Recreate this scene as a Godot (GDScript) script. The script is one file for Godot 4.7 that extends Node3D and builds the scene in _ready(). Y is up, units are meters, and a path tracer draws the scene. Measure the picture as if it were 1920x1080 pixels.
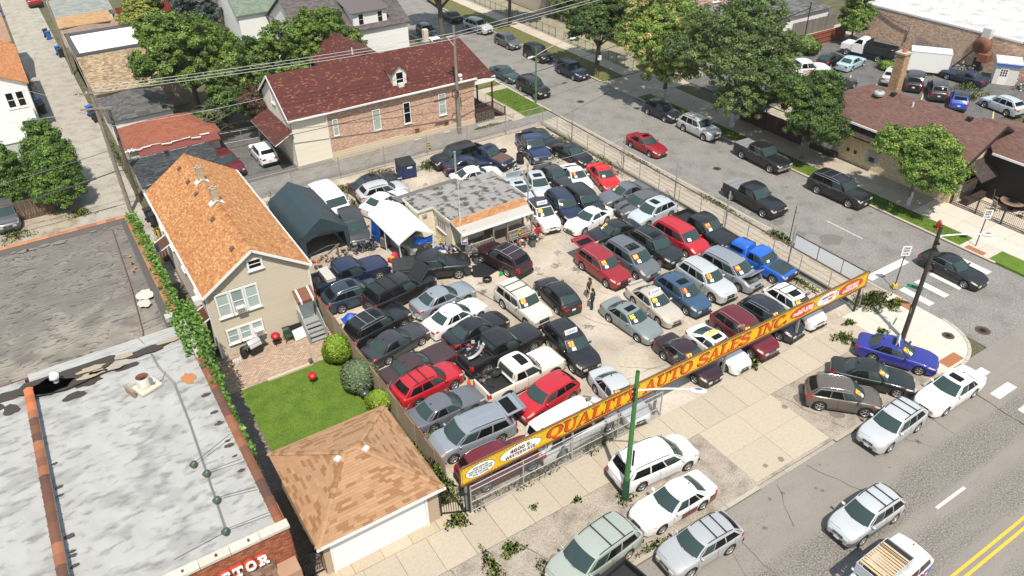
extends Node3D

# ---------------------------------------------------------------- geometry
class Geo:
	var v:=PackedVector3Array()
	var n:=PackedVector3Array()
	var c:=PackedColorArray()
	var t:=PackedVector2Array()
	func tri(a:Vector3,b:Vector3,d:Vector3,col:=Color.WHITE) -> void:
		var nn:=(b - a).cross(d - a).normalized()
		v.append(a); v.append(d); v.append(b)
		for i in 3:
			n.append(nn); c.append(col); t.append(Vector2.ZERO)
	func quad(a:Vector3,b:Vector3,d:Vector3,e:Vector3,col:=Color.WHITE) -> void:
		var nn:=(d - a).cross(e - b).normalized()
		v.append(a); v.append(d); v.append(b); v.append(a); v.append(e); v.append(d)
		for i in 6:
			n.append(nn); c.append(col)
		t.append(Vector2(0,1)); t.append(Vector2(1,0)); t.append(Vector2(1,1))
		t.append(Vector2(0,1)); t.append(Vector2(0,0)); t.append(Vector2(1,0))
	func box(p:Vector3,s:Vector3,col:=Color.WHITE,B:=Basis()) -> void:
		var h:=s/2
		var q:=[]
		for k in 8:
			q.append(p+B*Vector3(h.x if k & 1 else -h.x,h.y if k & 2 else -h.y,h.z if k & 4 else -h.z))
		quad(q[4],q[5],q[7],q[6],col); quad(q[1],q[0],q[2],q[3],col)
		quad(q[5],q[1],q[3],q[7],col); quad(q[0],q[4],q[6],q[2],col)
		quad(q[6],q[7],q[3],q[2],col); quad(q[0],q[1],q[5],q[4],col)
	func beam(a:Vector3,b:Vector3,w:float,h:float,col:=Color.WHITE) -> void:
		var d:=b - a
		var up:=Vector3.UP if absf(d.normalized().y) < 0.95 else Vector3.RIGHT
		var z:=d.normalized()
		var x:=up.cross(z).normalized()
		box((a+b)/2,Vector3(w,h,d.length()),col,Basis(x,z.cross(x),z))
	func grid(P:Array,col:=Color.WHITE,flip:=false) -> void:
		var R:=P.size()
		var K:int=P[0].size()
		var N:=[]
		for i in R:
			var row:=PackedVector3Array()
			for j in K:
				var du:Vector3=P[mini(i+1,R - 1)][j] - P[maxi(i - 1,0)][j]
				var dv:Vector3=P[i][mini(j+1,K - 1)] - P[i][maxi(j - 1,0)]
				var m:=du.cross(dv)
				row.append((-m if flip else m).normalized())
			N.append(row)
		for i in R - 1:
			for j in K - 1:
				var ids:=[[i,j],[i+1,j],[i+1,j+1],[i,j+1]]
				var ord:=[0,1,2,0,2,3] if flip else [0,2,1,0,3,2]
				for k in ord:
					var q:Array=ids[k]
					v.append(P[q[0]][q[1]]); n.append(N[q[0]][q[1]]); c.append(col); t.append(Vector2.ZERO)
	func tube(path:Array,r:float,seg:=5,col:=Color.WHITE,r2:=-1.0) -> void:
		var P:=[]
		for i in path.size():
			var d:Vector3=(path[mini(i+1,path.size() - 1)] - path[maxi(i - 1,0)]).normalized()
			var x:=d.cross(Vector3.UP if absf(d.y) < 0.9 else Vector3.RIGHT).normalized()
			var y:=d.cross(x)
			var rr:=r if r2 < 0 else lerpf(r,r2,float(i)/(path.size() - 1))
			var row:=PackedVector3Array()
			for k in seg+1:
				var a:=TAU*k/seg
				row.append(path[i]+(x*cos(a)+y*sin(a))*rr)
			P.append(row)
		grid(P,col,true)
	func lathe(prof:Array,seg:=12,col:=Color.WHITE,X:=Transform3D()) -> void:
		var P:=[]
		for q in prof:
			var row:=PackedVector3Array()
			for k in seg+1:
				var a:=TAU*k/seg
				row.append(X*Vector3(q[0]*cos(a),q[1],q[0]*sin(a)))
			P.append(row)
		grid(P,col,false)
	func fan(P:Array,col:=Color.WHITE) -> void:
		for i in range(1,P.size() - 1):
			tri(P[0],P[i],P[i+1],col)
	func slab(poly:Array,y0:float,y1:float,col:=Color.WHITE) -> void:
		var pv:=PackedVector2Array()
		for p in poly:
			pv.append(Vector2(p[0],p[1]))
		var ix:=Geometry2D.triangulate_polygon(pv)
		for k in range(0,ix.size(),3):
			var a:=pv[ix[k]]
			var b:=pv[ix[k+1]]
			var d:=pv[ix[k+2]]
			if (b - a).cross(d - a) > 0:
				var e:=b
				b=d
				d=e
			tri(Vector3(a.x,y1,a.y),Vector3(b.x,y1,b.y),Vector3(d.x,y1,d.y),col)
		var cw:=0.0
		for k in pv.size():
			cw+=pv[k].cross(pv[(k+1) % pv.size()])
		for k in pv.size():
			var a:=pv[k]
			var b:=pv[(k+1) % pv.size()]
			if cw > 0:
				var e:=a
				a=b
				b=e
			quad(Vector3(a.x,y0,a.y),Vector3(b.x,y0,b.y),Vector3(b.x,y1,b.y),Vector3(a.x,y1,a.y),col)
	func add(o:Geo,X:=Transform3D()) -> void:
		for i in o.v.size():
			v.append(X*o.v[i]); n.append((X.basis*o.n[i]).normalized())
		c.append_array(o.c); t.append_array(o.t)
	func mesh() -> ArrayMesh:
		var m:=ArrayMesh.new()
		if v.size()==0:
			return m
		var a:=[]
		a.resize(Mesh.ARRAY_MAX)
		a[Mesh.ARRAY_VERTEX]=v; a[Mesh.ARRAY_NORMAL]=n; a[Mesh.ARRAY_COLOR]=c; a[Mesh.ARRAY_TEX_UV]=t
		m.add_surface_from_arrays(Mesh.PRIMITIVE_TRIANGLES,a)
		return m

func bx(p:Vector3,s:Vector3,c:=Color.WHITE,B:=Basis())->Geo:
	var g:=Geo.new()
	g.box(p,s,c,B)
	return g
static func V(x:float,y:float,z:float)->Vector3:return Vector3(x,y,z)

# ---------------------------------------------------------------- nodes
var used:={}
func numbered(called:String) -> String:
	var k:int=used.get(called,0)
	used[called]=k+1
	return called if k==0 else "%s_%03d" % [called,k]

func tag(o:Node,label:="",category:="",group:="") -> Node:
	if label:o.set_meta("label",label)
	if category:o.set_meta("category",category)
	if group:o.set_meta("group",group)
	return o

func thing(called:String,label:String,category:String,at:=Vector3.ZERO,turn:=0.0,group:="") -> Node3D:
	var o:=Node3D.new()
	o.name=numbered(called)
	add_child(o)
	o.position=at
	o.rotation.y=turn
	tag(o,label,category,group)
	return o

func part(parent:Node,called:String,g,m:Material,X:=Transform3D()) -> MeshInstance3D:
	var o:=MeshInstance3D.new()
	o.name=numbered(called) if parent==self else called
	o.mesh=g.mesh() if g is Geo else g
	o.material_override=m
	parent.add_child(o,true)
	o.transform=X
	return o

func one(called:String,label:String,category:String,g,m:Material,at:=Vector3.ZERO,turn:=0.0,group:="") -> MeshInstance3D:
	var o:=part(self,called,g,m)
	o.position=at
	o.rotation.y=turn
	tag(o,label,category,group)
	return o

func struct(called:String,g,m:Material) -> MeshInstance3D:
	var o:=part(self,called,g,m)
	o.set_meta("kind","structure")
	return o

func stuff(parent:Node,called:String,g,m:Material) -> MeshInstance3D:
	var o:=part(parent,called,g,m)
	o.set_meta("kind","stuff")
	return o

# many small pieces: the first `most` as parts,the rest joined
func pieces(parent:Node,called:String,list:Array,m:Material,most:=300) -> void:
	var rest:=Geo.new()
	for i in list.size():
		if i < most:
			part(parent,called,list[i],m)
		else:
			rest.add(list[i])
	if rest.v.size():
		stuff(parent,called+"s",rest,m)

# ---------------------------------------------------------------- materials
var mats:={}
func lin(r:float,g:float,b:float) -> Color:
	return Color(r,g,b).linear_to_srgb()

func mat(r:float,g:float,b:float,rough:=0.8,metal:=0.0) -> StandardMaterial3D:
	var k:="%f %f %f %f %f" % [r,g,b,rough,metal]
	if not mats.has(k):
		var m:=StandardMaterial3D.new()
		m.albedo_color=lin(r,g,b)
		m.roughness=rough
		m.metallic=metal
		mats[k]=m
	return mats[k]

func noise_tex(sd:int,freq:float,cols:Array,size:=512,oct:=5,typ:=FastNoiseLite.TYPE_SIMPLEX_SMOOTH,warp:=0.0) -> NoiseTexture2D:
	var f:=FastNoiseLite.new()
	f.seed=sd
	f.noise_type=typ
	f.frequency=freq
	f.fractal_octaves=oct
	f.fractal_gain=0.58
	if warp > 0.0:
		f.domain_warp_enabled=true
		f.domain_warp_amplitude=warp
		f.domain_warp_frequency=freq*1.5
	var t:=NoiseTexture2D.new()
	t.width=size; t.height=size
	t.seamless=true
	t.noise=f
	var g:=Gradient.new()
	g.offsets=PackedFloat32Array()
	var off:=PackedFloat32Array()
	var cc:=PackedColorArray()
	for e in cols:
		off.append(e[0])
		cc.append(lin(e[1],e[2],e[3]))
	g.offsets=off; g.colors=cc
	t.color_ramp=g
	return t

# fine + coarse layered surface,mapped in metres
func surf(sd:int,fine:Array,s1:float,coarse:Array,s2:float,rough:=0.9,bump:=0.0,stretch:=Vector3.ONE) -> StandardMaterial3D:
	var m:=StandardMaterial3D.new()
	m.roughness=rough
	m.albedo_texture=noise_tex(sd,0.03,fine)
	m.uv1_triplanar=true
	m.uv1_world_triplanar=true
	m.uv1_scale=Vector3.ONE*s1*stretch
	if coarse.size():
		m.detail_enabled=true
		m.detail_blend_mode=BaseMaterial3D.BLEND_MODE_MUL
		m.detail_uv_layer=BaseMaterial3D.DETAIL_UV_2
		m.detail_albedo=noise_tex(sd+7,0.012,coarse,512,4)
		m.uv2_triplanar=true
		m.uv2_world_triplanar=true
		m.uv2_scale=Vector3.ONE*s2*stretch
	if bump > 0.0:
		m.heightmap_enabled=true
		m.heightmap_texture=noise_tex(sd+3,0.05,[[0.0,0,0,0],[1.0,1,1,1]],256)
		m.heightmap_scale=bump
	return m

func vmat(rough:=0.85,metal:=0.0,fine:=0) -> StandardMaterial3D:
	var k:="v %f %f %d" % [rough,metal,fine]
	if not mats.has(k):
		var m:=StandardMaterial3D.new()
		m.vertex_color_use_as_albedo=true
		m.roughness=rough
		m.metallic=metal
		if fine:
			m.albedo_texture=noise_tex(fine,0.05,[[0.0,0.82,0.82,0.82],[0.5,0.92,0.92,0.92],[1.0,1,1,1]],256)
			m.uv1_triplanar=true
			m.uv1_world_triplanar=true
			m.uv1_scale=Vector3.ONE*0.35
		mats[k]=m
	return mats[k]

var R:=RandomNumberGenerator.new()
func rf(a:float,b:float) -> float:
	return R.randf_range(a,b)
func jit(c:Color,k:float) -> Color:
	var s:=rf(1.0 - k,1.0+k)
	return Color(c.r*s,c.g*s,c.b*s)
func pick(a:Array):
	return a[R.randi() % a.size()]

func noise_bytes(sd:int,w:int,h:int,freq:float,oct:=5,warp:=0.0,sx:=1.0,sy:=1.0) -> PackedByteArray:
	var f:=FastNoiseLite.new()
	f.seed=sd
	f.noise_type=FastNoiseLite.TYPE_SIMPLEX_SMOOTH
	f.frequency=freq
	f.fractal_octaves=oct
	if warp > 0.0:
		f.domain_warp_enabled=true
		f.domain_warp_amplitude=warp
		f.domain_warp_frequency=freq
	var ww:=int(w*sx)
	var hh:=int(h*sy)
	var im:=f.get_image(ww,hh,false,false,true)
	if ww != w or hh != h:
		im.resize(w,h,Image.INTERPOLATE_BILINEAR)
	im.convert(Image.FORMAT_L8)
	return im.get_data()

func tex_from(rgb:PackedByteArray,w:int,h:int) -> ImageTexture:
	return ImageTexture.create_from_image(Image.create_from_data(w,h,false,Image.FORMAT_RGB8,rgb))

func s8(x:float) -> int:  # linear value to an 8 bit sRGB value
	x=clampf(x,0.0,1.0)
	return int(255.0*(12.92*x if x < 0.0031308 else 1.055*pow(x,0.41667) - 0.055))

# material whose UV is world x,z inside a rectangle
func rect_mat(tex:Texture2D,x0:float,z0:float,w:float,d:float,rough:=0.9,bump:Texture2D=null,bs:=1.0) -> StandardMaterial3D:
	var m:=StandardMaterial3D.new()
	m.albedo_texture=tex
	m.roughness=rough
	m.uv1_scale=V(1.0,1.0,1.0)
	if bump:
		m.heightmap_enabled=true
		m.heightmap_texture=bump
		m.heightmap_scale=bs
	return m

# a flat sheet with UVs 0..1 across it (x to u,z to v)
func sheet(x0:float,z0:float,x1:float,z1:float,y:float) -> Geo:
	var g:=Geo.new()
	g.quad(V(x0,y,z1),V(x1,y,z1),V(x1,y,z0),V(x0,y,z0))
	return g

func block(x0:float,z0:float,x1:float,z1:float,y0:float,y1:float) -> Geo:
	var g:=Geo.new()
	g.box(V((x0+x1)/2,(y0+y1)/2,(z0+z1)/2),V(x1 - x0,y1 - y0,z1 - z0))
	return g

# lettering: a TextMesh fitted to a width and height,centred on the transform
func lettering(parent:Node,called:String,text:String,X:Transform3D,w:float,h:float,m:Material,font:="Droid Sans",bold:=true,italic:=false,depth:=0.012) -> MeshInstance3D:
	var f:=SystemFont.new()
	f.font_names=PackedStringArray([font])
	f.font_weight=700 if bold else 400
	f.font_italic=italic
	var tm:=TextMesh.new()
	tm.font=f
	tm.text=text
	tm.font_size=48
	tm.pixel_size=0.01
	tm.depth=0.02
	tm.curve_step=1.5
	var bb:=tm.get_aabb()
	var s:=V(w/maxf(bb.size.x,0.001),h/maxf(bb.size.y,0.001),depth/0.02)
	var c:=bb.get_center()
	var o:=part(parent,called,tm,m)
	o.transform=X*Transform3D(Basis.from_scale(s),V(-c.x*s.x,-c.y*s.y,0))
	return o

# ---------------------------------------------------------------- setting
func _environment() -> void:
	var cam:=Camera3D.new()
	cam.name="camera"
	cam.position=V(0,32.7,0)
	cam.rotation=V(deg_to_rad(-34.778),deg_to_rad(-32.126),deg_to_rad(-1.108))
	cam.fov=40.95
	cam.near=0.2
	cam.far=900.0
	add_child(cam)
	cam.current=true
	var sky_m:=ProceduralSkyMaterial.new()
	sky_m.sky_top_color=Color(0.60,0.69,0.78)
	sky_m.sky_horizon_color=Color(0.87,0.87,0.86)
	sky_m.sky_curve=0.25
	sky_m.ground_bottom_color=Color(0.35,0.33,0.3)
	sky_m.ground_horizon_color=Color(0.75,0.76,0.76)
	var cf:=FastNoiseLite.new()
	cf.seed=5
	cf.frequency=0.008
	cf.fractal_octaves=5
	var cl:=NoiseTexture2D.new()
	cl.width=1024; cl.height=512; cl.seamless=true
	cl.noise=cf
	var cg:=Gradient.new()
	cg.offsets=PackedFloat32Array([0.0,0.45,0.75,1.0])
	cg.colors=PackedColorArray([Color(0,0,0,0),Color(0,0,0,0),Color(0.5,0.5,0.5,0.6),Color(0.6,0.6,0.6,0.8)])
	cl.color_ramp=cg
	sky_m.sky_cover=cl
	var sky:=Sky.new()
	sky.sky_material=sky_m
	var env:=Environment.new()
	env.background_mode=Environment.BG_SKY
	env.sky=sky
	env.background_energy_multiplier=1.0
	env.tonemap_mode=Environment.TONE_MAPPER_LINEAR
	env.tonemap_exposure=1.23
	env.sdfgi_enabled=true
	env.ssao_enabled=true
	env.ssil_enabled=true
	env.fog_enabled=true
	env.fog_density=0.00013
	env.fog_light_color=Color(0.84,0.85,0.85)
	var we:=WorldEnvironment.new()
	we.name="environment"
	we.environment=env
	add_child(we)
	var sun:=DirectionalLight3D.new()
	sun.name="sun"
	sun.light_energy=1.5
	sun.light_color=Color(1.0,0.962,0.91)
	sun.light_angular_distance=0.6
	sun.shadow_enabled=true
	add_child(sun)
	sun.look_at_from_position(V(-18.1,84,43.2),Vector3.ZERO)

func slabs(called:String,label_y:float,x0:float,z0:float,x1:float,z1:float,dx:float,dz:float,base:Color,m:Material,tone:=0.06) -> void:
	var o:=struct(called,block(x0,z0,x1,z1,-0.3,label_y - 0.03),mat(0.16,0.14,0.115,0.95))
	var nx:=maxi(1,roundi((x1 - x0)/dx))
	var nz:=maxi(1,roundi((z1 - z0)/dz))
	var ax:=(x1 - x0)/nx
	var az:=(z1 - z0)/nz
	var all:=[]
	for i in nx:
		for j in nz:
			var g:=Geo.new()
			var y:=label_y+rf(-0.006,0.004)
			g.box(V(x0+(i+0.5)*ax,y - 0.05,z0+(j+0.5)*az),V(ax - 0.025,0.1,az - 0.025),jit(base,tone))
			all.append(g)
	pieces(o,"slab",all,m)

# a crack or tar seam: thin wandering ribbon
func ribbon(g:Geo,a:Vector2,b:Vector2,w:float,y:float,wob:float,col:Color) -> void:
	var k:=maxi(3,int(a.distance_to(b)/0.6))
	var d:=(b - a).normalized()
	var nn:=Vector2(-d.y,d.x)
	var last:=a
	var lw:=w
	for i in range(1,k+1):
		var p:=a.lerp(b,float(i)/k)+nn*rf(-wob,wob)*(0.0 if i==k else 1.0)
		var ww:=w*rf(0.4,1.4)
		var e:=(p - last).normalized()
		var m:=Vector2(-e.y,e.x)
		g.quad(V(last.x+m.x*lw/2,y,last.y+m.y*lw/2),V(p.x+m.x*ww/2,y,p.y+m.y*ww/2),V(p.x - m.x*ww/2,y,p.y - m.y*ww/2),V(last.x - m.x*lw/2,y,last.y - m.y*lw/2),col)
		last=p
		lw=ww

# irregular flat blot (oil,patch)
func blot(g:Geo,x:float,z:float,r:float,y:float,col:Color,sx:=1.0) -> void:
	var P:=[]
	var k:=15
	for i in k:
		var a:=-TAU*i/k
		var q:=r*rf(0.72,1.15)
		P.append(V(x+cos(a)*q*sx,y,z+sin(a)*q))
	for i in k:
		g.tri(V(x,y,z),P[i],P[(i+1) % k],col)

func lot_texture() -> ImageTexture:
	var w:=1024
	var h:=1280
	var a:=noise_bytes(11,w,h,0.004,5,30.0)
	var b:=noise_bytes(12,w,h,0.09,3)
	var d:=noise_bytes(13,w,h,0.35,2)
	var e:=noise_bytes(14,w,h,0.012,5,20.0)
	var out:=PackedByteArray()
	out.resize(w*h*3)
	var lut:=PackedByteArray()
	for i in 1024:
		lut.append(s8(i/1023.0))
	var spots:=[]
	var rr:=RandomNumberGenerator.new()
	rr.seed=4
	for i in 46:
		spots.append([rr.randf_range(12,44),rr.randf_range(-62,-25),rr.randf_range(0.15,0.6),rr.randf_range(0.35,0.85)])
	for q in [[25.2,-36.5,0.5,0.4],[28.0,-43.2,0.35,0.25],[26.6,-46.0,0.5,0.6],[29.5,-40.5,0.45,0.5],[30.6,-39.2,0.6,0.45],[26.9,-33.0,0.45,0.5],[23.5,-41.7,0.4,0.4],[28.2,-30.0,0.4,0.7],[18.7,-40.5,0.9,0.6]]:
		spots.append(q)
	var mask:=PackedFloat32Array()
	mask.resize(w*h)
	mask.fill(1.0)
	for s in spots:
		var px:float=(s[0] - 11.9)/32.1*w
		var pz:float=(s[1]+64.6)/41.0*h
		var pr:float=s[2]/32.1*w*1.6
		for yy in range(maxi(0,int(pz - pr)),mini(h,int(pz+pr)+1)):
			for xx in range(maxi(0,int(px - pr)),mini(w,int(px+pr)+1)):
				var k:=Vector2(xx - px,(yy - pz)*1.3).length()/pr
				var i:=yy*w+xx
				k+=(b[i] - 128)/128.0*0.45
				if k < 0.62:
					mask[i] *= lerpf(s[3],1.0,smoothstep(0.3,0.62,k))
	for i in w*h:
		var x:=i % w
		var y:=i/w
		var fa:=a[i]/255.0
		var fe:=e[i]/255.0
		var wx:=x/1024.0*32.1+11.9
		var wz:=y/1280.0*41.0 - 64.6
		var gravel:=0.35 if wx > 22.5 and wx < 31.5 and wz > -47 else 1.0
		if wz < -50:gravel=1.2
		var grain:=1.0+((b[i] - 128)/128.0*0.16+(d[i] - 128)/128.0*0.22)*(0.45+gravel*0.75)
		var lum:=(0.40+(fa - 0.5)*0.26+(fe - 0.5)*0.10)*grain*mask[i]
		var warm:=0.80+(fe - 0.5)*0.10
		out[i*3]=lut[clampi(int(lum*1023),0,1023)]
		out[i*3+1]=lut[clampi(int(lum*(0.87+(warm - 0.8)*0.3)*1023),0,1023)]
		out[i*3+2]=lut[clampi(int(lum*warm*0.88*1023),0,1023)]
	return tex_from(out,w,h)

func avenue_texture() -> ImageTexture:
	var w:=1600
	var h:=960
	var a:=noise_bytes(21,w,h,0.006,5,20.0)
	var b:=noise_bytes(22,w,h,0.2,4)
	var d:=noise_bytes(23,w,h,0.45,2)
	var e:=noise_bytes(24,w,h,0.03,4,0.0,0.25,1.0)
	var lut:=PackedByteArray()
	for i in 1024:
		lut.append(s8(i/1023.0))
	var out:=PackedByteArray()
	out.resize(w*h*3)
	for y in h:
		var z:=y/960.0*24.0 - 16.6
		var band:=smoothstep(-13.6,-12.6,z)*(1.0 - smoothstep(-11.3,-10.7,z))+0.8*smoothstep(-10.4,-9.7,z)*(1.0 - smoothstep(-8.6,-7.9,z))+0.9*smoothstep(-7.0,-5.5,z)
		for x in w:
			var i:=y*w+x
			var fa:=a[i]/255.0
			var fe:=(e[i] - 128)/128.0
			var bb:=clampf(band+fe*0.35+(fa - 0.5)*0.9,0.0,1.0)
			var sp:=(b[i] - 128)/128.0
			var sq:=(d[i] - 128)/128.0
			var lum:=0.225+(fa - 0.5)*0.05
			var agg:=0.165*(1.0+clampf(sp*1.1+sq*0.8,-0.7,0.8))
			lum=lerpf(lum*(1.0+sq*0.14+sp*0.06),agg,bb*0.85)
			if sp < -0.62 and bb < 0.4:lum *= 0.66
			out[i*3]=lut[clampi(int(lum*1.04*1023),0,1023)]
			out[i*3+1]=lut[clampi(int(lum*0.94*1023),0,1023)]
			out[i*3+2]=lut[clampi(int(lum*0.83*1023),0,1023)]
	return tex_from(out,w,h)

var asphalt:Material
var concrete:Material
var conc_v:Material
func _ground() -> void:
	R.seed=101
	asphalt=surf(31,[[0.0,0.15,0.143,0.132],[0.45,0.23,0.22,0.205],[0.7,0.27,0.258,0.24],[1.0,0.36,0.34,0.315]],0.35,[[0.0,0.66,0.66,0.67],[0.45,0.88,0.88,0.87],[1.0,1,1,0.98]],0.06,0.9)
	var asphalt_dark:=surf(32,[[0.0,0.075,0.073,0.07],[0.5,0.14,0.135,0.13],[1.0,0.24,0.235,0.225]],0.35,[[0.0,0.55,0.55,0.55],[0.5,0.85,0.85,0.84],[1.0,1,1,1]],0.09,0.9)
	concrete=surf(33,[[0.0,0.33,0.29,0.235],[0.5,0.42,0.375,0.305],[1.0,0.5,0.45,0.375]],0.4,[[0.0,0.7,0.69,0.67],[0.5,0.9,0.9,0.89],[1.0,1,1,1]],0.07,0.92)
	var worn:=surf(34,[[0.0,0.2,0.172,0.14],[0.45,0.36,0.315,0.262],[1.0,0.5,0.445,0.375]],0.5,[[0.0,0.55,0.54,0.52],[0.45,0.84,0.83,0.82],[1.0,1,1,1]],0.11,0.95)
	conc_v=vmat(0.92,0.0,35)
	var soil:=surf(36,[[0.0,0.06,0.05,0.035],[0.5,0.12,0.11,0.06],[1.0,0.26,0.22,0.15]],0.5,[[0.0,0.5,0.55,0.45],[1.0,1,1,0.9]],0.1,0.97)
	var turf:=surf(37,[[0.0,0.04,0.075,0.006],[0.45,0.10,0.175,0.012],[0.75,0.15,0.225,0.025],[1.0,0.24,0.26,0.06]],0.8,[[0.0,0.6,0.7,0.6],[0.4,0.8,0.85,0.8],[0.75,1,1,1],[1.0,1.0,0.82,0.8]],0.13,0.95)
	var turf_dry:=surf(38,[[0.0,0.07,0.075,0.02],[0.5,0.14,0.14,0.04],[1.0,0.26,0.22,0.09]],0.8,[[0.0,0.5,0.7,0.5],[0.5,0.85,0.85,0.8],[1.0,1,1,1]],0.16,0.95)
	struct("ground",sheet(-500,-700,600,300,-0.14),soil)
	var av:=sheet(-30,-16.6,90,7.4,-0.1)
	var avm:=rect_mat(avenue_texture(),-30,-16.6,120,24)
	avm.uv1_scale=V(3.0,1.0,1.0)
	struct("avenue",av,avm)
	struct("side_street",sheet(47.4,-200,57.5,-16.6,-0.104),asphalt)
	struct("avenue_beyond",sheet(-30,7.4,90,60,-0.108),asphalt)
	struct("rear_alley",block(9,-68.2,47.4,-64.7,-0.3,-0.03),surf(39,[[0.0,0.19,0.18,0.165],[0.5,0.26,0.245,0.225],[1.0,0.36,0.34,0.315]],0.35,[[0.0,0.7,0.7,0.7],[1.0,1,1,1]],0.1))
	struct("asphalt_yard",block(12.2,-80,19.4,-68.2,-0.3,-0.026),asphalt_dark)
	struct("alley",block(-0.4,-200,4.6,-54.8,-0.3,-0.02),surf(40,[[0.0,0.29,0.265,0.225],[0.5,0.38,0.35,0.3],[1.0,0.47,0.435,0.38]],0.3,[[0.0,0.62,0.62,0.6],[0.5,0.88,0.88,0.87],[1.0,1,1,1]],0.08))
	struct("alley_apron",block(57.5,-70.5,66,-64.2,-0.3,-0.06),concrete)
	struct("alley_east",block(66,-69.5,110,-65.2,-0.3,-0.05),concrete)
	struct("gravel_yard",block(-14,-74.5,-0.4,-55.2,-0.3,-0.016),surf(41,[[0.0,0.2,0.17,0.13],[0.5,0.38,0.33,0.26],[1.0,0.52,0.46,0.38]],0.5,[[0.0,0.5,0.48,0.4],[0.5,0.9,0.88,0.85],[1.0,1,1,1]],0.12))
	struct("parking_lot",block(66,-65,98,-37.5,-0.3,-0.02),asphalt_dark)
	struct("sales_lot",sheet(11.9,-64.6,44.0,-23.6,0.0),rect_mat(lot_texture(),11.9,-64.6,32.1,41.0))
	struct("forecourt",block(-30,-21.3,42.2,-16.75,-0.3,-0.004),worn)
	slabs("driveway",0.012,26.0,-21.32,32.0,-16.9,3.0,2.3,Color(0.46,0.40,0.31),conc_v,0.03)
	slabs("sidewalk",0.0,-1.0,-23.62,42.2,-21.32,1.72,2.3,Color(0.44,0.385,0.30),conc_v)
	slabs("kerb",0.02,-20,-16.75,25.9,-16.5,2.4,0.3,Color(0.40,0.36,0.3),conc_v)
	slabs("kerb",-0.07,25.9,-16.75,32.1,-16.5,2.4,0.3,Color(0.36,0.33,0.28),conc_v)
	slabs("kerb",0.02,32.1,-16.75,42.6,-16.5,2.4,0.3,Color(0.40,0.36,0.3),conc_v)
	var plaza:=Geo.new()
	var rim:=Geo.new()
	var pp:=[[42.2,-16.6],[42.2,-24.0],[47.6,-24.0]]
	var arc:=[]
	for i in 9:
		var t:=PI/2*i/8.0
		arc.append([44.2+3.4*cos(t),-20.0+3.4*sin(t)])
	plaza.slab(pp+arc,-0.3,-0.02)
	var corner:=struct("corner_pavement",plaza,mat(0.3,0.28,0.25,0.9))
	var cut:=PackedVector2Array()
	for q in pp+arc:
		cut.append(Vector2(q[0],q[1]))
	var cs:=[]
	for i in 4:
		for j in 4:
			var cell:=PackedVector2Array([Vector2(42.22+i*1.52,-23.98+j*1.9),Vector2(43.72+i*1.52,-23.98+j*1.9),Vector2(43.72+i*1.52,-22.1+j*1.9),Vector2(42.22+i*1.52,-22.1+j*1.9)])
			for r in Geometry2D.intersect_polygons(cell,cut):
				var g:=Geo.new()
				var pl:=[]
				for q in r:
					pl.append([q.x,q.y])
				g.slab(pl,-0.06,0.006+rf(-0.003,0.003),jit(Color(0.60,0.55,0.47),0.04))
				cs.append(g)
	pieces(corner,"slab",cs,conc_v)
	for i in 8:
		var g:=Geo.new()
		var t0:=PI/2*i/8.0
		var t1:=PI/2*(i+0.94)/8.0
		g.slab([[44.2+3.42*cos(t0),-20.0+3.42*sin(t0)],[44.2+3.42*cos(t1),-20.0+3.42*sin(t1)],[44.2+3.62*cos(t1),-20.0+3.62*sin(t1)],[44.2+3.62*cos(t0),-20.0+3.62*sin(t0)]],-0.3,0.02,jit(Color(0.46,0.42,0.36),0.06))
		part(corner,"kerbstone",g,conc_v)
	var pad:=mat(0.32,0.13,0.06,0.9)
	part(corner,"tactile_pad",block(43.3,-17.5,45.0,-16.75,0.0,0.014),pad)
	part(corner,"tactile_pad",block(46.7,-23.4,47.5,-21.9,0.0,0.014),pad)
	slabs("side_pavement",0.0,44.4,-64.0,46.2,-24.0,1.8,1.75,Color(0.45,0.385,0.30),conc_v)
	struct("dusty_strip",block(46.2,-63.0,47.25,-24.0,-0.3,-0.012),worn)
	slabs("kerb",0.02,47.25,-63.0,47.5,-24.0,0.4,2.4,Color(0.42,0.38,0.32),conc_v)
	struct("verge",block(57.7,-63.6,59.6,-25.0,-0.3,0.0),turf)
	slabs("kerb",0.02,57.45,-64.2,57.7,-22.0,0.4,2.4,Color(0.47,0.42,0.35),conc_v)
	slabs("far_pavement",0.01,59.6,-64.0,61.4,-30.5,1.8,1.8,Color(0.44,0.375,0.29),conc_v)
	struct("tavern_margin",block(61.4,-64.0,63.2,-30.5,-0.3,0.006),concrete)
	slabs("corner_walk",0.012,59.6,-30.5,63.4,-20.0,1.9,1.75,Color(0.60,0.54,0.46),conc_v)
	slabs("patio",0.01,63.5,-29.6,78.0,-18.0,2.4,2.4,Color(0.56,0.49,0.40),conc_v)
	struct("corner_verge",block(57.7,-22.6,59.6,-18.5,-0.3,0.004),turf)
	slabs("corner_ramp",0.008,57.5,-25.0,59.6,-22.6,2.1,1.2,Color(0.55,0.5,0.43),conc_v)
	part(get_node("corner_ramp"),"tactile_pad",block(57.62,-24.6,58.3,-23.1,0.0,0.018),pad)
	struct("far_yards",block(62.9,-150,68.0,-70.6,-0.3,-0.004),surf(45,[[0.0,0.2,0.18,0.14],[0.5,0.33,0.29,0.23],[1.0,0.42,0.37,0.3]],0.4,[[0.0,0.6,0.65,0.5],[1,1,1,1]],0.1))
	struct("far_verge",block(57.7,-140,61.0,-70.6,-0.3,0.0),turf_dry)
	slabs("kerb",0.02,57.45,-140,57.7,-70.6,0.4,3.0,Color(0.45,0.41,0.35),conc_v)
	slabs("far_pavement",0.012,61.0,-140,62.9,-70.6,1.9,1.9,Color(0.5,0.44,0.36),conc_v)
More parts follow.
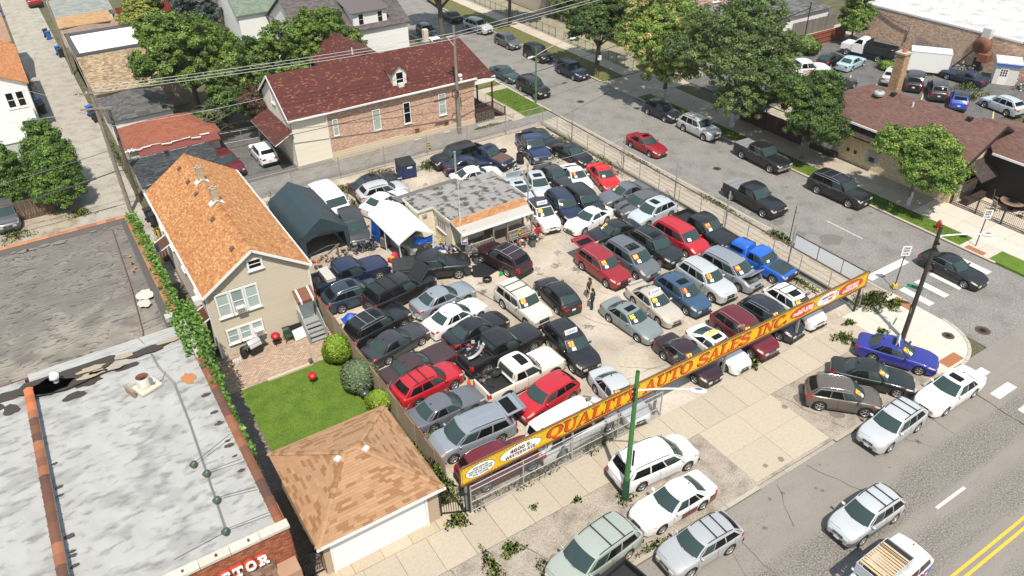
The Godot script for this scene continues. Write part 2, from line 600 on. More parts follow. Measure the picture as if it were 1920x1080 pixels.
	struct("front_lawn",block(44.0,-75.2,47.1,-66.7,-0.3,0.0),turf)
	struct("front_lawn",block(44.0,-86.0,47.1,-76.6,-0.3,0.0),turf_dry)
	struct("front_lawn",block(44.0,-130.0,47.1,-91.0,-0.3,0.0),turf_dry)
	slabs("front_walk",0.008,42.2,-120,44.0,-66.4,1.8,1.8,Color(0.46,0.4,0.31),conc_v)
	slabs("front_path",0.004,38.6,-76.6,47.1,-75.2,1.7,1.4,Color(0.46,0.4,0.31),conc_v)
	struct("front_yard",block(38.5,-75.2,42.2,-66.6,-0.3,-0.004),concrete)
	slabs("kerb",0.02,47.1,-140,47.4,-66.4,0.4,3.0,Color(0.45,0.41,0.35),conc_v)
	struct("corner_apron",block(44.0,-66.4,47.4,-63.0,-0.3,-0.035),concrete)
	struct("lawn",block(4.75,-39.9,11.7,-31.2,-0.3,0.0),turf)
	var pav:=struct("paver_patio",block(3.0,-44.2,11.7,-39.9,-0.3,-0.03),mat(0.2,0.16,0.12,0.95))
	var bricks:=[]
	var zz:=-44.0
	var row:=0
	while zz < -39.95:
		var xx:=3.05+(0.12 if row % 2 else 0.0)
		while xx < 11.6:
			var g:=Geo.new()
			g.box(V(xx+0.11,-0.02+rf(-0.004,0.004),zz+0.055),V(0.21,0.06,0.1),jit(pick([Color(0.42,0.3,0.22),Color(0.46,0.34,0.26),Color(0.36,0.27,0.2)]),0.12))
			bricks.append(g)
			xx+=0.23
		zz+=0.12
		row+=1
	bricks.reverse()
	pieces(pav,"paver",bricks,vmat(0.9),0)
	var pth:=struct("paver_path",block(2.9,-60.0,4.75,-24.2,-0.32,-0.035),mat(0.12,0.105,0.09,0.95))
	var pl:=Geo.new()
	zz=-44.2
	while zz < -24.3:
		for k in 5:
			pl.box(V(3.55+k*0.24+(0.1 if row % 2 else 0.0),-0.03,zz),V(0.22,0.05,0.19),jit(Color(0.19,0.165,0.14),0.15))
		zz+=0.21
		row+=1
	stuff(pth,"pavers",pl,vmat(0.9))
	var edge:=Geo.new()
	edge.box(V(8.0,0.05,-39.85),V(3.0,0.16,0.2),Color(0.5,0.42,0.32))
	one("stone_edging","low stone edging between patio and lawn","edging",edge,vmat(0.9))
	slabs("garage_apron",0.004,4.0,-24.9,11.8,-23.62,1.72,1.3,Color(0.46,0.385,0.285),conc_v)
	var yel:=mat(0.75,0.42,0.03,0.7)
	var whi:=mat(0.68,0.66,0.61,0.75)
	for dz in [-7.78,-7.42]:
		struct("yellow_line",block(-30,dz - 0.07,42.0,dz+0.07,-0.12,-0.094),yel)
	for x in [-8.6,0.6,9.8,19.0,32.6,41.2]:
		struct("lane_dash",block(x,-10.68,x+2.5,-10.52,-0.12,-0.094),whi)
	for z in [-15.7,-14.0,-12.3,-10.4]:
		struct("crosswalk_bar",block(43.3,z,45.2,z+0.6,-0.12,-0.095),whi)
	for x in [48.5,50.3,52.1,53.9,55.7]:
		struct("crosswalk_bar",block(x,-23.9,x+0.6,-21.5,-0.12,-0.096),whi)
	struct("stop_line",block(47.9,-26.4,52.4,-25.75,-0.12,-0.096),whi)
	struct("lane_seam",block(52.35,-33.5,52.5,-30.0,-0.12,-0.097),mat(0.42,0.4,0.37,0.8))
	var bay:=mat(0.62,0.47,0.22,0.8)
	for q in [[80.5,-54.9,83.5,-53.2],[81.6,-51.9,84.6,-50.2],[82.3,-46.5,85.3,-44.8],[83.6,-38.8,86.6,-37.6]]:
		var g:=Geo.new()
		var mid:=V((q[0]+q[2])/2,-0.018,(q[1]+q[3])/2)
		g.box(mid,V(3.2,0.03,0.13),Color.WHITE,Basis(Vector3.UP,deg_to_rad(28)))
		struct("bay_line",g,bay)
	var seam:=Geo.new()
	ribbon(seam,Vector2(46.0,-60.5),Vector2(44.5,-17),0.05,-0.094,0.02,Color(0.05,0.05,0.05))
	ribbon(seam,Vector2(42.6,-16.4),Vector2(41.7,2),0.1,-0.094,0.05,Color(0.06,0.055,0.05))
	ribbon(seam,Vector2(47.5,-64.6),Vector2(57.4,-67.8),0.08,-0.094,0.05,Color(0.07,0.065,0.06))
	for i in 14:
		var x:=rf(47.9,57.0)
		var z:=rf(-90,-20)
		ribbon(seam,Vector2(x,z),Vector2(x+rf(-0.6,0.6),z+rf(-4,4)),0.04,-0.093,0.12,Color(0.1,0.095,0.09))
	for i in 10:
		var x:=rf(5,40)
		ribbon(seam,Vector2(x,-16.3),Vector2(x+rf(-2,2),rf(-14,-11)),0.035,-0.093,0.1,Color(0.09,0.08,0.07))
	struct("road_cracks",seam,vmat(0.95))
	var lc:=Geo.new()
	for q in [[26.4,-36,29,-30.5],[27.5,-40.5,31,-34.5],[24.5,-46,27.5,-41],[22.3,-42,23.8,-36.8],[26.0,-28.5,30.8,-24.6],[25.5,-27.3,30.4,-27.0]]:
		ribbon(lc,Vector2(q[0],q[1]),Vector2(q[2],q[3]),0.035,0.006,0.12,Color(0.13,0.11,0.085))
	for q in [[13.0,-21.2,14.8,-17.0],[9.5,-21.3,10.2,-16.9],[32.2,-21.2,33.4,-17],[36,-21,36.8,-17]]:
		ribbon(lc,Vector2(q[0],q[1]),Vector2(q[2],q[3]),0.05,0.002,0.12,Color(0.13,0.11,0.08))
	struct("pavement_cracks",lc,vmat(0.95))
	var st:=Geo.new()
	var damp:=Color(0.15,0.143,0.133)
	for q in [[50.2,-31.3,0.9],[48.8,-33.3,0.5],[49.0,-35.6,0.45],[48.6,-37.6,0.55],[50.0,-36.8,0.4],[53.0,-38,0.35],[54.2,-32.6,0.3]]:
		blot(st,q[0],q[1],q[2],-0.0955,damp,1.3)
	for i in 26:
		blot(st,rf(6,42),rf(-16.0,-13.5),rf(0.04,0.14),-0.0945,Color(0.14,0.125,0.11))
	for i in 30:
		blot(st,rf(48,57),rf(-75,-20),rf(0.05,0.2),-0.0955,Color(0.15,0.143,0.133))
	struct("road_stains",st,vmat(0.85))
	var s2:=Geo.new()
	for i in 40:
		blot(s2,rf(6,41),rf(-21.1,-17.0),rf(0.05,0.22),0.0135,Color(0.2,0.175,0.145))
	for q in [[35.2,-16.9,0.5],[13.2,-18.6,0.22],[14.1,-19.1,0.2],[8.2,-20.4,0.7],[33.4,-19.8,0.7],[36.2,-20.6,0.5],[34.0,-18.0,0.45]]:
		blot(s2,q[0],q[1],q[2],0.0145,Color(0.17,0.145,0.12))
	struct("forecourt_stains",s2,vmat(0.9))
	for q in [[42.1,-29.4,0.36,0.006],[46.3,-18.7,0.4,0.016],[48.9,-17.8,0.5,-0.092],[52.0,-45.8,0.4,-0.092],[51.7,-66.9,0.45,-0.092]]:
		var g:=Geo.new()
		g.lathe([[q[2],-0.02],[q[2],0.0],[q[2]*0.9,0.004],[q[2]*0.85,0.0],[0.0,0.0]],18)
		one("manhole_cover",{0:"rust brown round cover inside the lot fence near the white panel",1:"round iron cover on the pale corner pavement",2:"round iron cover in the roadway off the rounded corner",3:"dark round cover in the side street near the red sedan",4:"dark round cover in the street at the alley mouth"}[used.get("manhole_cover",0)],"manhole cover",g,mat(0.11,0.075,0.055,0.6,0.3),V(q[0],q[3],q[1]),0.0)

# ---------------------------------------------------------------- vehicles
var PAINT:={
	"white":[0.78,0.78,0.77],"cream":[0.72,0.66,0.58],"sand":[0.56,0.53,0.47],"silver":[0.52,0.54,0.55],"silvergrey":[0.42,0.43,0.44],"paleblue":[0.50,0.56,0.60],
	"iceblue":[0.36,0.52,0.56],"steel":[0.27,0.30,0.34],"slate":[0.11,0.12,0.14],"graphite":[0.085,0.09,0.10],"charcoal":[0.03,0.031,0.036],"black":[0.010,0.010,0.012],
	"blackgrey":[0.03,0.032,0.036],"blackblue":[0.014,0.018,0.026],"blackgreen":[0.012,0.016,0.016],"navy":[0.010,0.017,0.05],"midblue":[0.012,0.022,0.085],"navyold":[0.016,0.022,0.05],
	"deepblue":[0.018,0.035,0.055],"steelblue":[0.035,0.075,0.14],"cobalt":[0.02,0.028,0.24],"electric":[0.02,0.09,0.48],"blue":[0.012,0.11,0.52],"teal":[0.03,0.055,0.062],"sage":[0.22,0.26,0.26],
	"celadon":[0.38,0.42,0.37],"champagne":[0.52,0.47,0.40],"bronze":[0.13,0.11,0.095],"plum":[0.045,0.024,0.028],"aubergine":[0.026,0.008,0.013],"maroon":[0.12,0.006,0.014],
	"crimson":[0.26,0.009,0.018],"red":[0.42,0.012,0.022],"brightred":[0.60,0.010,0.015],"rust":[0.10,0.055,0.04],"tealblack":[0.02,0.04,0.045],"vanwrap":[0.78,0.79,0.8]}
func paint(k:String) -> StandardMaterial3D:
	if not mats.has("p"+k):
		var p:Array=PAINT[k]
		var m:=StandardMaterial3D.new()
		m.albedo_color=lin(p[0],p[1],p[2])
		m.roughness=0.42
		m.metallic=0.25 if k in ["silver","silvergrey","steel","paleblue","sage","celadon","champagne","bronze"] else 0.0
		m.clearcoat_enabled=true
		m.clearcoat=0.55
		m.clearcoat_roughness=0.12
		if k in ["plum","rust","navyold"]:
			m.clearcoat=0.2
			m.roughness=0.6
		mats["p"+k]=m
	return mats["p"+k]

var glass_m:StandardMaterial3D
var glass_dark:StandardMaterial3D
var rubber:Material
var alloy:Material
var trim:Material
var chrome_m:Material
var lamp_m:Material
var red_lamp:Material
var amber:Material
var tyre_mesh:ArrayMesh
var rim_mesh:ArrayMesh
var hub_mesh:ArrayMesh

func _car_kit() -> void:
	glass_m=mat(0.034,0.056,0.056,0.08).duplicate()
	glass_m.metallic_specular=0.42
	glass_dark=mat(0.008,0.009,0.010,0.06).duplicate()
	glass_dark.metallic_specular=0.3
	rubber=mat(0.018,0.018,0.019,0.85)
	alloy=mat(0.42,0.42,0.43,0.35,0.6)
	trim=mat(0.016,0.016,0.017,0.6)
	chrome_m=mat(0.6,0.6,0.6,0.2,0.9)
	lamp_m=mat(0.55,0.55,0.52,0.15,0.2)
	red_lamp=mat(0.42,0.012,0.012,0.2)
	amber=mat(0.75,0.2,0.02,0.25)
	var X:=Transform3D(Basis(Vector3.RIGHT,PI/2))   # lathe axis y -> z
	var g:=Geo.new()
	g.lathe([[0.66,-0.10],[0.93,-0.11],[1.0,-0.07],[1.0,0.07],[0.93,0.11],[0.66,0.10]],22,Color.WHITE,X)
	tyre_mesh=g.mesh()
	var r:=Geo.new()
	r.lathe([[0.70,0.02],[0.70,0.098],[0.63,0.105],[0.60,0.06]],22,Color.WHITE,X)
	for k in 5:
		var a:=TAU*k/5
		var B:=Basis(Vector3.BACK,a)
		r.box(B*V(0.34,0,0.075),V(0.56,0.15,0.03),Color.WHITE,B)
		r.box(B*V(0.5,0,0.07),V(0.22,0.24,0.025),Color.WHITE,B)
	r.lathe([[0.17,0.06],[0.17,0.095],[0.0,0.1]],10,Color.WHITE,X)
	rim_mesh=r.mesh()
	var h:=Geo.new()
	h.lathe([[0.67,-0.09],[0.67,0.03],[0.0,0.035]],18,Color.WHITE,X)
	hub_mesh=h.mesh()

# a patch of a surface function lifted off it,facing away from the car's middle
func patch(g:Geo,f:Callable,u0:float,u1:float,v0:float,v1:float,nu:int,nv:int,off:float,col:=Color.WHITE) -> void:
	var P:=[]
	for i in nu+1:
		var row:=PackedVector3Array()
		for j in nv+1:
			row.append(f.call(lerpf(u0,u1,float(i)/nu),lerpf(v0,v1,float(j)/nv)))
		P.append(row)
	var a:Vector3=P[0][0]
	var b:Vector3=P[nu][0]
	var d:Vector3=P[0][nv]
	var m:Vector3=(P[nu][nv] - a).cross(d - b)
	var mid:Vector3=(a+b+d+P[nu][nv])/4.0
	var flip:=(b - a).cross(d - a).dot(mid - V(mid.x*0.6,0.7,0)) < 0.0
	for i in nu+1:
		for j in nv+1:
			var du:Vector3=P[mini(i+1,nu)][j] - P[maxi(i - 1,0)][j]
			var dv:Vector3=P[i][mini(j+1,nv)] - P[i][maxi(j - 1,0)]
			var nn:=du.cross(dv).normalized()*(-1.0 if flip else 1.0)
			P[i][j]+=nn*off
	g.grid(P,col,flip)

var cars_made:=0
func car(ty:String,x:float,y:float,z:float,yaw:float,pk:String,label:String,group:String,o:={}) -> Node3D:
	var T:Dictionary=TY[ty].duplicate()
	if o.has("adj"):
		T.merge(o.adj,true)
	var names:={"pickup":"pickup_truck","oldpickup":"pickup_truck","van":"van","minivan":"minivan"}
	var cats:={"pickup":"pickup truck","oldpickup":"pickup truck","van":"van","minivan":"minivan"}
	var called:String=names.get(ty,"parked_car" if group.find("driving") < 0 else "moving_car")
	var root:=thing(called,label,cats.get(ty,"car"),V(x,y,z),deg_to_rad(yaw),group)
	var L:float=T.L
	var W:float=T.W
	var H:float=T.H
	var hL:=L/2
	var hW:=W/2
	var r:float=T.r
	var xf:float=hL - T.fo
	var xr:float=xf - T.wb
	var cl:float=T.cl
	var hood:float=T.hood
	var nose:float=T.nose
	var deck:float=T.deck
	var xA:float=T.xA
	var xB:float=T.xB
	var xC:float=T.xC
	var xD:float=T.xD
	var belt:float=T.belt
	var beltr:float=T.beltr
	var pick_up:=ty=="pickup" or ty=="oldpickup"
	var square:=ty in ["boxsuv","van","pickup","oldpickup","oldsedan","bigsuv"]
	var pm:=paint(pk)
	var tp:=[[-hL,deck - 0.13],[-hL+0.05,deck - 0.03]]
	if xD > -hL+0.4:
		tp.append([-hL+0.22,deck+0.005])
	tp.append([xD,beltr])
	tp.append([xA,hood])
	tp.append([lerpf(xA,hL,0.5),lerpf(hood,nose,0.36)+0.035])
	tp.append([hL - 0.22,nose+0.03])
	tp.append([hL - 0.07,nose - 0.03])
	tp.append([hL,nose - 0.15])
	var ra:=r+0.065
	var ytop:=func(q:float) -> float:
		for i in tp.size() - 1:
			if q <= tp[i+1][0]:
				return lerpf(tp[i][1],tp[i+1][1],clampf((q - tp[i][0])/maxf(tp[i+1][0] - tp[i][0],0.001),0,1))
		return tp[-1][1]
	var half:=func(q:float) -> float:
		var d:float=hL - q
		var e:float=q+hL
		var f:=1.0
		if d < 0.9:f -= (0.11 if square else 0.2)*pow(1.0 - d/0.9,2.3)
		if d < 0.2:f -= (0.05 if square else 0.13)*pow(1.0 - d/0.2,2.0)
		if e < 0.15:f -= 0.06*pow(1.0 - e/0.15,2.0)
		if e < 0.7:f -= (0.05 if square else 0.12)*pow(1.0 - e/0.7,2.3)
		return hW*f
	var bott:=func(q:float) -> float:
		var b:=cl
		for w in [xf,xr]:
			var d:float=absf(q - w)
			if d < ra:b=maxf(b,r+sqrt(ra*ra - d*d))
		return b
	var section:=func(q:float,k:float) -> Vector3:  # k 0..6 bottom to top centre,right side
		var b:float=bott.call(q)
		var t:float=ytop.call(q)
		var w:float=half.call(q)
		var pts:=[Vector2(w*0.955,b),Vector2(w*1.0,maxf(b+0.03,lerpf(cl,t,0.42))),Vector2(w*0.99,maxf(b+0.06,lerpf(cl,t,0.74))),Vector2(w*0.955,maxf(b+0.08,t - 0.085)),Vector2(w*0.88,maxf(b+0.09,t - 0.018)),Vector2(w*0.5,t+0.012),Vector2(0,t+0.022)]
		var i:=clampi(int(k),0,5)
		var p:Vector2=pts[i].lerp(pts[i+1],k - i)
		return V(q,p.y,p.x)
	var st:=[]
	for e in [-hL,-hL+0.04,-hL+0.12,-hL+0.25,-hL+0.5,xD,xA,(xA+xD)/2,lerpf(xA,hL,0.35),lerpf(xA,hL,0.7),hL - 0.3,hL - 0.15,hL - 0.06,hL]:
		st.append(e)
	for w in [xf,xr]:
		st.append(w - ra - 0.004)
		st.append(w+ra+0.004)
		for k in 9:
			st.append(w - ra*cos(PI*(k+0.01)/8.02))
	st.sort()
	var bed0:=xD - 0.06
	var body:=Geo.new()
	var build:=func(lo:float,hi:float,ks:Array) -> void:
		var P:=[]
		for q in st:
			if q >= lo - 0.001 and q <= hi+0.001:
				var row:=PackedVector3Array()
				for k in ks:
					var p:Vector3=section.call(q,absf(k))
					if k < 0:p.z=-p.z
					row.append(p)
				P.append(row)
		body.grid(P,Color.WHITE,false)
	var full:=[0.0001,1,2,3,4,5,6,-5,-4,-3,-2,-1,-0.0001]
	if pick_up and not o.has("cap"):
		st.append(bed0)
		st.append(-hL+0.1)
		st.sort()
		build.call(bed0,hL,full)
		build.call(-hL+0.1,bed0,[0.0001,1,2,3,3.8])
		build.call(-hL+0.1,bed0,[-3.8,-3,-2,-1,-0.0001])
		build.call(-hL,-hL+0.1,full)
	else:
		build.call(-hL,hL,full)
	for e in [hL,-hL]:
		var ring:=[]
		for k in full:
			var p:Vector3=section.call(e,absf(k))
			if k < 0:p.z=-p.z
			ring.append(p)
		var c0:=V(e+(0.035 if e > 0 else -0.035),lerpf(cl,ytop.call(e),0.45),0)
		for i in ring.size():
			var a:Vector3=ring[i]
			var b:Vector3=ring[(i+1) % ring.size()]
			if e > 0:body.tri(c0,b,a)
			else:body.tri(c0,a,b)
	var bm:=part(root,"body",body,pm)
	if o.has("sidepaint"):
		var g:=Geo.new()
		patch(g,section,-hL+0.15,xA - 1.4,0.05,2.2,10,4,0.004)
		patch(g,func(a,b):return section.call(a,b)*V(1,1,-1),xr+ra+0.05,xA - 0.8,0.02,1.5,10,4,0.006)
		patch(g,func(a,b):return section.call(a,b)*V(1,1,-1),-hL+0.02,xr - ra - 0.02,0.02,2.2,6,4,0.006)
		part(root,"lower_side",g,paint(o.sidepaint))
	if pk=="vanwrap":
		for sgn in [1.0,-1.0]:
			var g:=Geo.new()
			patch(g,func(a,b):return section.call(a,b)*V(1,1,sgn),xr+ra+0.02,xf - ra - 0.02,0.05,2.9,8,5,0.005)
			patch(g,func(a,b):return section.call(a,b)*V(1,1,sgn),-hL+0.02,xr - ra - 0.02,0.05,2.9,5,5,0.005)
			patch(g,func(a,b):return section.call(a,b)*V(1,1,sgn),xr - ra,xr+ra,1.6,2.9,5,3,0.005)
			part(root,"blue_side",g,paint("electric"))
			g=Geo.new()
			for k in 9:
				g.box(V(-1.5+k*0.23,0.92,sgn*(hW+0.012)),V(0.13,0.2,0.012))
			stuff(root,"side_lettering",g,mat(0.5,0.04,0.05,0.5))
	if o.has("dooropen"):
		var g:=Geo.new()
		var B:=Basis(Vector3.UP,-0.95)
		g.box(V(xA - 0.3,0.72,hW)+B*V(-0.5,0,0),V(1.0,0.8,0.09),Color.WHITE,B)
		g.beam(V(xA - 0.3,1.1,hW),V(xA - 0.3,1.5,hW)+B*V(-0.45,0,0),0.05,0.05)
		g.beam(V(xA - 0.3,1.5,hW)+B*V(-0.45,0,0),V(xA - 0.3,1.1,hW)+B*V(-1.0,0,0),0.05,0.05)
		part(root,"open_door",g,pm)
	if o.has("hoodpaint"):
		var g:=Geo.new()
		patch(g,section,xA+0.05,hL - 0.2,4.0,6.0,8,3,0.006)
		patch(g,func(a,b):return section.call(a,b)*V(1,1,-1),xA+0.05,hL - 0.2,4.0,6.0,8,3,0.006)
		part(root,"bonnet",g,paint(o.hoodpaint))
	var ub:=Geo.new()
	var top_in:float=minf(hood,nose+0.05) - 0.14
	ub.box(V(0,(cl+top_in)/2 - 0.02,0),V(L - 0.5,top_in - cl+0.04,W - 0.52))
	ub.box(V(0,cl+0.05,0),V(T.wb - 2*ra,0.12,W - 0.16))
	part(root,"underbody",ub,trim)
	var bu0:=0.24
	var bu1:=0.12
	var br0:=0.12
	var br1:=0.07
	if square:
		bu0=0.12
		br0=0.04
		br1=0.03
	var w0:=hW*(0.925 if not square else 0.94)
	var w1:float=hW*T.w1*1.13
	var ztap:=func(t:float,a:float) -> float:return 1.0 - a*pow(absf(2.0*t - 1.0),3.0)
	var y1:=func(t:float) -> float:
		return H - 0.05 - 0.055*pow(maxf(0.0,(0.3 - t)/0.3),2.0) - (0.045 if square else 0.075)*pow(maxf(0.0,(t - 0.55)/0.45),2.0)
	var sidef:=func(t:float,s:float) -> Vector3:
		var p0:=V(lerpf(xA - bu0,xD+br0,t),lerpf(belt,beltr,t) - 0.02,w0*ztap.call(t,0.05))
		var p1:=V(lerpf(xB - bu1,xC+br1,t),y1.call(t),w1*ztap.call(t,0.045))
		var p:=p0.lerp(p1,s)
		p.z+=0.03*sin(PI*s)
		return p
	var leftf:=func(t:float,s:float) -> Vector3:return sidef.call(t,s)*V(1,1,-1)
	var frontf:=func(zz:float,s:float) -> Vector3:
		var p0:=V(xA - bu0*zz*zz,belt - 0.02+0.02*(1 - zz*zz),zz*w0*0.95)
		var p1:=V(xB - bu1*zz*zz,y1.call(0.0)+0.05*(1 - zz*zz),zz*w1*0.955)
		var p:=p0.lerp(p1,s)
		p.x+=0.05*sin(PI*s)
		return p
	var rearf:=func(zz:float,s:float) -> Vector3:
		var p0:=V(xD+br0*zz*zz,beltr - 0.02+0.01*(1 - zz*zz),zz*w0*0.95)
		var p1:=V(xC+br1*zz*zz,y1.call(1.0)+0.05*(1 - zz*zz),zz*w1*0.955)
		var p:=p0.lerp(p1,s)
		p.x -= 0.05*sin(PI*s)
		return p
	var rooff:=func(t:float,zz:float) -> Vector3:
		var p:=V(lerpf(xB - bu1*zz*zz,xC+br1*zz*zz,t),y1.call(t)+0.05*(1 - zz*zz),zz*w1*ztap.call(t,0.045))
		return p
	var cab:=Geo.new()
	patch(cab,sidef,0,1,0,1,8,4,0.0)
	patch(cab,leftf,0,1,0,1,8,4,0.0)
	patch(cab,frontf,-1,1,0,1,6,3,0.0)
	patch(cab,rearf,-1,1,0,1,6,3,0.0)
	part(root,"cabin",cab,pm)
	var roof:=Geo.new()
	patch(roof,rooff,0,1,-1,1,8,8,0.001)
	part(root,"roof",roof,paint(o.get("roofpaint",pk)))
	if o.has("ribs") or ty in ["minivan","bigsuv","suv"]:
		var g:=Geo.new()
		for zz in [-0.5,-0.25,0.25,0.5]:
			patch(g,rooff,0.25,0.9,zz - 0.015,zz+0.015,6,1,0.012)
		stuff(root,"roof_ribs",g,paint(o.get("roofpaint",pk)))
	var g:=Geo.new()
	patch(g,frontf,-0.93,0.93,0.06,0.94,8,4,0.012)
	part(root,"windscreen",g,glass_m)
	var priv:=ty in ["suv","bigsuv","minivan","cuv","boxsuv","van"]
	g=Geo.new()
	if not o.has("hatchopen"):
		patch(g,rearf,-0.84,0.84,0.30 if priv or pick_up else 0.07,0.90,6,4,0.012)
		part(root,"rear_window",g,glass_dark if priv else glass_m)
	var wins:=[[0.055,0.40],[0.43,0.75],[0.775,0.90]]
	if ty=="coupe":wins=[[0.06,0.52],[0.55,0.86]]
	if priv:wins=[[0.045,0.31],[0.335,0.60],[0.63,0.93]]
	if ty=="van":wins=[[0.04,0.20],[0.25,0.56],[0.6,0.93]]
	if pick_up:wins=[[0.07,0.52],[0.56,0.90]]
	for w in wins:
		for f in [sidef,leftf]:
			g=Geo.new()
			patch(g,f,w[0],w[1],0.07,0.86,4,3,0.012)
			part(root,"side_window",g,glass_dark if priv and w[0] > 0.2 else (glass_m if w[0] < 0.2 else glass_dark))
	g=Geo.new()
	patch(g,frontf,-0.9,0.9,-0.03,0.065,8,1,0.016)
	g.beam(frontf.call(-0.75,0.08)+V(0.03,0.02,0),frontf.call(-0.05,0.12)+V(0.03,0.02,0),0.025,0.02)
	g.beam(frontf.call(0.05,0.08)+V(0.03,0.02,0),frontf.call(0.7,0.13)+V(0.03,0.02,0),0.025,0.02)
	stuff(root,"wipers",g,trim)
	g=Geo.new()
	for f in [sidef,leftf]:
		patch(g,f,0.03,0.95,0.035,0.065,8,1,0.014)
		if o.has("chrome") or o.get("rails","")=="chrome":
			patch(g,f,0.03,0.95,0.87,0.90,8,1,0.014)
	stuff(root,"window_trim",g,chrome_m if o.has("chrome") or o.get("rails","")=="chrome" else trim)
	g=Geo.new()
	var doors:=[xA - 0.28,(xA+xD)/2+0.12,lerpf(xA,xD,0.80)]
	if pick_up:doors=[xA - 0.28,lerpf(xA,xD,0.55),xD+0.06]
	for sgn in [1.0,-1.0]:
		var f:=func(a,b):return section.call(a,b)*V(1,1,sgn)
		for d in doors:
			patch(g,f,d,d+0.018,0.3,3.2,1,5,0.004)
		patch(g,f,doors[2],doors[0],0.18,0.26,8,1,0.004)
	patch(g,func(a,b):return section.call(a,absf(b))*V(1,1,1.0 if b > 0 else -1.0),hL - 0.16,hL - 0.145,4.0,6.0,1,3,0.004)
	stuff(root,"door_seams",g,trim)
	for sgn in [1.0,-1.0]:
		for d in [doors[1]+0.18,doors[2]+0.2]:
			g=Geo.new()
			var p:Vector3=section.call(d,2.6)
			g.box(V(d,p.y,(p.z+0.015)*sgn),V(0.2,0.03,0.03))
			part(root,"door_handle",g,chrome_m if o.has("chrome") else pm)
		g=Geo.new()
		var mp:=V(xA - 0.42,belt+0.09,sgn*(w0+0.10))
		g.lathe([[0.0,-0.075],[0.09,-0.06],[0.12,0.0],[0.09,0.06],[0.0,0.075]],8,Color.WHITE,Transform3D(Basis.from_scale(V(0.75,1,1)),mp))
		g.beam(mp+V(0.03,-0.04,-sgn*0.14),mp,0.05,0.03)
		part(root,"mirror",g,pm if not pick_up else trim)
	for sgn in [1.0,-1.0]:
		var f:=func(a,b):return section.call(a,b)*V(1,1,sgn)
		g=Geo.new()
		if square:patch(g,f,hL - 0.17,hL+0.0,2.3,3.3,3,3,0.006)
		else:patch(g,f,hL - 0.50,hL - 0.0,2.35,3.45,4,3,0.006)
		var hw2:float=half.call(hL)
		g.box(V(hL+0.015,nose - 0.23,sgn*hw2*0.76),V(0.05,0.15,hw2*0.42))
		part(root,"headlight",g,lamp_m)
		g=Geo.new()
		patch(g,f,hL - (0.22 if square else 0.56),hL - (0.16 if square else 0.46),2.3,3.0,2,2,0.007)
		part(root,"indicator",g,amber)
		g=Geo.new()
		if pick_up or ty in ["minivan","van","suv","bigsuv","boxsuv"]:
			patch(g,f,-hL+0.0,-hL+0.13,1.6,3.3,2,4,0.006)
			g.box(V(-hL - 0.012,deck - 0.30,sgn*half.call(-hL)*0.86),V(0.05,0.34,0.15))
		else:
			patch(g,f,-hL+0.0,-hL+0.30,2.1,3.3,3,3,0.006)
			g.box(V(-hL - 0.012,deck - 0.25,sgn*half.call(-hL)*0.74),V(0.05,0.14,half.call(-hL)*0.4))
		part(root,"taillight",g,red_lamp)
	g=Geo.new()
	var fw:float=half.call(hL)
	if pick_up or ty in ["boxsuv","bigsuv","van","suv"] or o.has("slats"):
		g.box(V(hL+0.012,nose - 0.27,0),V(0.05,0.26,fw*1.06))
	else:
		g.box(V(hL+0.016,nose - 0.22,0),V(0.05,0.13,fw*0.95))
	g.box(V(hL+0.01,cl+0.13,0),V(0.06,0.13,fw*1.25))
	part(root,"grille",g,trim)
	g=Geo.new()
	if o.has("slats"):
		for k in 7:
			g.box(V(hL+0.035,nose - 0.27,(k - 3)*fw*0.15),V(0.03,0.25,0.035))
	else:
		g.box(V(hL+0.035,nose - 0.22,0),V(0.03,0.035,fw*0.9))
		g.box(V(hL+0.038,nose - 0.22,0),V(0.03,0.09,0.14))
	part(root,"grille_bar",g,chrome_m)
	g=Geo.new()
	if pick_up:
		g.box(V(hL+0.03,cl+0.28,0),V(0.14,0.2,W*0.9))
		g.box(V(-hL - 0.03,cl+0.2,0),V(0.16,0.18,W*0.9))
		part(root,"bumper",g,chrome_m if o.has("chrome") or pk=="cream" else trim)
	elif ty in ["suv","cuv","bigsuv","boxsuv","minivan","van"] or o.has("clad"):
		g.box(V(-hL - 0.01,cl+0.12,0),V(0.1,0.2,W*0.86))
		g.box(V(hL+0.0,cl+0.03,0),V(0.08,0.1,W*0.80))
		part(root,"bumper",g,trim)
	if o.has("clad"):
		g=Geo.new()
		for sgn in [1.0,-1.0]:
			patch(g,func(a,b):return section.call(a,b)*V(1,1,sgn),xr+ra,xf - ra,0.05,1.0,6,2,0.012)
			patch(g,func(a,b):return section.call(a,b)*V(1,1,sgn),xf+ra,hL,0.05,1.5,4,2,0.012)
		part(root,"cladding",g,mat(0.13,0.135,0.14,0.6))
	g=Geo.new()
	if o.has("plate") or group.find("kerb") > 0 or group.find("side street") > 0:
		g.box(V(hL+0.06,cl+0.22,0),V(0.02,0.14,0.3))
		part(root,"licence_plate",g,mat(0.62,0.66,0.7,0.5))
		part(root,"licence_plate",bx(V(-hL - 0.055,lerpf(cl,deck,0.55),0),V(0.03,0.14,0.3)),mat(0.62,0.66,0.7,0.5))
	for w in [xf,xr]:
		for sgn in [1.0,-1.0]:
			var wh:=part(root,"wheel",tyre_mesh,rubber,Transform3D(Basis.from_scale(V(r,r,1.05)).rotated(Vector3.UP,0.0 if sgn > 0 else PI),V(w,r,sgn*(hW - 0.125))))
			part(wh,"hub",hub_mesh,trim)
			part(wh,"rim",rim_mesh,alloy if not (o.has("darkwheels")) else trim)
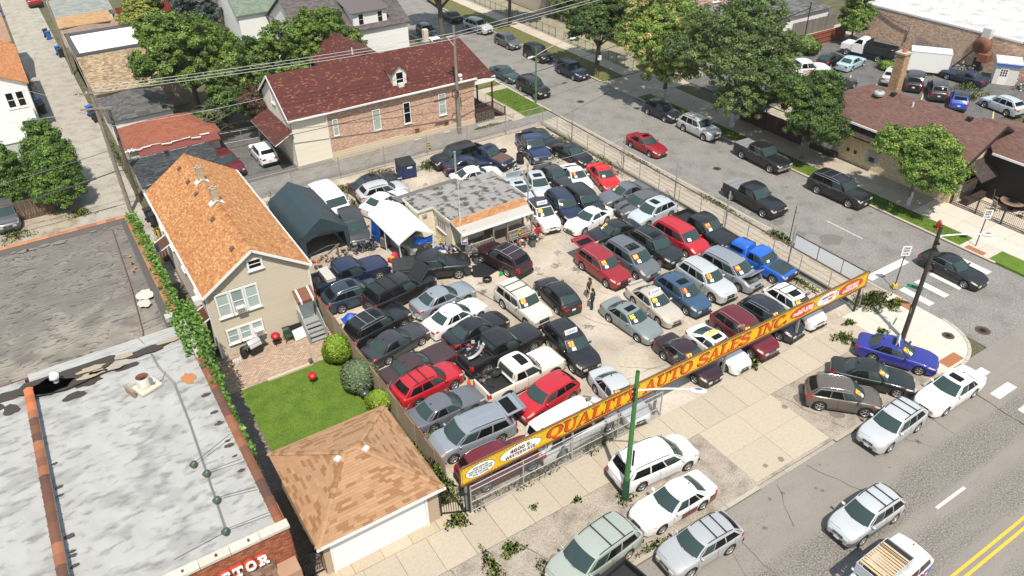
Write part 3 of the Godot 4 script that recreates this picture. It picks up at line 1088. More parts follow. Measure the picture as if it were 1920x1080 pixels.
	if o.has("rails"):
		for sgn in [1.0,-1.0]:
			g=Geo.new()
			var path:=[]
			for k in 7:
				var p:Vector3=rooff.call(lerpf(0.08,0.95,k/6.0),0.9*sgn)
				path.append(p+V(0,0.005 if k==0 or k==6 else 0.055,0))
			g.tube(path,0.024,5)
			part(root,"roof_rail",g,chrome_m if o.rails=="chrome" else trim)
	if o.has("bars"):
		for t in [0.38,0.72]:
			g=Geo.new()
			g.beam(rooff.call(t,-0.9)+V(0,0.07,0),rooff.call(t,0.9)+V(0,0.07,0),0.06,0.03)
			part(root,"roof_bar",g,chrome_m if o.rails=="chrome" else trim)
	if o.has("sunroof"):
		g=Geo.new()
		patch(g,rooff,0.12,0.42 if priv else 0.52,-0.6,0.6,4,4,0.006)
		part(root,"sunroof",g,glass_dark)
	if o.has("stripe"):
		g=Geo.new()
		patch(g,func(a,b):return section.call(a,6.0 - absf(b))*V(1,1,1.0 if b > 0 else -1.0),xA+0.05,hL - 0.1,-0.35,0.35,8,4,0.006)
		part(root,"bonnet_stripe",g,trim)
	if o.has("spoiler"):
		g=Geo.new()
		var zc:float=-hL+0.2
		var yy:float=deck+0.16
		if priv:
			zc=xC - 0.12
			yy=H - 0.02
		g.box(V(zc,yy,0),V(0.2,0.03,W*0.66))
		g.box(V(zc,yy - 0.08,W*0.26),V(0.1,0.16,0.05))
		g.box(V(zc,yy - 0.08,-W*0.26),V(0.1,0.16,0.05))
		part(root,"spoiler",g,pm)
	if not o.has("rails") and not pick_up:
		part(root,"aerial",bx(rooff.call(0.93,0.0)+V(0,0.03,0),V(0.12,0.05,0.04)),trim)
	if o.has("num"):
		var a:Vector3=frontf.call(0.58,0.70)
		var du:Vector3=(frontf.call(0.40,0.70) - frontf.call(0.76,0.70)).normalized()
		var dv:Vector3=(frontf.call(0.58,0.9) - frontf.call(0.58,0.5)).normalized()
		if o.num != "":
			g=Geo.new()
			patch(g,frontf,0.34,0.82,0.52,0.90,2,2,0.018)
			var s:=part(root,"price_sticker",g,mat(0.52,0.03,0.012,0.6))
			var nn:=du.cross(dv).normalized()
			var lw:=0.34 if o.num.length() > 1 else 0.13
			lettering(s,"number",o.num,Transform3D(Basis(du,nn.cross(du),nn),a+nn*0.03),lw,0.33,mat(0.92,0.74,0.1,0.6))
		g=Geo.new()
		patch(g,frontf,0.30,0.62,0.20,0.46,2,2,0.018)
		part(root,"window_sheet",g,mat(0.72,0.74,0.72,0.7))
	if o.has("roofnum"):
		var p:Vector3=rooff.call(0.72,0.0)+V(0,0.02,0)
		lettering(root,"roof_number",o.roofnum,Transform3D(Basis(V(0,0,-1),V(-1,0,0),Vector3.UP),p),0.95,0.38,mat(0.82,0.62,0.02,0.6))
	if o.has("sign"):
		g=Geo.new()
		var p:Vector3=rooff.call(0.25,0.0)
		g.box(p+V(0.06,0.13,0),V(0.025,0.3,0.92),Color.WHITE,Basis(Vector3.BACK,0.3))
		g.box(p+V(-0.06,0.13,0),V(0.025,0.3,0.92),Color.WHITE,Basis(Vector3.BACK,-0.3))
		var s:=part(root,"roof_sign",g,mat(0.75,0.75,0.73,0.6))
		lettering(s,"roof_sign_number",o.get("signtext","5995"),Transform3D(Basis(V(0,0,-1),V(-0.3,0.95,0).normalized(),V(0.95,0.3,0).normalized()),p+V(0.078,0.14,0)),0.66,0.16,mat(0.08,0.2,0.5,0.6))
	if o.has("hoodopen"):
		g=Geo.new()
		var lid:=hL - xA - 0.12
		var B:=Basis(Vector3.BACK,0.8 if ty=="bigsuv" else 0.62)
		g.box(V(xA+0.08,hood+0.02,0)+B*V(lid/2,0,0),V(lid,0.04,W*0.8),Color.WHITE,B)
		g.box(V(xA+0.08,hood+0.02,0)+B*V(lid/2,0.025,0),V(lid*0.8,0.03,W*0.55),Color.WHITE,B)
		part(root,"bonnet",g,pm)
		g=Geo.new()
		var e:=Geo.new()
		patch(g,section,xA+0.06,hL - 0.2,4.2,6.0,6,3,0.012)
		patch(g,func(a,b):return section.call(a,b)*V(1,1,-1),xA+0.06,hL - 0.2,4.2,6.0,6,3,0.012)
		var bay:=part(root,"engine_bay",g,trim)
		e.box(V(xA+0.55,nose+0.1,0),V(0.5,0.16,0.55))
		for k in 9:
			e.box(V(xA+rf(0.2,0.75),nose+0.12,rf(-0.6,0.6)),V(rf(0.08,0.22),rf(0.05,0.12),rf(0.08,0.22)))
		part(bay,"engine",e,mat(0.12,0.12,0.12,0.5))
	if o.has("hatchopen"):
		var B:=Basis(Vector3.BACK,PI - 0.12)
		var hp:=V(xC+0.02,H - 0.08,0)
		var wl:=1.05
		g=Geo.new()
		g.box(hp+B*V(wl/2,0,0),V(wl,0.05,W*0.78),Color.WHITE,B)
		g.box(hp+B*V(wl+0.08,0.10,0),V(0.3,0.05,W*0.76),Color.WHITE,Basis(Vector3.BACK,PI - 0.8))
		var lidm:=part(root,"tailgate",g,pm)
		part(lidm,"tailgate_window",bx(hp+B*V(wl*0.42,-0.02,0),V(wl*0.6,0.03,W*0.62),Color.WHITE,B),glass_dark)
		g=Geo.new()
		patch(g,rearf,-0.9,0.9,0.0,0.93,6,4,0.012)
		part(root,"load_opening",g,trim)
	if o.has("trunkopen"):
		part(root,"boot_lid",bx(V(xD - 0.1,deck+0.42,0),V(0.06,0.85,W*0.72),Color.WHITE,Basis(Vector3.BACK,-0.25)),pm)
	if o.has("broken"):
		g=Geo.new()
		for k in 14:
			g.box(V(-hL - 0.05+rf(-0.1,0.2),rf(0.3,0.62),hW*rf(0.55,1.0)),V(rf(0.08,0.3),rf(0.04,0.15),rf(0.06,0.2)),Color.WHITE,Basis(V(rf(-1,1),rf(-1,1),rf(-1,1)).normalized(),rf(0,1)))
		part(root,"torn_bumper",g,mat(0.4,0.4,0.41,0.4,0.3))
	if pick_up and not o.has("cap"):
		var x0:=-hL+0.08
		var ln:=bed0 - x0
		var wi:=W*0.80
		g=Geo.new()
		g.box(V(x0+ln/2,0.78,0),V(ln,0.05,wi))
		for sgn in [1.0,-1.0]:
			g.box(V(x0+ln/2,(0.8+deck)/2,sgn*wi/2),V(ln,deck - 0.82,0.06))
			g.box(V(x0+ln/2,deck+0.002,sgn*(wi/2+0.06)),V(ln,0.03,0.15))
			g.box(V(xr,0.88,sgn*(wi/2 - 0.1)),V(0.9,0.22,0.2))
		g.box(V(x0+0.03,(0.8+deck)/2,0),V(0.06,deck - 0.8,wi))
		g.box(V(bed0 - 0.03,(0.8+deck)/2,0),V(0.06,deck - 0.8,wi))
		part(root,"load_bed",g,trim)
		if o.has("cover"):
			part(root,"bed_cover",bx(V(x0+ln/2 - 0.02,deck+0.04,0),V(ln+0.06,0.05,W*0.88)),mat(0.03,0.032,0.034,0.75) if o.cover==1 else mat(0.22,0.23,0.24,0.5))
			g=Geo.new()
			for k in 2:
				g.box(V(x0+ln*(0.33+0.33*k),deck+0.068,0),V(0.03,0.012,W*0.86))
			part(root,"cover_bar",g,trim)
		if o.has("tool"):
			g=Geo.new()
			g.box(V(bed0 - 0.5,deck+0.06,0),V(0.65,0.34,W*0.88))
			g.box(V(bed0 - 0.5,deck+0.24,0),V(0.69,0.03,W*0.9))
			part(root,"tool_box",g,mat(0.55,0.53,0.48,0.5,0.2))
	if o.has("flare"):
		g=Geo.new()
		for w in [xf,xr]:
			for sgn in [1.0,-1.0]:
				var path:=[]
				for k in 9:
					var t:=PI*k/8.0
					path.append(V(w - cos(t)*(ra+0.03),r+sin(t)*(ra+0.03),sgn*(hW+0.01)))
				g.tube(path,0.055,5)
		part(root,"wheel_flares",g,trim)
	if o.has("cap"):
		var x0:=-hL+0.12
		var x1:=bed0 - 0.03
		var hh:=0.62
		var P:=[]
		for q in [[x0,0.0],[x0+0.16,hh - 0.06],[x0+0.3,hh],[x1 - 0.25,hh+0.04],[x1 - 0.08,hh],[x1,0.0]]:
			var row:=PackedVector3Array()
			for k in 9:
				var t:=(k - 4)/4.0
				var wz:float=hW*(0.93 - 0.13*q[1]/hh)
				row.append(V(q[0],deck - 0.02+q[1]*(1.0 - pow(absf(t),7.0)),wz*t))
			P.append(row)
		g=Geo.new()
		g.grid(P,Color.WHITE,true)
		var cp:=part(root,"bed_cap",g,pm)
		for sgn in [1.0,-1.0]:
			for k in 2:
				part(cp,"cap_window",bx(V(lerpf(x0,x1,0.32+0.36*k),deck+0.3,sgn*hW*0.885),V(0.58,0.26,0.02),Color.WHITE,Basis(Vector3.RIGHT,-sgn*0.2)),glass_dark)
	if o.has("lettering"):
		g=Geo.new()
		for k in 3:
			var q:=xD+0.45
			while q < xA - 0.35:
				var wd:=rf(0.06,0.13)
				g.box(V(q,1.02 - k*0.17,hW+0.014),V(wd,0.09,0.01))
				q+=wd+(0.03 if R.randf() < 0.75 else 0.13)
		part(root,"door_lettering",g,mat(0.45,0.02,0.03,0.6))
	cars_made+=1
	return root

var TY:={
	"sedan":{"L":4.85,"W":1.83,"H":1.46,"wb":2.78,"fo":0.95,"r":0.33,"cl":0.2,"hood":0.96,"nose":0.74,"deck":0.98,"xA":1.0,"xB":0.2,"xC":-1.05,"xD":-1.78,"belt":0.93,"beltr":0.97,"w1":0.64},
	"coupe":{"L":4.6,"W":1.8,"H":1.4,"wb":2.68,"fo":0.92,"r":0.33,"cl":0.19,"hood":0.94,"nose":0.7,"deck":1.0,"xA":0.95,"xB":0.1,"xC":-0.95,"xD":-1.9,"belt":0.92,"beltr":0.99,"w1":0.62},
	"oldsedan":{"L":5.2,"W":1.9,"H":1.4,"wb":2.85,"fo":1.05,"r":0.33,"cl":0.22,"hood":0.92,"nose":0.84,"deck":0.95,"xA":0.75,"xB":0.1,"xC":-1.1,"xD":-1.65,"belt":0.9,"beltr":0.92,"w1":0.68},
	"hatch":{"L":4.35,"W":1.77,"H":1.52,"wb":2.6,"fo":0.9,"r":0.32,"cl":0.2,"hood":1.0,"nose":0.76,"deck":1.02,"xA":1.1,"xB":0.3,"xC":-1.45,"xD":-2.0,"belt":0.98,"beltr":1.06,"w1":0.66},
	"cuv":{"L":4.6,"W":1.84,"H":1.68,"wb":2.68,"fo":0.93,"r":0.36,"cl":0.24,"hood":1.08,"nose":0.86,"deck":1.12,"xA":1.15,"xB":0.4,"xC":-1.6,"xD":-2.14,"belt":1.04,"beltr":1.14,"w1":0.68},
	"suv":{"L":4.9,"W":1.92,"H":1.78,"wb":2.88,"fo":0.93,"r":0.38,"cl":0.27,"hood":1.15,"nose":0.95,"deck":1.16,"xA":1.1,"xB":0.42,"xC":-1.9,"xD":-2.32,"belt":1.1,"beltr":1.14,"w1":0.72},
	"boxsuv":{"L":4.78,"W":1.9,"H":1.78,"wb":2.78,"fo":0.88,"r":0.38,"cl":0.28,"hood":1.14,"nose":1.0,"deck":1.14,"xA":0.98,"xB":0.5,"xC":-2.0,"xD":-2.25,"belt":1.1,"beltr":1.12,"w1":0.78},
	"bigsuv":{"L":5.4,"W":2.02,"H":1.92,"wb":3.2,"fo":1.0,"r":0.4,"cl":0.3,"hood":1.24,"nose":1.08,"deck":1.22,"xA":1.3,"xB":0.62,"xC":-2.25,"xD":-2.58,"belt":1.18,"beltr":1.2,"w1":0.74},
	"minivan":{"L":5.12,"W":1.98,"H":1.75,"wb":3.05,"fo":0.95,"r":0.34,"cl":0.2,"hood":1.12,"nose":0.84,"deck":1.06,"xA":1.6,"xB":0.72,"xC":-2.0,"xD":-2.44,"belt":1.04,"beltr":1.06,"w1":0.76},
	"van":{"L":5.6,"W":2.02,"H":2.05,"wb":3.5,"fo":0.85,"r":0.37,"cl":0.28,"hood":1.25,"nose":1.02,"deck":1.15,"xA":2.0,"xB":1.3,"xC":-2.5,"xD":-2.74,"belt":1.2,"beltr":1.2,"w1":0.84},
	"pickup":{"L":5.85,"W":2.02,"H":1.93,"wb":3.65,"fo":0.98,"r":0.41,"cl":0.34,"hood":1.24,"nose":1.1,"deck":1.24,"xA":1.2,"xB":0.5,"xC":-1.0,"xD":-1.15,"belt":1.2,"beltr":1.24,"w1":0.78},
	"oldpickup":{"L":5.3,"W":1.85,"H":1.75,"wb":3.2,"fo":0.9,"r":0.37,"cl":0.32,"hood":1.14,"nose":1.0,"deck":1.14,"xA":1.0,"xB":0.45,"xC":-0.65,"xD":-0.8,"belt":1.1,"beltr":1.12,"w1":0.78},
}

func _cars() -> void:
	car("pickup",15.36,0.0,-47.28,-0.2,"navy","dark blue pickup truck with loose tyres and a white tool box in its bed","used cars standing in the sales lot",{"bed":1,"tool":1})
	car("cuv",14.64,0.0,-44.83,-1.0,"deepblue","dark teal blue crossover behind the tan fence beside the grey stairs","used cars standing in the sales lot",{"rails":"chrome","sunroof":1,"adj":{"xC":-1.5}})
	car("bigsuv",17.55,0.0,-43.25,8.2,"black","long black sport utility with its bonnet raised","used cars standing in the sales lot",{"rails":"black","hoodopen":1,"bars":1})
	car("sedan",19.82,0.0,-40.84,4.0,"steel","grey sedan with a smashed rear bumper corner","used cars standing in the sales lot",{"broken":1})
	car("pickup",20.95,0.0,-44.77,-22.8,"black","black crew cab pickup with a soft black bed cover, near the office steps","used cars standing in the sales lot",{"cover":1,"chrome":1})
	car("suv",14.53,0.0,-40.45,11.4,"black","black sport utility with silver roof bars beside a blue tarp","used cars standing in the sales lot",{"rails":"chrome","bars":1,"sunroof":1})
	car("sedan",19.5,0.0,-38.43,9.6,"white","white sedan between a damaged grey sedan and a black sedan, nose towards the aisle","used cars standing in the sales lot",{})
	car("sedan",14.77,0.0,-38.11,11.5,"charcoal","charcoal sedan directly in front of the black sport utility with silver roof bars","used cars standing in the sales lot",{})
	car("sedan",19.9,0.0,-36.3,7.0,"black","black sedan with a pale rear window and a sunroof outline, beside the white sedan","used cars standing in the sales lot",{})
	car("oldsedan",14.93,0.0,-35.22,6.0,"plum","faded plum brown old sedan wedged between charcoal sedan and red wagon","used cars standing in the sales lot",{})
	car("pickup",20.19,0.0,-33.62,3.6,"black","black pickup whose bed is heaped with grey bumper parts","used cars standing in the sales lot",{"bed":1,"ribs":1})
	car("cuv",14.62,0.0,-33.26,5.6,"red","red sport wagon with black roof bars at the tan fence","used cars standing in the sales lot",{"rails":"black","bars":1})
	car("pickup",19.82,0.0,-30.78,2.5,"cream","cream white pickup with wheels and an engine lying in its bed","used cars standing in the sales lot",{"bed":1,"sunroof":1,"flare":1})
	car("sedan",14.51,0.0,-30.81,1.7,"slate","slate grey sedan in front of the red sport wagon by the tan fence","used cars standing in the sales lot",{})
	car("minivan",14.68,0.0,-28.06,177.0,"steel","silver grey minivan with its rear hatch raised","used cars standing in the sales lot",{"rails":"black","hatchopen":1,"sill":1})
	car("cuv",19.99,0.0,-28.25,187.3,"red","bright red crossover nosing towards the grey minivan's open hatch","used cars standing in the sales lot",{"adj":{"L":4.35,"H":1.62}})
	car("suv",14.91,0.0,-25.29,-2.6,"maroon","maroon sport utility partly hidden behind the left end of the yellow sign","used cars standing in the sales lot",{"rails":"chrome"})
	car("van",19.73,0.0,-25.17,3.7,"white","white full size van behind the yellow sign, roof fittings on top","used cars standing in the sales lot",{})
	car("sedan",23.81,0.0,-25.95,-97.4,"silver","silver blue sedan marked 10 on its windscreen, behind the sign near the green pole","used cars standing in the sales lot",{"num":"10"})
	car("suv",24.08,0.0,-31.18,-93.7,"black","black crossover marked 13 with a white sign on its roof","used cars standing in the sales lot",{"num":"13","sign":1,"rails":"black"})
	car("boxsuv",24.07,0.0,-36.88,-86.6,"sand","boxy pale silver sport utility marked 07 on its windscreen","used cars standing in the sales lot",{"num":"07","rails":"black","bars":1})
	car("hatch",26.81,0.0,-36.65,87.0,"black","black hatchback showing its tail to the middle of the lot, beside the boxy silver one","used cars standing in the sales lot",{"plate":1})
	car("suv",26.14,0.0,-42.85,101.7,"aubergine","dark aubergine sport utility raised on a jack near the office steps","used cars standing in the sales lot",{"sunroof":1,"rails":"chrome","bars":1})
	car("sedan",29.32,0.0,-31.36,-86.0,"sage","grey green sedan marked 06 with an open dark sunroof","used cars standing in the sales lot",{"num":"06","sunroof":1})
	car("sedan",31.9,0.0,-31.92,-92.7,"champagne","champagne sedan marked 09 with a small white roof sign","used cars standing in the sales lot",{"num":"09","sign":1,"spoiler":1})
	car("cuv",34.24,0.0,-31.61,-91.0,"steelblue","steel blue crossover marked 1 with a sunroof, between champagne sedan and bright silver sport utility","used cars standing in the sales lot",{"num":"1","sunroof":1})
	car("suv",31.7,0.0,-37.54,-89.1,"crimson","dark red sport utility marked 15 with its tailgate raised","used cars standing in the sales lot",{"num":"15","rails":"chrome","hatchopen":1})
	car("minivan",34.25,0.0,-37.26,-89.4,"slate","grey minivan marked 09 with a sunroof, beside the red one with raised tailgate","used cars standing in the sales lot",{"num":"09","sunroof":1,"rails":"black"})
	car("suv",36.85,0.0,-37.43,-88.4,"blackgreen","black sport utility with a slatted chrome grille between grey minivan and red minivan","used cars standing in the sales lot",{"rails":"chrome","sunroof":1,"slats":1})
	car("minivan",39.45,0.0,-37.43,-88.5,"red","bright red minivan with a blank paper on its windscreen","used cars standing in the sales lot",{"num":"","rails":"black"})
	car("pickup",41.77,0.0,-37.15,-89.6,"black","black pickup marked 11 with an empty bed, beside the lot's side fence","used cars standing in the sales lot",{"num":"11","bed":1})
	car("suv",36.84,0.0,-31.9,-90.1,"silver","bright silver sport utility marked 13 in the middle of the right hand row","used cars standing in the sales lot",{"num":"13","rails":"black"})
	car("minivan",39.31,0.0,-31.95,-85.5,"steel","silver minivan marked 19 with its bonnet propped open","used cars standing in the sales lot",{"num":"19","rails":"black","hoodopen":1})
	car("oldpickup",41.98,0.0,-31.41,-83.0,"blue","bright blue pickup with a matching blue bed cap and windows in the cap","used cars standing in the sales lot",{"num":"","cap":1,"hoodpaint":"tealblack"})
	car("cuv",39.63,0.0,-26.2,-91.0,"white","white crossover marked 06 with black roof rails behind the right part of the sign","used cars standing in the sales lot",{"num":"06","rails":"black","bars":1,"sunroof":1})
	car("cuv",37.23,0.0,-26.15,-85.0,"blackblue","blue black crossover marked 17 with an open front door","used cars standing in the sales lot",{"num":"17","rails":"chrome","dooropen":1})
	car("suv",34.51,0.0,-25.98,-90.7,"maroon","maroon sport utility marked 12 behind the word SALES of the sign","used cars standing in the sales lot",{"num":"12","rails":"chrome","slats":1})
	car("coupe",32.01,0.0,-25.86,-88.9,"white","white sedan marked 15 with 5995 written in yellow on its roof","used cars standing in the sales lot",{"num":"15","sunroof":1,"roofnum":"5995"})
	car("sedan",29.65,0.0,-26.16,-88.6,"aubergine","dark maroon sedan marked 17 behind the word AUTO of the sign","used cars standing in the sales lot",{"num":"17","chrome":1})
	car("boxsuv",31.96,0.0,-60.83,182.3,"black","old black boxy off-roader facing the blue waste bin","used cars standing in the sales lot",{})
	car("sedan",32.26,0.0,-58.79,-12.0,"navy","navy blue sedan squeezed between an old off-roader and a white sedan behind the office","used cars standing in the sales lot",{})
	car("sedan",31.69,0.0,-56.3,-8.8,"white","white sedan just behind the flat roofed office","used cars standing in the sales lot",{})
	car("oldpickup",34.68,0.0,-59.03,-73.7,"navy","old dark pickup with a rusty bonnet beside a pile of tyres","used cars standing in the sales lot",{"bed":1,"hoodpaint":"rust","sunroof":1})
	car("pickup",39.27,0.0,-58.1,-104.8,"midblue","dark blue pickup with a cracked windscreen and bare grille","used cars standing in the sales lot",{"bed":1,"chrome":1})
	car("sedan",41.27,0.0,-59.59,-88.0,"black","black sedan in the top corner of the lot by the fence","used cars standing in the sales lot",{})
	car("coupe",41.81,0.0,-55.06,-84.5,"black","black two door coupe between corner sedan and red sedan","used cars standing in the sales lot",{})
	car("sedan",41.19,0.0,-49.4,-105.3,"brightred","bright red sedan with a long square bonnet by the side fence","used cars standing in the sales lot",{"num":"","adj":{"H":1.5}})
	car("coupe",39.07,0.0,-50.75,-104.0,"white","white sedan with a small orange sticker beside the bright red sedan","used cars standing in the sales lot",{"num":"1"})
	car("sedan",37.6,0.0,-51.96,-88.6,"charcoal","charcoal sedan between a white sedan and a silver hatchback behind the office","used cars standing in the sales lot",{})
	car("hatch",35.3,0.0,-51.46,-108.2,"silver","silver hatchback with a large dark sunroof","used cars standing in the sales lot",{"sunroof":1})
	car("sedan",33.21,0.0,-51.34,-106.1,"paleblue","pale silver sedan with its boot lid open beside the office roof","used cars standing in the sales lot",{"sunroof":1,"trunkopen":1})
	car("cuv",32.46,0.0,-46.71,-101.5,"white","white crossover with a black roof marked 09, next to the office porch","used cars standing in the sales lot",{"num":"09","roofpaint":"black","sign":1})
	car("suv",34.78,0.0,-46.75,-100.5,"navy","navy blue sport utility with large pale headlights beside the white crossover","used cars standing in the sales lot",{"rails":"black"})
	car("boxsuv",36.69,0.0,-46.34,-94.8,"black","small black sport utility behind a white sedan in the middle row","used cars standing in the sales lot",{"rails":"black","adj":{"L":4.5}})
	car("coupe",35.34,0.0,-44.03,189.6,"white","white sedan facing left in the aisle beside the black sedan marked 13","used cars standing in the sales lot",{})
	car("sedan",40.54,0.0,-45.91,179.4,"slate","slate grey sedan with a yellow sticker backed against the side fence","used cars standing in the sales lot",{"num":"1"})
	car("cuv",40.42,0.0,-43.44,177.7,"graphite","grey crossover with a black bonnet stripe backed against the side fence","used cars standing in the sales lot",{"stripe":1,"spoiler":1})
	car("cuv",40.36,0.0,-41.8,184.2,"paleblue","pale blue silver crossover with a sunroof backed against the side fence","used cars standing in the sales lot",{"sunroof":1})
	car("sedan",35.54,0.0,-41.21,175.1,"black","black sedan marked 13 with a red interior behind the grey minivan","used cars standing in the sales lot",{"num":"13"})
	car("sedan",23.32,0.0,-60.28,5.1,"blackblue","dark blue black sedan along the rear chain link fence","used cars standing in the sales lot",{"sunroof":1})
	car("cuv",23.13,0.0,-58.17,-3.8,"silver","silver crossover beside the dark sedan near the rear fence","used cars standing in the sales lot",{"rails":"black"})
	car("sedan",22.58,0.0,-56.53,18.6,"white","white sedan with a greenish rear window behind the white canopy","used cars standing in the sales lot",{})
	car("van",18.44,0.0,-58.8,-88.6,"white","white van standing behind the dark tarp shelter","used cars standing in the sales lot",{"adj":{"L":4.9,"H":1.85,"wb":2.9}})
	car("minivan",18.44,0.0,-53.82,-99.9,"blackgrey","black minivan between the two tarp shelters, headlights forward","used cars standing in the sales lot",{})
	car("minivan",20.99,0.0,-50.36,-76.9,"sage","grey green car parked under the white canopy","used cars standing in the sales lot",{"adj":{"H":1.55}})
	car("minivan",21.98,0.0,-20.71,-5.5,"white","white minivan on the forecourt behind the green lamp post","cars parked on the forecourt by the avenue",{"rails":"black","plate":1})
	car("sedan",20.98,0.0,-18.09,179.6,"white","white sedan with a dark red lower side on the forecourt","cars parked on the forecourt by the avenue",{"sidepaint":"maroon"})
	car("minivan",15.6,0.0,-17.81,185.4,"celadon","pale green minivan with roof bars on the forecourt","cars parked on the forecourt by the avenue",{"rails":"black","bars":1})
	car("cuv",20.29,-0.1,-15.44,178.2,"silvergrey","silver grey wagon with a luggage rack at the avenue kerb","cars parked on the forecourt by the avenue",{"rails":"black","bars":1,"adj":{"L":4.45,"H":1.58,"wb":2.53}})
	car("pickup",13.77,-0.1,-15.29,188.7,"black","black pickup cut off by the bottom edge, only its bed showing","cars parked on the forecourt by the avenue",{"bed":1})
	car("cuv",35.27,-0.1,-15.33,182.1,"silver","silver crossover at the kerb with black front wheels, beside a brown crossover","cars parked on the forecourt by the avenue",{"rails":"black","bars":1,"plate":1})
	car("sedan",40.81,-0.1,-15.26,179.9,"white","white sedan with a sunroof near the zebra crossing","cars parked on the forecourt by the avenue",{"sunroof":1,"adj":{"L":5.1,"wb":2.87,"H":1.54}})
	car("cuv",34.83,0.0,-18.38,-46.4,"bronze","bronze grey small crossover parked across the forecourt","cars parked on the forecourt by the avenue",{"num":"15","rails":"chrome","adj":{"L":4.28,"wb":2.555}})
	car("sedan",37.92,0.0,-18.63,-53.9,"blackgreen","black green sedan between bronze crossover and cobalt sedan","cars parked on the forecourt by the avenue",{"num":"16"})
	car("sedan",41.12,0.0,-19.13,-62.1,"cobalt","cobalt blue sedan with a white roof sign near the wooden pole","cars parked on the forecourt by the avenue",{"num":"15","sunroof":1,"sign":1})
	car("cuv",28.57,-0.1,-12.1,179.1,"silver","silver crossover driving on the avenue with grey lower bumpers","cars driving on the roads",{"rails":"black","bars":1,"clad":1,"plate":1,"adj":{"L":4.25,"wb":2.5,"W":1.76}})
	car("minivan",26.24,-0.1,-9.29,182.3,"vanwrap","white and blue minivan with a wooden crate strapped on its roof","cars driving on the roads",{})
	car("sedan",53.33,-0.1,-22.95,-90.1,"black","black sedan driving over the zebra crossing","cars driving on the roads",{"chrome":1})
	car("sedan",49.26,-0.1,-52.84,-89.4,"crimson","red sedan driving along the side street past the lot fence","cars driving on the roads",{"sunroof":1})
	car("pickup",56.37,-0.1,-44.33,-92.2,"black","black pickup with a silver bed cover parked beside the grass verge","cars parked along the side street",{"cover":2,"chrome":1})
	car("pickup",49.34,-0.1,-38.85,-90.9,"black","black pickup with grey plastic bed panels parked on the lot's side of the street","cars parked along the side street",{"cover":2})
	car("bigsuv",56.57,-0.1,-35.73,-88.0,"black","large black sport utility with chrome window trim beside the verge tree","cars parked along the side street",{"rails":"chrome","bars":1,"chrome":1})
	car("cuv",56.3,-0.1,-58.42,-89.2,"blackblue","blue black crossover under the big trees at the kerb","cars parked along the side street",{})
	car("suv",56.32,-0.1,-52.73,-90.2,"silver","silver sport utility parked behind the blue black crossover under the trees","cars parked along the side street",{"rails":"black"})
	car("suv",55.99,-0.1,-74.4,-90.5,"navy","navy sport utility nearest the far corner of the alley","cars parked along the side street",{"rails":"black"})
	car("boxsuv",56.12,-0.1,-81.99,-88.0,"black","black boxy off-roader between the navy sport utility and grey crossover","cars parked along the side street",{"adj":{"L":4.4}})
	car("cuv",55.86,-0.1,-88.84,-90.5,"graphite","dark grey crossover parked between silver one and black one far up the street","cars parked along the side street",{})
	car("suv",56.09,-0.1,-96.96,-81.7,"silver","silver sport utility farthest up the street under the tree","cars parked along the side street",{"rails":"black"})
	car("cuv",48.9,-0.1,-99.16,-96.3,"deepblue","teal blue crossover on the left kerb beyond the white house","cars parked along the side street",{"rails":"black"})
	car("sedan",47.18,0.0,-93.14,-90.0,"white","white sedan hidden behind the red roof's chimney end","cars parked along the side street",{})
	car("sedan",48.76,-0.1,-78.25,-86.4,"teal","dark teal sedan parked on the left kerb by the brick house lawn","cars parked along the side street",{})
	car("boxsuv",48.8,-0.1,-72.22,-89.3,"black","black boxy off-roader at the lawn corner by the green lamp pole","cars parked along the side street",{"rails":"black","plate":1})
	car("sedan",55.57,-0.1,-104.22,90.0,"black","black car with red tail lights behind the far tree trunk","cars parked along the side street",{})
	car("hatch",84.39,0.0,-58.8,9.0,"black","black hatchback at the far end of the back parking lot","cars in the far parking lot",{"plate":1})
	car("sedan",85.68,0.0,-56.68,9.5,"iceblue","pale blue sedan between painted bays in the back parking lot","cars in the far parking lot",{})
	car("pickup",78.65,0.0,-58.01,-23.1,"white","white service pickup with red lettering on its door","cars in the far parking lot",{"bed":1,"lettering":1})
	car("sedan",78.4,0.0,-52.7,-0.0,"blackgrey","dark car half hidden behind the brown shingle roof","cars in the far parking lot",{})
	car("cuv",85.49,0.0,-50.77,21.5,"silver","silver crossover left of the brick chimney","cars in the far parking lot",{"sunroof":1,"plate":1})
	car("minivan",86.17,0.0,-48.38,30.4,"black","black minivan with red tail lamps right of the brick chimney","cars in the far parking lot",{"plate":1})
	car("suv",85.56,0.0,-45.18,36.4,"blackgrey","dark grey sport utility beside the blue one","cars in the far parking lot",{"plate":1})
	car("cuv",84.79,0.0,-42.08,30.5,"electric","bright blue crossover with a black roof in the back parking lot","cars in the far parking lot",{"plate":1,"roofpaint":"black"})
	car("cuv",87.04,0.0,-38.58,81.1,"paleblue","pale silver blue crossover with black wheels facing the weeds","cars in the far parking lot",{"rails":"black"})
	car("oldsedan",92.14,0.0,-46.01,93.3,"navyold","old navy sedan with a vinyl roof standing in the weeds","cars in the far parking lot",{})
	car("suv",13.13,0.0,-71.94,-77.4,"maroon","dark red car parked beside the black shingled garage","cars in the alley yard",{"adj":{"L":4.6}})
	car("cuv",16.87,0.0,-72.61,89.8,"white","white crossover parked in the asphalt yard by the cream house","cars in the alley yard",{"plate":1})
	car("minivan",-5.67,0.0,-72.98,-90.0,"graphite","grey minivan at the left edge behind the tarred roof","",{})
	car("pickup",4.29,0.0,-152.45,90.0,"crimson","dark red vehicle at the top of the alley","",{})

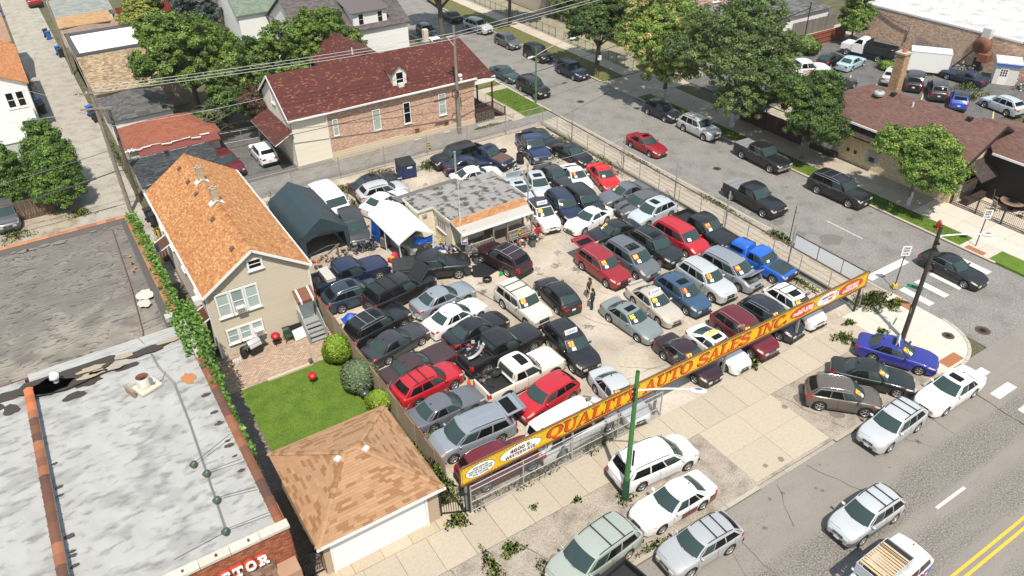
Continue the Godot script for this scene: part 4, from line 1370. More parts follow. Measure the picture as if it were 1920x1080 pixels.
# ---------------------------------------------------------------- plants
class Leaves:
	var v:=PackedVector3Array()
	var n:=PackedVector3Array()
	var c:=PackedColorArray()
	var ix:=PackedInt32Array()
	func leaf(p:Vector3,d:Vector3,s:Vector3,nn:Vector3,col:Color) -> void:
		var k:=v.size()
		v.append(p - d); v.append(p+s); v.append(p+d); v.append(p - s)
		for i in 4:
			n.append(nn); c.append(col)
		ix.append(k); ix.append(k+1); ix.append(k+2); ix.append(k); ix.append(k+2); ix.append(k+3)
	func mesh() -> ArrayMesh:
		var a:=[]
		a.resize(Mesh.ARRAY_MAX)
		a[Mesh.ARRAY_VERTEX]=v; a[Mesh.ARRAY_NORMAL]=n; a[Mesh.ARRAY_COLOR]=c; a[Mesh.ARRAY_INDEX]=ix
		var m:=ArrayMesh.new()
		m.add_surface_from_arrays(Mesh.PRIMITIVE_TRIANGLES,a)
		return m

func leaf_mat() -> StandardMaterial3D:
	if not mats.has("leaf"):
		var m:=StandardMaterial3D.new()
		m.vertex_color_use_as_albedo=true
		m.roughness=0.55
		m.backlight_enabled=true
		m.backlight=lin(0.13,0.21,0.025)
		mats["leaf"]=m
	return mats["leaf"]

func rdir() -> Vector3:
	var z:=rf(-1,1)
	var a:=rf(0,TAU)
	var q:=sqrt(1 - z*z)
	return V(q*cos(a),z,q*sin(a))

func clump(L:Leaves,p:Vector3,r:float,count:int,size:float,col:Color,flat:=0.75,away:=Vector3.UP) -> void:
	for i in count:
		var d:=rdir()
		var q:=p+V(d.x,d.y*flat,d.z)*r*pow(R.randf(),0.45)
		var nn:=(d*0.9+rdir()*0.7+away*0.55).normalized()
		var t:=nn.cross(rdir()).normalized()
		var b:=nn.cross(t)
		var s:=size*rf(0.65,1.35)
		L.leaf(q,t*s*0.5,b*s*0.3,nn,jit(col,0.22))

# a broadleaf tree; crown lobes are [dx,y,dz,r]
func tree(called:String,label:String,at:Vector3,lobes:Array,cols:Array,trunk:float,group:="",dens:=1.0,size:=0.34,bark:=Color(0.12,0.095,0.075),white:=0.0,gaps:=0.0) -> Node3D:
	R.seed=hash(label)
	var o:=thing(called,label,"tree",at,0.0,group)
	var g:=Geo.new()
	var top:float=lobes[0][1]
	var fork:=V(rf(-0.15,0.15),top*0.42,rf(-0.15,0.15))
	g.tube([V(0,-0.1,0),V(0.02,0.25,0),fork*0.5,fork],trunk*1.25,9,bark,trunk*0.75)
	part(o,"trunk",g,vmat(0.95,0.0,61))
	if white > 0.0:
		g=Geo.new()
		g.lathe([[trunk*1.32,0.0],[trunk*1.2,0.2],[trunk*1.1,white]],10)
		part(o,"whitewash",g,mat(0.55,0.53,0.5,0.9))
	g=Geo.new()
	var L:=Leaves.new()
	for l in lobes:
		var c:=V(l[0],l[1],l[2])
		var r:float=l[3]
		g.tube([fork,fork.lerp(c,0.45)+V(rf(-0.3,0.3),rf(-0.2,0.3),rf(-0.3,0.3)),c],trunk*0.5,6,bark,trunk*0.14)
		var tips:=int(26+r*r*15.0*dens)
		for i in tips:
			var d:=rdir()
			if d.y < -0.45:d.y *= -0.4
			d=d.normalized()
			var q:=c+V(d.x,d.y*0.82,d.z)*r*rf(0.5,1.1)
			if i % 3==0:
				g.tube([c.lerp(q,0.1),c.lerp(q,0.6)+rdir()*0.15*r,q],trunk*0.13,4,bark,0.012)
			var cc:Color=pick(cols)
			clump(L,q,rf(0.32,0.66)*(0.7+0.12*r),int(rf(80,130)*(1.0 - gaps)),size*0.62,jit(cc,0.18),0.62,(d*0.6+Vector3.UP*0.6))
	part(o,"limbs",g,vmat(0.95,0.0,61))
	part(o,"crown",L.mesh(),leaf_mat())
	return o

# a dense clipped or conical shrub
func shrub(called:String,label:String,at:Vector3,r:float,h:float,cols:Array,count:int,size:float,cone:=0.0,group:="",cat:="shrub") -> Node3D:
	R.seed=hash(label)
	var o:=thing(called,label,cat,at,0.0,group)
	var g:=Geo.new()
	g.tube([V(0,-0.05,0),V(0,h*0.6,0)],maxf(0.03,r*0.08),6,Color(0.1,0.08,0.06),0.02)
	part(o,"stem",g,vmat(0.95))
	var L:=Leaves.new()
	var bumps:=[]
	for i in 26:
		bumps.append([rdir(),rf(-0.14,0.16)])
	for i in count:
		var d:=rdir()
		var k:=1.0
		for b in bumps:
			k+=b[1]*maxf(0.0,d.dot(b[0]) - 0.75)*4.0
		var y:=(d.y*0.5+0.5)
		var rr:=r*k*rf(0.72,1.03)
		if cone > 0.0:
			rr *= lerpf(1.15,1.0 - cone,y)
		var q:=V(d.x*rr,h*0.06+y*h*0.95*(0.93+0.07*k),d.z*rr)
		var nn:=(d+rdir()*0.6).normalized()
		var t:=nn.cross(rdir()).normalized()
		var s:=size*rf(0.6,1.4)
		L.leaf(q,t*s*0.5,nn.cross(t)*s*0.32,nn,jit(pick(cols),0.2))
	part(o,"foliage",L.mesh(),leaf_mat())
	return o

# weeds: upright thin blades and small leaves inside a box
func weeds(called:String,label:String,at:Vector3,ext:Vector3,count:int,cols:Array,size:=0.16,group:="",upright:=0.6,cat:="weeds") -> Node3D:
	R.seed=hash(label)
	var o:=thing(called,label,cat,at,0.0,group)
	var L:=Leaves.new()
	for i in count:
		var a:=rf(0,TAU)
		var q:=pow(R.randf(),0.75)*(1.0+0.35*sin(a*3.0+at.x)+0.2*sin(a*7.0+at.z))
		var h:=ext.y*pow(R.randf(),1.6)*maxf(0.12,1.05 - 0.8*q)
		var p:=V(cos(a)*q*ext.x,h,sin(a)*q*ext.z)
		var d:=(rdir()+Vector3.UP*upright*2.0).normalized()
		var nn:=d.cross(rdir()).normalized()
		var s:=size*rf(0.5,1.5)
		L.leaf(p,d*s*0.6,d.cross(nn)*s*0.2,nn if nn.y > 0 else -nn,jit(pick(cols),0.25))
	part(o,"foliage",L.mesh(),leaf_mat())
	return o

func grass_field(called:String,x0:float,z0:float,x1:float,z1:float,y:float,count:int,cols:Array,h:float,sd:int) -> void:
	R.seed=sd
	var f:=FastNoiseLite.new()
	f.seed=sd
	f.frequency=0.35
	var L:=Leaves.new()
	for i in count:
		var p:=V(rf(x0,x1),y,rf(z0,z1))
		var k:=f.get_noise_2d(p.x,p.z)*0.5+0.5
		var d:=(Vector3.UP+rdir()*0.7).normalized()
		var nn:=d.cross(rdir()).normalized()
		var s:=h*rf(0.5,1.2)
		var c:Color=cols[clampi(int(k*cols.size()+rf(-0.6,0.6)),0,cols.size() - 1)]
		L.leaf(p+d*s*0.5,d*s*0.5,d.cross(nn)*s*0.16,(nn if nn.y > 0 else -nn).lerp(Vector3.UP,0.6).normalized(),jit(c,0.4))
	stuff(self,called,L.mesh(),leaf_mat()).set_meta("label","grass blades growing on the %s" % called.replace("_"," "))

func ivy(called:String,label:String,boxes:Array,per:float) -> void:
	R.seed=hash(label)
	var o:=thing(called,label,"ivy")
	var L:=Leaves.new()
	var f:=FastNoiseLite.new()
	f.seed=8
	f.frequency=0.5
	for b in boxes:
		var a:Vector3=b[0]
		var e:Vector3=b[1]
		var n:=int((absf(e.x - a.x)*absf(e.z - a.z)+absf(e.y - a.y)*absf(e.z - a.z))*per)
		for i in n:
			var p:=V(rf(a.x,e.x),lerpf(a.y,e.y,pow(R.randf(),0.55)),rf(a.z,e.z))
			p.x+=f.get_noise_2d(p.z*2.0,p.y*2.0)*0.22
			var nn:=(V(0.5,0.8,0.15)+rdir()*0.7).normalized()
			var t:=nn.cross(rdir()).normalized()
			var s:=rf(0.12,0.26)
			L.leaf(p,t*s*0.5,nn.cross(t)*s*0.42,nn,jit(pick([Color(0.07,0.17,0.016),Color(0.10,0.22,0.022),Color(0.05,0.12,0.014),Color(0.15,0.27,0.035)]),0.2))
	part(o,"foliage",L.mesh(),leaf_mat())
	var g:=Geo.new()
	for b in boxes:
		var a:Vector3=b[0]
		var e:Vector3=b[1]
		g.tube([V(e.x - 0.1,0,(a.z+e.z)/2),V(e.x - 0.1,e.y*0.5,(a.z+e.z)/2+0.3),V((a.x+e.x)/2,e.y,a.z)],0.035,5,Color(0.1,0.08,0.06),0.015)
	part(o,"vine",g,vmat(0.95))

func _plants() -> void:
	var dark:=[Color(0.045,0.085,0.013),Color(0.06,0.11,0.016),Color(0.08,0.14,0.02),Color(0.035,0.066,0.012)]
	var mid:=[Color(0.085,0.15,0.016),Color(0.11,0.185,0.02),Color(0.135,0.21,0.026),Color(0.065,0.115,0.014)]
	var lite:=[Color(0.11,0.20,0.02),Color(0.15,0.24,0.03),Color(0.19,0.27,0.04),Color(0.085,0.155,0.018)]
	var locust:=[Color(0.075,0.125,0.028),Color(0.095,0.15,0.036),Color(0.12,0.18,0.045),Color(0.055,0.09,0.022)]
	var pods:=lite+[Color(0.36,0.32,0.11),Color(0.21,0.25,0.05)]
	var wall:="trees growing behind the red roofed brick house"
	tree("broadleaf_tree","large rounded green tree left of the red roofed brick house",V(14.2,0,-86),[[0,8.6,0,3.6],[-2.6,6.8,0.6,2.9],[2.6,7.0,-1.4,3.0],[0.5,5.6,2.2,2.8],[-1.4,9.2,-2.2,2.6],[3.2,5.4,2.0,2.4]],mid,0.34,wall,1.0,0.42)
	tree("broadleaf_tree","bushy lower tree between the rounded tree and the brick house gable",V(19.2,0,-83.5),[[0,6.6,0,2.5],[1.8,5.4,1.2,2.1],[-1.9,5.2,1.0,2.1],[0.5,4.0,3.0,2.0]],dark+mid,0.24,wall,1.0,0.4)
	tree("broadleaf_tree","slender light green tree rising behind the red roof's left end",V(23.6,0,-82.5),[[0,8.0,0,2.3],[1.6,6.6,0.6,2.0],[-1.5,6.8,-0.4,1.9],[0.4,5.2,1.5,2.0]],mid,0.2,wall,0.9,0.4,Color(0.2,0.17,0.14),0.0,0.2)
	tree("broadleaf_tree","round topped tree in front of the white house with the dormer",V(28.2,0,-83.2),[[0,8.3,0,2.7],[1.8,6.6,0.8,2.3],[-1.4,6.4,0.7,2.1],[2.8,5.4,0.2,1.9],[0.6,4.8,1.6,2.2]],mid,0.24,wall,1.0,0.4)
	tree("reddish_tree","small brownish leaved tree beside the brick house's lean-to",V(17.9,0,-76.6),[[0,4.6,0,1.5],[0.7,3.5,0.6,1.1]],[Color(0.085,0.045,0.028),Color(0.11,0.06,0.035),Color(0.06,0.045,0.02)],0.1,"",0.8,0.32)
	tree("bushy_tree","dark undergrowth tree behind the wire fence of the asphalt yard",V(15.8,0,-80.2),[[0,3.4,0,2.0],[-1.8,2.6,0.6,1.5],[1.6,2.8,0.2,1.5]],dark,0.16,"",1.0,0.36)
	var bare:=Geo.new()
	R.seed=7
	for i in 34:
		var a:=V(14.2+rf(-1.2,1.5),rf(1.0,3.2),-79.0+rf(-1,1.2))
		bare.tube([a,a+V(rf(-0.8,0.8),rf(0.3,1.0),rf(-0.2,0.8)),a+V(rf(-1.9,1.9),rf(0.5,1.9),rf(0,1.6))],0.04,4,Color(0.3,0.25,0.21),0.01)
	one("bare_branches","bare grey dead branches in front of the dark undergrowth","dead shrub",bare,vmat(0.95))
	tree("yellow_tree","small yellow green tree by the alley's far garages",V(14.6,0,-114.5),[[0,5.6,0,2.0],[1.6,4.6,0.5,1.5],[-1.5,4.6,0.4,1.4]],[Color(0.22,0.24,0.03),Color(0.28,0.28,0.04),Color(0.16,0.19,0.03)],0.16,"",0.9,0.42)
	tree("spruce_tree","blue grey spruce beyond the yellow green tree",V(21.5,0,-113),[[0,7.0,0,2.8],[0,4.0,1.0,3.2],[0.8,9.4,0,1.8]],[Color(0.05,0.075,0.07),Color(0.07,0.095,0.09),Color(0.035,0.055,0.05)],0.3,"",1.1,0.4)
	tree("broadleaf_tree","dark tree between the yellow tree and the spruce",V(17.6,0,-118),[[0,6.8,0,2.8],[-1.8,5.0,0.6,2.2]],dark,0.25,"",1.0,0.42)
	var street:="trees along the side street"
	tree("street_tree","forked street tree at the top centre behind the white house",V(49.4,0,-95.5),[[1.5,10.5,-2.0,3.2],[-3.2,9.2,0.5,2.9],[4.4,9.0,1.6,2.4],[-0.6,11.2,2.0,2.6],[0.4,12.4,-5,3.0],[-4.4,7.4,-1.0,2.2]],dark+mid,0.42,street,1.0,0.45)
	tree("street_tree","distant tree over the far pavement at the top",V(61.4,0,-97),[[0,7.8,0,3.0],[-2.5,6.6,2.0,2.3],[2.4,6.4,1.8,2.4],[-3.6,7.0,-2.0,2.2]],dark+mid,0.28,street,1.0,0.45)
	tree("street_tree","dark shady street tree beside the small street sign at the alley mouth",V(59.2,0,-73.6),[[0,7.4,0,3.1],[-2.8,6.0,1.4,2.5],[2.4,6.6,0.2,2.6],[0.2,9.0,-1.6,2.6],[1.4,5.0,2.6,2.0],[-2.0,7.4,-2.6,2.4]],dark+[Color(0.06,0.085,0.014)],0.3,street,1.05,0.42)
	tree("street_tree","distant tree behind the far pavement fence",V(68.5,0,-94),[[0,6.8,0,2.6],[1.8,5.4,1.4,2.0]],mid,0.2,street,1.0,0.42)
	tree("honey_locust","spreading light green tree with seed pods at the alley corner",V(60.4,0,-62.6),[[-0.6,7.6,0.4,3.4],[-3.4,6.2,2.4,2.8],[1.6,8.2,-1.4,3.0],[-1.8,4.8,4.0,2.4],[-4.2,7.2,-0.8,2.4],[1.0,6.0,3.6,2.8],[-1.2,9.2,-2.2,2.4],[-2.6,3.9,0.8,1.7]],pods,0.24,street,0.9,0.36,Color(0.13,0.1,0.08),0.9)
	tree("honey_locust","tall feathery open tree over the brown fence",V(60.4,0,-52.0),[[0.4,9.0,-0.4,3.2],[3.2,7.8,0.8,2.9],[-2.6,7.0,1.4,3.0],[0.2,6.0,3.6,2.9],[3.8,10.0,-1.8,2.7],[-1.4,9.6,-3.2,2.7],[5.2,6.6,-2.0,2.8],[-3.0,4.4,3.2,2.4],[1.8,11.2,-2.4,2.3],[2.4,4.4,4.2,2.1],[-4.0,7.6,-3.6,2.4],[0.6,3.4,2.6,1.4]],locust,0.26,street,0.85,0.33,Color(0.17,0.14,0.12),1.5,0.2)
	tree("street_tree","compact dark green tree at the tavern's left corner",V(60.0,0,-42.6),[[0.6,5.6,-0.6,2.4],[-1.3,4.2,1.1,2.1],[2.1,4.6,-0.8,2.1],[0.4,3.4,1.8,1.9],[-0.8,6.2,-1.7,1.8],[1.4,7.0,-0.2,1.6]],dark+[Color(0.08,0.15,0.015)],0.17,street,1.2,0.3,Color(0.2,0.17,0.14))
	tree("honey_locust","bright green young tree with a whitewashed trunk before the tavern",V(60.3,0,-31.3),[[0,5.3,0,2.3],[-1.7,4.2,1.4,1.9],[1.7,4.5,-0.4,2.0],[0.5,3.5,2.0,1.7],[-0.6,5.1,-1.9,1.9],[2.0,3.5,1.2,1.5],[-1.6,3.3,2.6,1.2]],lite,0.15,street,1.1,0.3,Color(0.16,0.13,0.11),1.3,0.1)
	tree("bushy_tree","green bush tree in the corner of red fence and brick wall",V(93.8,0,-63.0),[[0,3.6,0,2.0],[0.3,5.4,-0.3,1.5],[-0.8,2.4,0.6,1.6]],mid,0.16,"",1.0,0.4)
	shrub("bush","green bush against the red fence's near end",V(85.6,0,-63.6),1.7,2.2,mid,2600,0.34)
	shrub("bush","low bush beside the dump truck's rear wheel",V(88.6,0,-53.6),1.1,1.0,lite,1200,0.3)
	var cones:="dense conical trees by the alley fence"
	var cg:=[Color(0.065,0.135,0.014),Color(0.09,0.17,0.02),Color(0.045,0.095,0.012),Color(0.12,0.205,0.026)]
	for q in [["conical dense tree nearest the alley, right of the pair",-1.0,-73.0,6.6],["darker conical tree just behind the nearest one",-1.0,-77.6,7.2],["conical dense tree cut by the left picture edge",-4.9,-76.0,6.5]]:
		var hh:float=q[3]
		tree("conical_tree",q[0],V(q[1],0,q[2]),[[0,hh - 1.3,0,0.9],[0.2,hh - 2.5,0.2,1.35],[-0.3,hh - 2.9,0.3,1.3],[0.2,hh - 4.0,0.3,1.75],[-0.3,hh - 4.2,-0.3,1.75],[0.4,1.5,0.2,1.7],[-0.4,1.6,0.4,1.7]],cg,0.14,cones,1.9,0.3)
	var yard:="clipped shrubs along the tan fence"
	var lime:=[Color(0.17,0.27,0.014),Color(0.22,0.33,0.02),Color(0.13,0.22,0.012)]
	shrub("clipped_shrub","lime green ball shrub next to the patio",V(11.1,0,-39.3),0.95,1.9,lime,7000,0.13,0.15,yard)
	shrub("juniper_shrub","grey green juniper between the two lime shrubs",V(11.2,0,-36.0),1.15,1.9,[Color(0.12,0.17,0.08),Color(0.155,0.21,0.105),Color(0.08,0.12,0.06)],8000,0.15,0.1,yard)
	shrub("clipped_shrub","lime green ball shrub behind the garage",V(11.4,0,-33.4),0.8,1.5,lime,6000,0.13,0.1,yard)
	ivy("wall_ivy","green ivy climbing over the coping along the passage",[[V(2.45,1.0,-55.0),V(3.15,6.55,-42.0)],[V(2.3,0.5,-42.0),V(3.75,6.6,-37.0)],[V(2.75,2.0,-37.0),V(3.35,6.4,-33.5)],[V(2.9,3.5,-33.5),V(3.25,6.2,-28.0)]],150.0)
	var gcol:=[Color(0.075,0.145,0.008),Color(0.10,0.185,0.012),Color(0.135,0.22,0.018),Color(0.18,0.255,0.03),Color(0.22,0.255,0.05)]
	grass_field("lawn_grass",4.8,-39.8,11.6,-31.3,0.0,26000,gcol,0.05,71)
	grass_field("verge_grass",57.75,-63.3,59.5,-25.1,0.0,22000,gcol,0.09,72)
	grass_field("front_lawn_grass",44.1,-75.1,47.0,-66.8,0.0,9000,gcol,0.09,73)
	var wcol:=[Color(0.09,0.165,0.016),Color(0.125,0.21,0.025),Color(0.17,0.235,0.035),Color(0.25,0.24,0.085)]
	var dry:=[Color(0.26,0.24,0.08),Color(0.33,0.28,0.12),Color(0.17,0.2,0.04),Color(0.13,0.19,0.03)]
	var ws:="weed patches in the lot and along kerbs"
	for q in [
		[24.6,-62.6,2.6,0.5,1.0,1500,dry,"dry grass and weeds around the blue waste bin"],
		[29.3,-61.5,1.5,0.9,0.9,1200,wcol,"tall weeds between blue waste bin and black off-roader"],
		[20.6,-61.6,1.6,0.5,1.4,1200,wcol,"bright weeds beside the dark sedan at the rear fence"],
		[20.4,-58.6,0.9,0.35,1.6,700,dry,"yellowing grass between white van and silver crossover"],
		[14.4,-62.6,0.5,1.2,0.5,300,wcol,"single tall weed behind the dark shelter"],
		[42.9,-58.0,0.7,1.1,2.6,1400,wcol,"tall weeds inside the side fence near the top corner"],
		[43.2,-52.0,0.5,1.3,2.8,1100,wcol,"tall weeds along the fence by the bright red sedan"],
		[43.0,-46.8,0.6,0.5,1.2,600,dry,"yellow weeds at the fence behind the bright red sedan"],
		[40.2,-56.6,1.6,0.35,1.4,900,dry,"dry grass in front of the dark blue pickup"],
		[43.2,-28.6,0.5,0.2,3.0,1300,wcol,"grass strip at the fence foot beside the white panel"],
		[45.4,-24.0,1.5,0.9,0.9,2600,wcol,"leafy weeds at the end of the sign near the one way post"],
		[46.2,-22.9,0.9,0.5,0.6,1100,wcol,"small weeds on the sandy corner"],
		[40.3,-22.4,0.8,0.25,0.7,900,wcol,"grass patch below the phone number oval"],
		[42.0,-23.3,0.5,0.25,0.3,450,wcol,"grass tuft at the sign's black end post"],
		[43.0,-21.4,0.5,0.18,0.35,420,wcol,"grass tuft before the cobalt sedan"],
		[33.2,-23.9,0.5,0.75,0.45,900,wcol,"round green weed in front of the maroon sport utility"],
		[46.9,-40.5,0.35,0.25,3.2,700,wcol,"kerb weeds beside the black pickup with bed panels"],
		[46.9,-33.6,0.5,0.6,1.6,1100,wcol,"bushy kerb weeds behind the white panel"],
		[46.9,-51.0,0.3,0.2,3.5,500,wcol,"thin kerb weeds by the red street sedan"],
		[12.4,-31.0,0.45,1.0,2.4,1500,wcol,"weeds along the tan fence by the slate sedan"],
		[13.2,-29.6,0.5,0.5,1.0,800,wcol,"weeds in front of the silver grey minivan"],
		[11.7,-26.6,0.55,1.4,2.2,2600,wcol,"thick green weeds in the gap between garage and lot fence"],
		[11.2,-23.6,0.6,0.5,0.5,900,wcol,"leafy weeds at the garage's front corner"],
		[12.6,-24.1,0.3,0.3,0.8,300,dry,"dry weeds under the first fence panel"],
		[16.0,-23.9,2.6,0.45,0.35,900,dry,"straggling weeds along the front fence"],
		[20.8,-23.9,1.8,0.6,0.4,800,wcol,"weeds growing inside the front fence near the green post"],
		[19.4,-20.0,0.5,0.22,0.45,450,wcol,"grass tuft around the green lamp post foot"],
		[12.6,-20.6,0.6,0.45,0.4,800,wcol,"weed clump at the pavement edge near the garage"],
		[11.3,-20.3,0.4,0.6,1.1,700,wcol,"sprawling weeds on the forecourt left of the pale green minivan"],
		[13.5,-18.6,0.6,0.5,0.7,800,dry,"yellow green weeds beside the pale green minivan"],
		[15.0,-22.2,0.25,0.12,0.2,160,wcol,"tiny green tuft on the sidewalk seam"],
		[17.2,-21.3,0.3,0.15,0.2,200,wcol,"small green tuft at the sidewalk edge"],
		[18.6,-16.9,1.2,0.15,0.25,400,wcol,"kerb grass between green minivan and silver wagon"],
		[39.4,-66.6,2.2,0.3,0.3,700,wcol,"low greenery along the porch wall"],
		[90.5,-44.5,2.6,0.6,1.4,1700,wcol,"weeds along the old navy sedan"],
		[92.0,-49.5,1.2,0.7,0.9,1000,wcol,"weeds beside the white box trailer"],
		[88.2,-42.4,2.6,0.4,0.7,1200,dry,"ragged weeds behind the bright blue crossover"],
		[-5.4,-69.6,1.2,0.4,1.2,800,wcol,"weeds around the grey minivan at the left edge"],
		[4.9,-62.5,0.45,0.3,2.6,700,wcol,"grass strip at the alley edge by the tan house"],
		[-0.2,-70.8,1.0,0.5,1.0,900,wcol,"weeds beneath the nearest conical tree"],
		[4.6,-82.0,0.4,1.0,4.0,900,wcol,"weeds along the alley garages"],
		[-0.6,-110,0.7,1.0,4.0,1000,wcol,"hedge weeds along the far alley edge"]]:
		weeds("weeds",q[7],V(q[0],0,q[1]),V(q[2],q[3],q[4]),int(q[5]*0.8),q[6],0.15,ws)

# ---------------------------------------------------------------- building pieces
# clapboards on a vertical wall: X has x along the wall,y up,z outwards
func siding(X:Transform3D,len:float,y0:float,topf:Callable,expo:float,col:Color,holes:=[]) -> Geo:
	var g:=Geo.new()
	var y:=y0
	while true:
		var a:=INF
		var b:=-INF
		for k in 41:
			var x:=len*k/40.0
			if topf.call(x) >= y+expo*0.5:
				a=minf(a,x)
				b=maxf(b,x)
		if a > b:
			break
		var spans:=[[a,b]]
		for h in holes:
			if y+expo > h[1] and y < h[3]:
				var ns:=[]
				for s in spans:
					if h[0] > s[0]:ns.append([s[0],minf(s[1],h[0])])
					if h[2] < s[1]:ns.append([maxf(s[0],h[2]),s[1]])
				spans=ns
		for s in spans:
			if s[1] - s[0] < 0.03:continue
			var yt:=y+expo
			var c:=jit(col,0.03)
			g.quad(X*V(s[0],y,0.028),X*V(s[1],y,0.028),X*V(s[1],yt,0.006),X*V(s[0],yt,0.006),c)
			g.quad(X*V(s[0],y,0.0),X*V(s[1],y,0.0),X*V(s[1],y,0.028),X*V(s[0],y,0.028),c)
		y+=expo
	return g

func bricks(X:Transform3D,len:float,y0:float,topf:Callable,cols:Array,holes:=[],bl:=0.21,bh:=0.072) -> Geo:
	var g:=Geo.new()
	var y:=y0
	var row:=0
	var maxy:=0.0
	for k in 21:
		maxy=maxf(maxy,topf.call(len*k/20.0))
	while y < maxy:
		var x:=-bl*(0.5 if row % 2 else 0.0)
		while x < len:
			var xa:=maxf(x,0.0)
			var xb:=minf(x+bl,len)
			var ok:bool=topf.call((xa+xb)/2) >= y+bh and xb - xa > 0.03
			for h in holes:
				if xb > h[0] and xa < h[2] and y+bh > h[1] and y < h[3]:ok=false
			if ok:
				var c:=jit(pick(cols),0.14)
				var d:=rf(0.008,0.016)
				var p:=0.006
				g.quad(X*V(xa+p,y+p,d),X*V(xb - p,y+p,d),X*V(xb - p,y+bh - p,d),X*V(xa+p,y+bh - p,d),c)
				g.quad(X*V(xa+p,y+bh - p,d),X*V(xb - p,y+bh - p,d),X*V(xb - p,y+bh - p,0),X*V(xa+p,y+bh - p,0),c)
			x+=bl
		y+=bh
		row+=1
	return g

# a shingled slope A,B (eave,left to right seen from outside),C,D (ridge right,left)
func shingle_list(A:Vector3,B:Vector3,C:Vector3,D:Vector3,expo:float,tab:float,cols:Array,lift:=0.02) -> Array:
	var out:=[]
	var n:=(C - A).cross(D - B).normalized()
	if A.distance_to(B) > 0.01 and C.distance_to(D) < 0.01:n=(B - A).cross(D - A).normalized()
	var rows:=maxi(1,int(((A+B)/2).distance_to((C+D)/2)/expo))
	for r in rows:
		var s0:=float(r)/rows
		var s1:=float(r+1)/rows
		var l0:=A.lerp(D,s0)
		var r0:=B.lerp(C,s0)
		var l1:=A.lerp(D,s1)
		var r1:=B.lerp(C,s1)
		var ln:=l0.distance_to(r0)
		if ln < 0.1:continue
		var t:=0.0
		var first:=true
		while t < 0.999:
			var tb:=minf(1.0,t+tab/ln*(rf(0.2,1.0) if first else rf(0.7,1.4)))
			if 1.0 - tb < tab*0.3/ln:tb=1.0
			first=false
			var up:=n*(lift+rf(-0.003,0.004))
			var c:=jit(pick(cols),0.06)
			var p0:=l0.lerp(r0,t)+up
			var p1:=l0.lerp(r0,tb - 0.012/ln)+up
			var p2:=l1.lerp(r1,tb - 0.012/ln)+n*0.006
			var p3:=l1.lerp(r1,t)+n*0.006
			var g:=Geo.new()
			g.quad(p0,p1,p2,p3,c)
			g.quad(p0 - up,p1 - up,p1,p0,c)
			out.append(g)
			t=tb
	return out

func shingled(parent:Node,slopes:Array,expo:float,tab:float,cols:Array,most:=0,lift:=0.02) -> void:
	var all:=[]
	for s in slopes:
		all.append_array(shingle_list(s[0],s[1],s[2],s[3],expo,tab,cols,lift))
	pieces(parent,"shingle",all,vmat(0.92),most)

# roof slabs under the shingles
func roof_deck(parent:Node,called:String,slopes:Array,th:float,m:Material) -> MeshInstance3D:
	var g:=Geo.new()
	for s in slopes:
		var d:=Vector3.DOWN*th
		g.quad(s[0],s[1],s[2],s[3])
		g.quad(s[1]+d,s[0]+d,s[3]+d,s[2]+d)
		g.quad(s[0]+d,s[1]+d,s[1],s[0])
		g.quad(s[1]+d,s[2]+d,s[2],s[1])
		g.quad(s[3]+d,s[0]+d,s[0],s[3])
	return part(parent,called,g,m)

var white_trim:Material
# a sash window; X at its lower middle,x right,y up,z outwards
func window(parent:Node,X:Transform3D,w:float,h:float,sash:=2,pane:Material=null,fw:=0.09,frame:Material=null) -> MeshInstance3D:
	var g:=Geo.new()
	for s in [-1.0,1.0]:
		g.box(V(s*(w/2+fw/2),h/2,0.03),V(fw,h+2*fw,0.08))
	g.box(V(0,h+fw/2,0.032),V(w,fw,0.08))
	g.box(V(0,-fw/2,0.032),V(w,fw,0.08))
	for k in range(1,sash):
		g.box(V(0,h*k/sash,0.012),V(w,0.05,0.05))
	var f:=part(parent,"window",g,frame if frame else white_trim,X)
	for k in sash:
		var q:=Geo.new()
		q.box(V(0,h*(k+0.5)/sash,-0.002+0.008*k),V(w,h/sash - 0.03,0.02))
		part(f,"pane",q,pane if pane else glass_m)
	q_sill(f,w,fw)
	return f

func q_sill(f:Node,w:float,fw:float) -> void:
	var g:=Geo.new()
	g.box(V(0,-fw - 0.02,0.06),V(w+2*fw+0.08,0.05,0.14))
	part(f,"sill",g,white_trim)

func wallX(p:Vector3,face:String) -> Transform3D:
	match face:
		"+z":return Transform3D(Basis(Vector3.RIGHT,Vector3.UP,Vector3.BACK),p)
		"-z":return Transform3D(Basis(Vector3.LEFT,Vector3.UP,Vector3.FORWARD),p)
		"+x":return Transform3D(Basis(Vector3.FORWARD,Vector3.UP,Vector3.RIGHT),p)
	return Transform3D(Basis(Vector3.BACK,Vector3.UP,Vector3.LEFT),p)

# walls of a plain gabled or flat house as one closed shell part
func shell(parent:Node,called:String,x0:float,z0:float,x1:float,z1:float,h:float,m:Material) -> MeshInstance3D:
	return part(parent,called,block(x0,z0,x1,z1,-0.1,h),m)

func gable_fill(parent:Node,called:String,p0:Vector3,p1:Vector3,apex:Vector3,m:Material,th:=V(0,0,0.02)) -> void:
	var g:=Geo.new()
	g.tri(p0,p1,apex)
	g.tri(p1 - th,p0 - th,apex - th)
	part(parent,called,g,m)

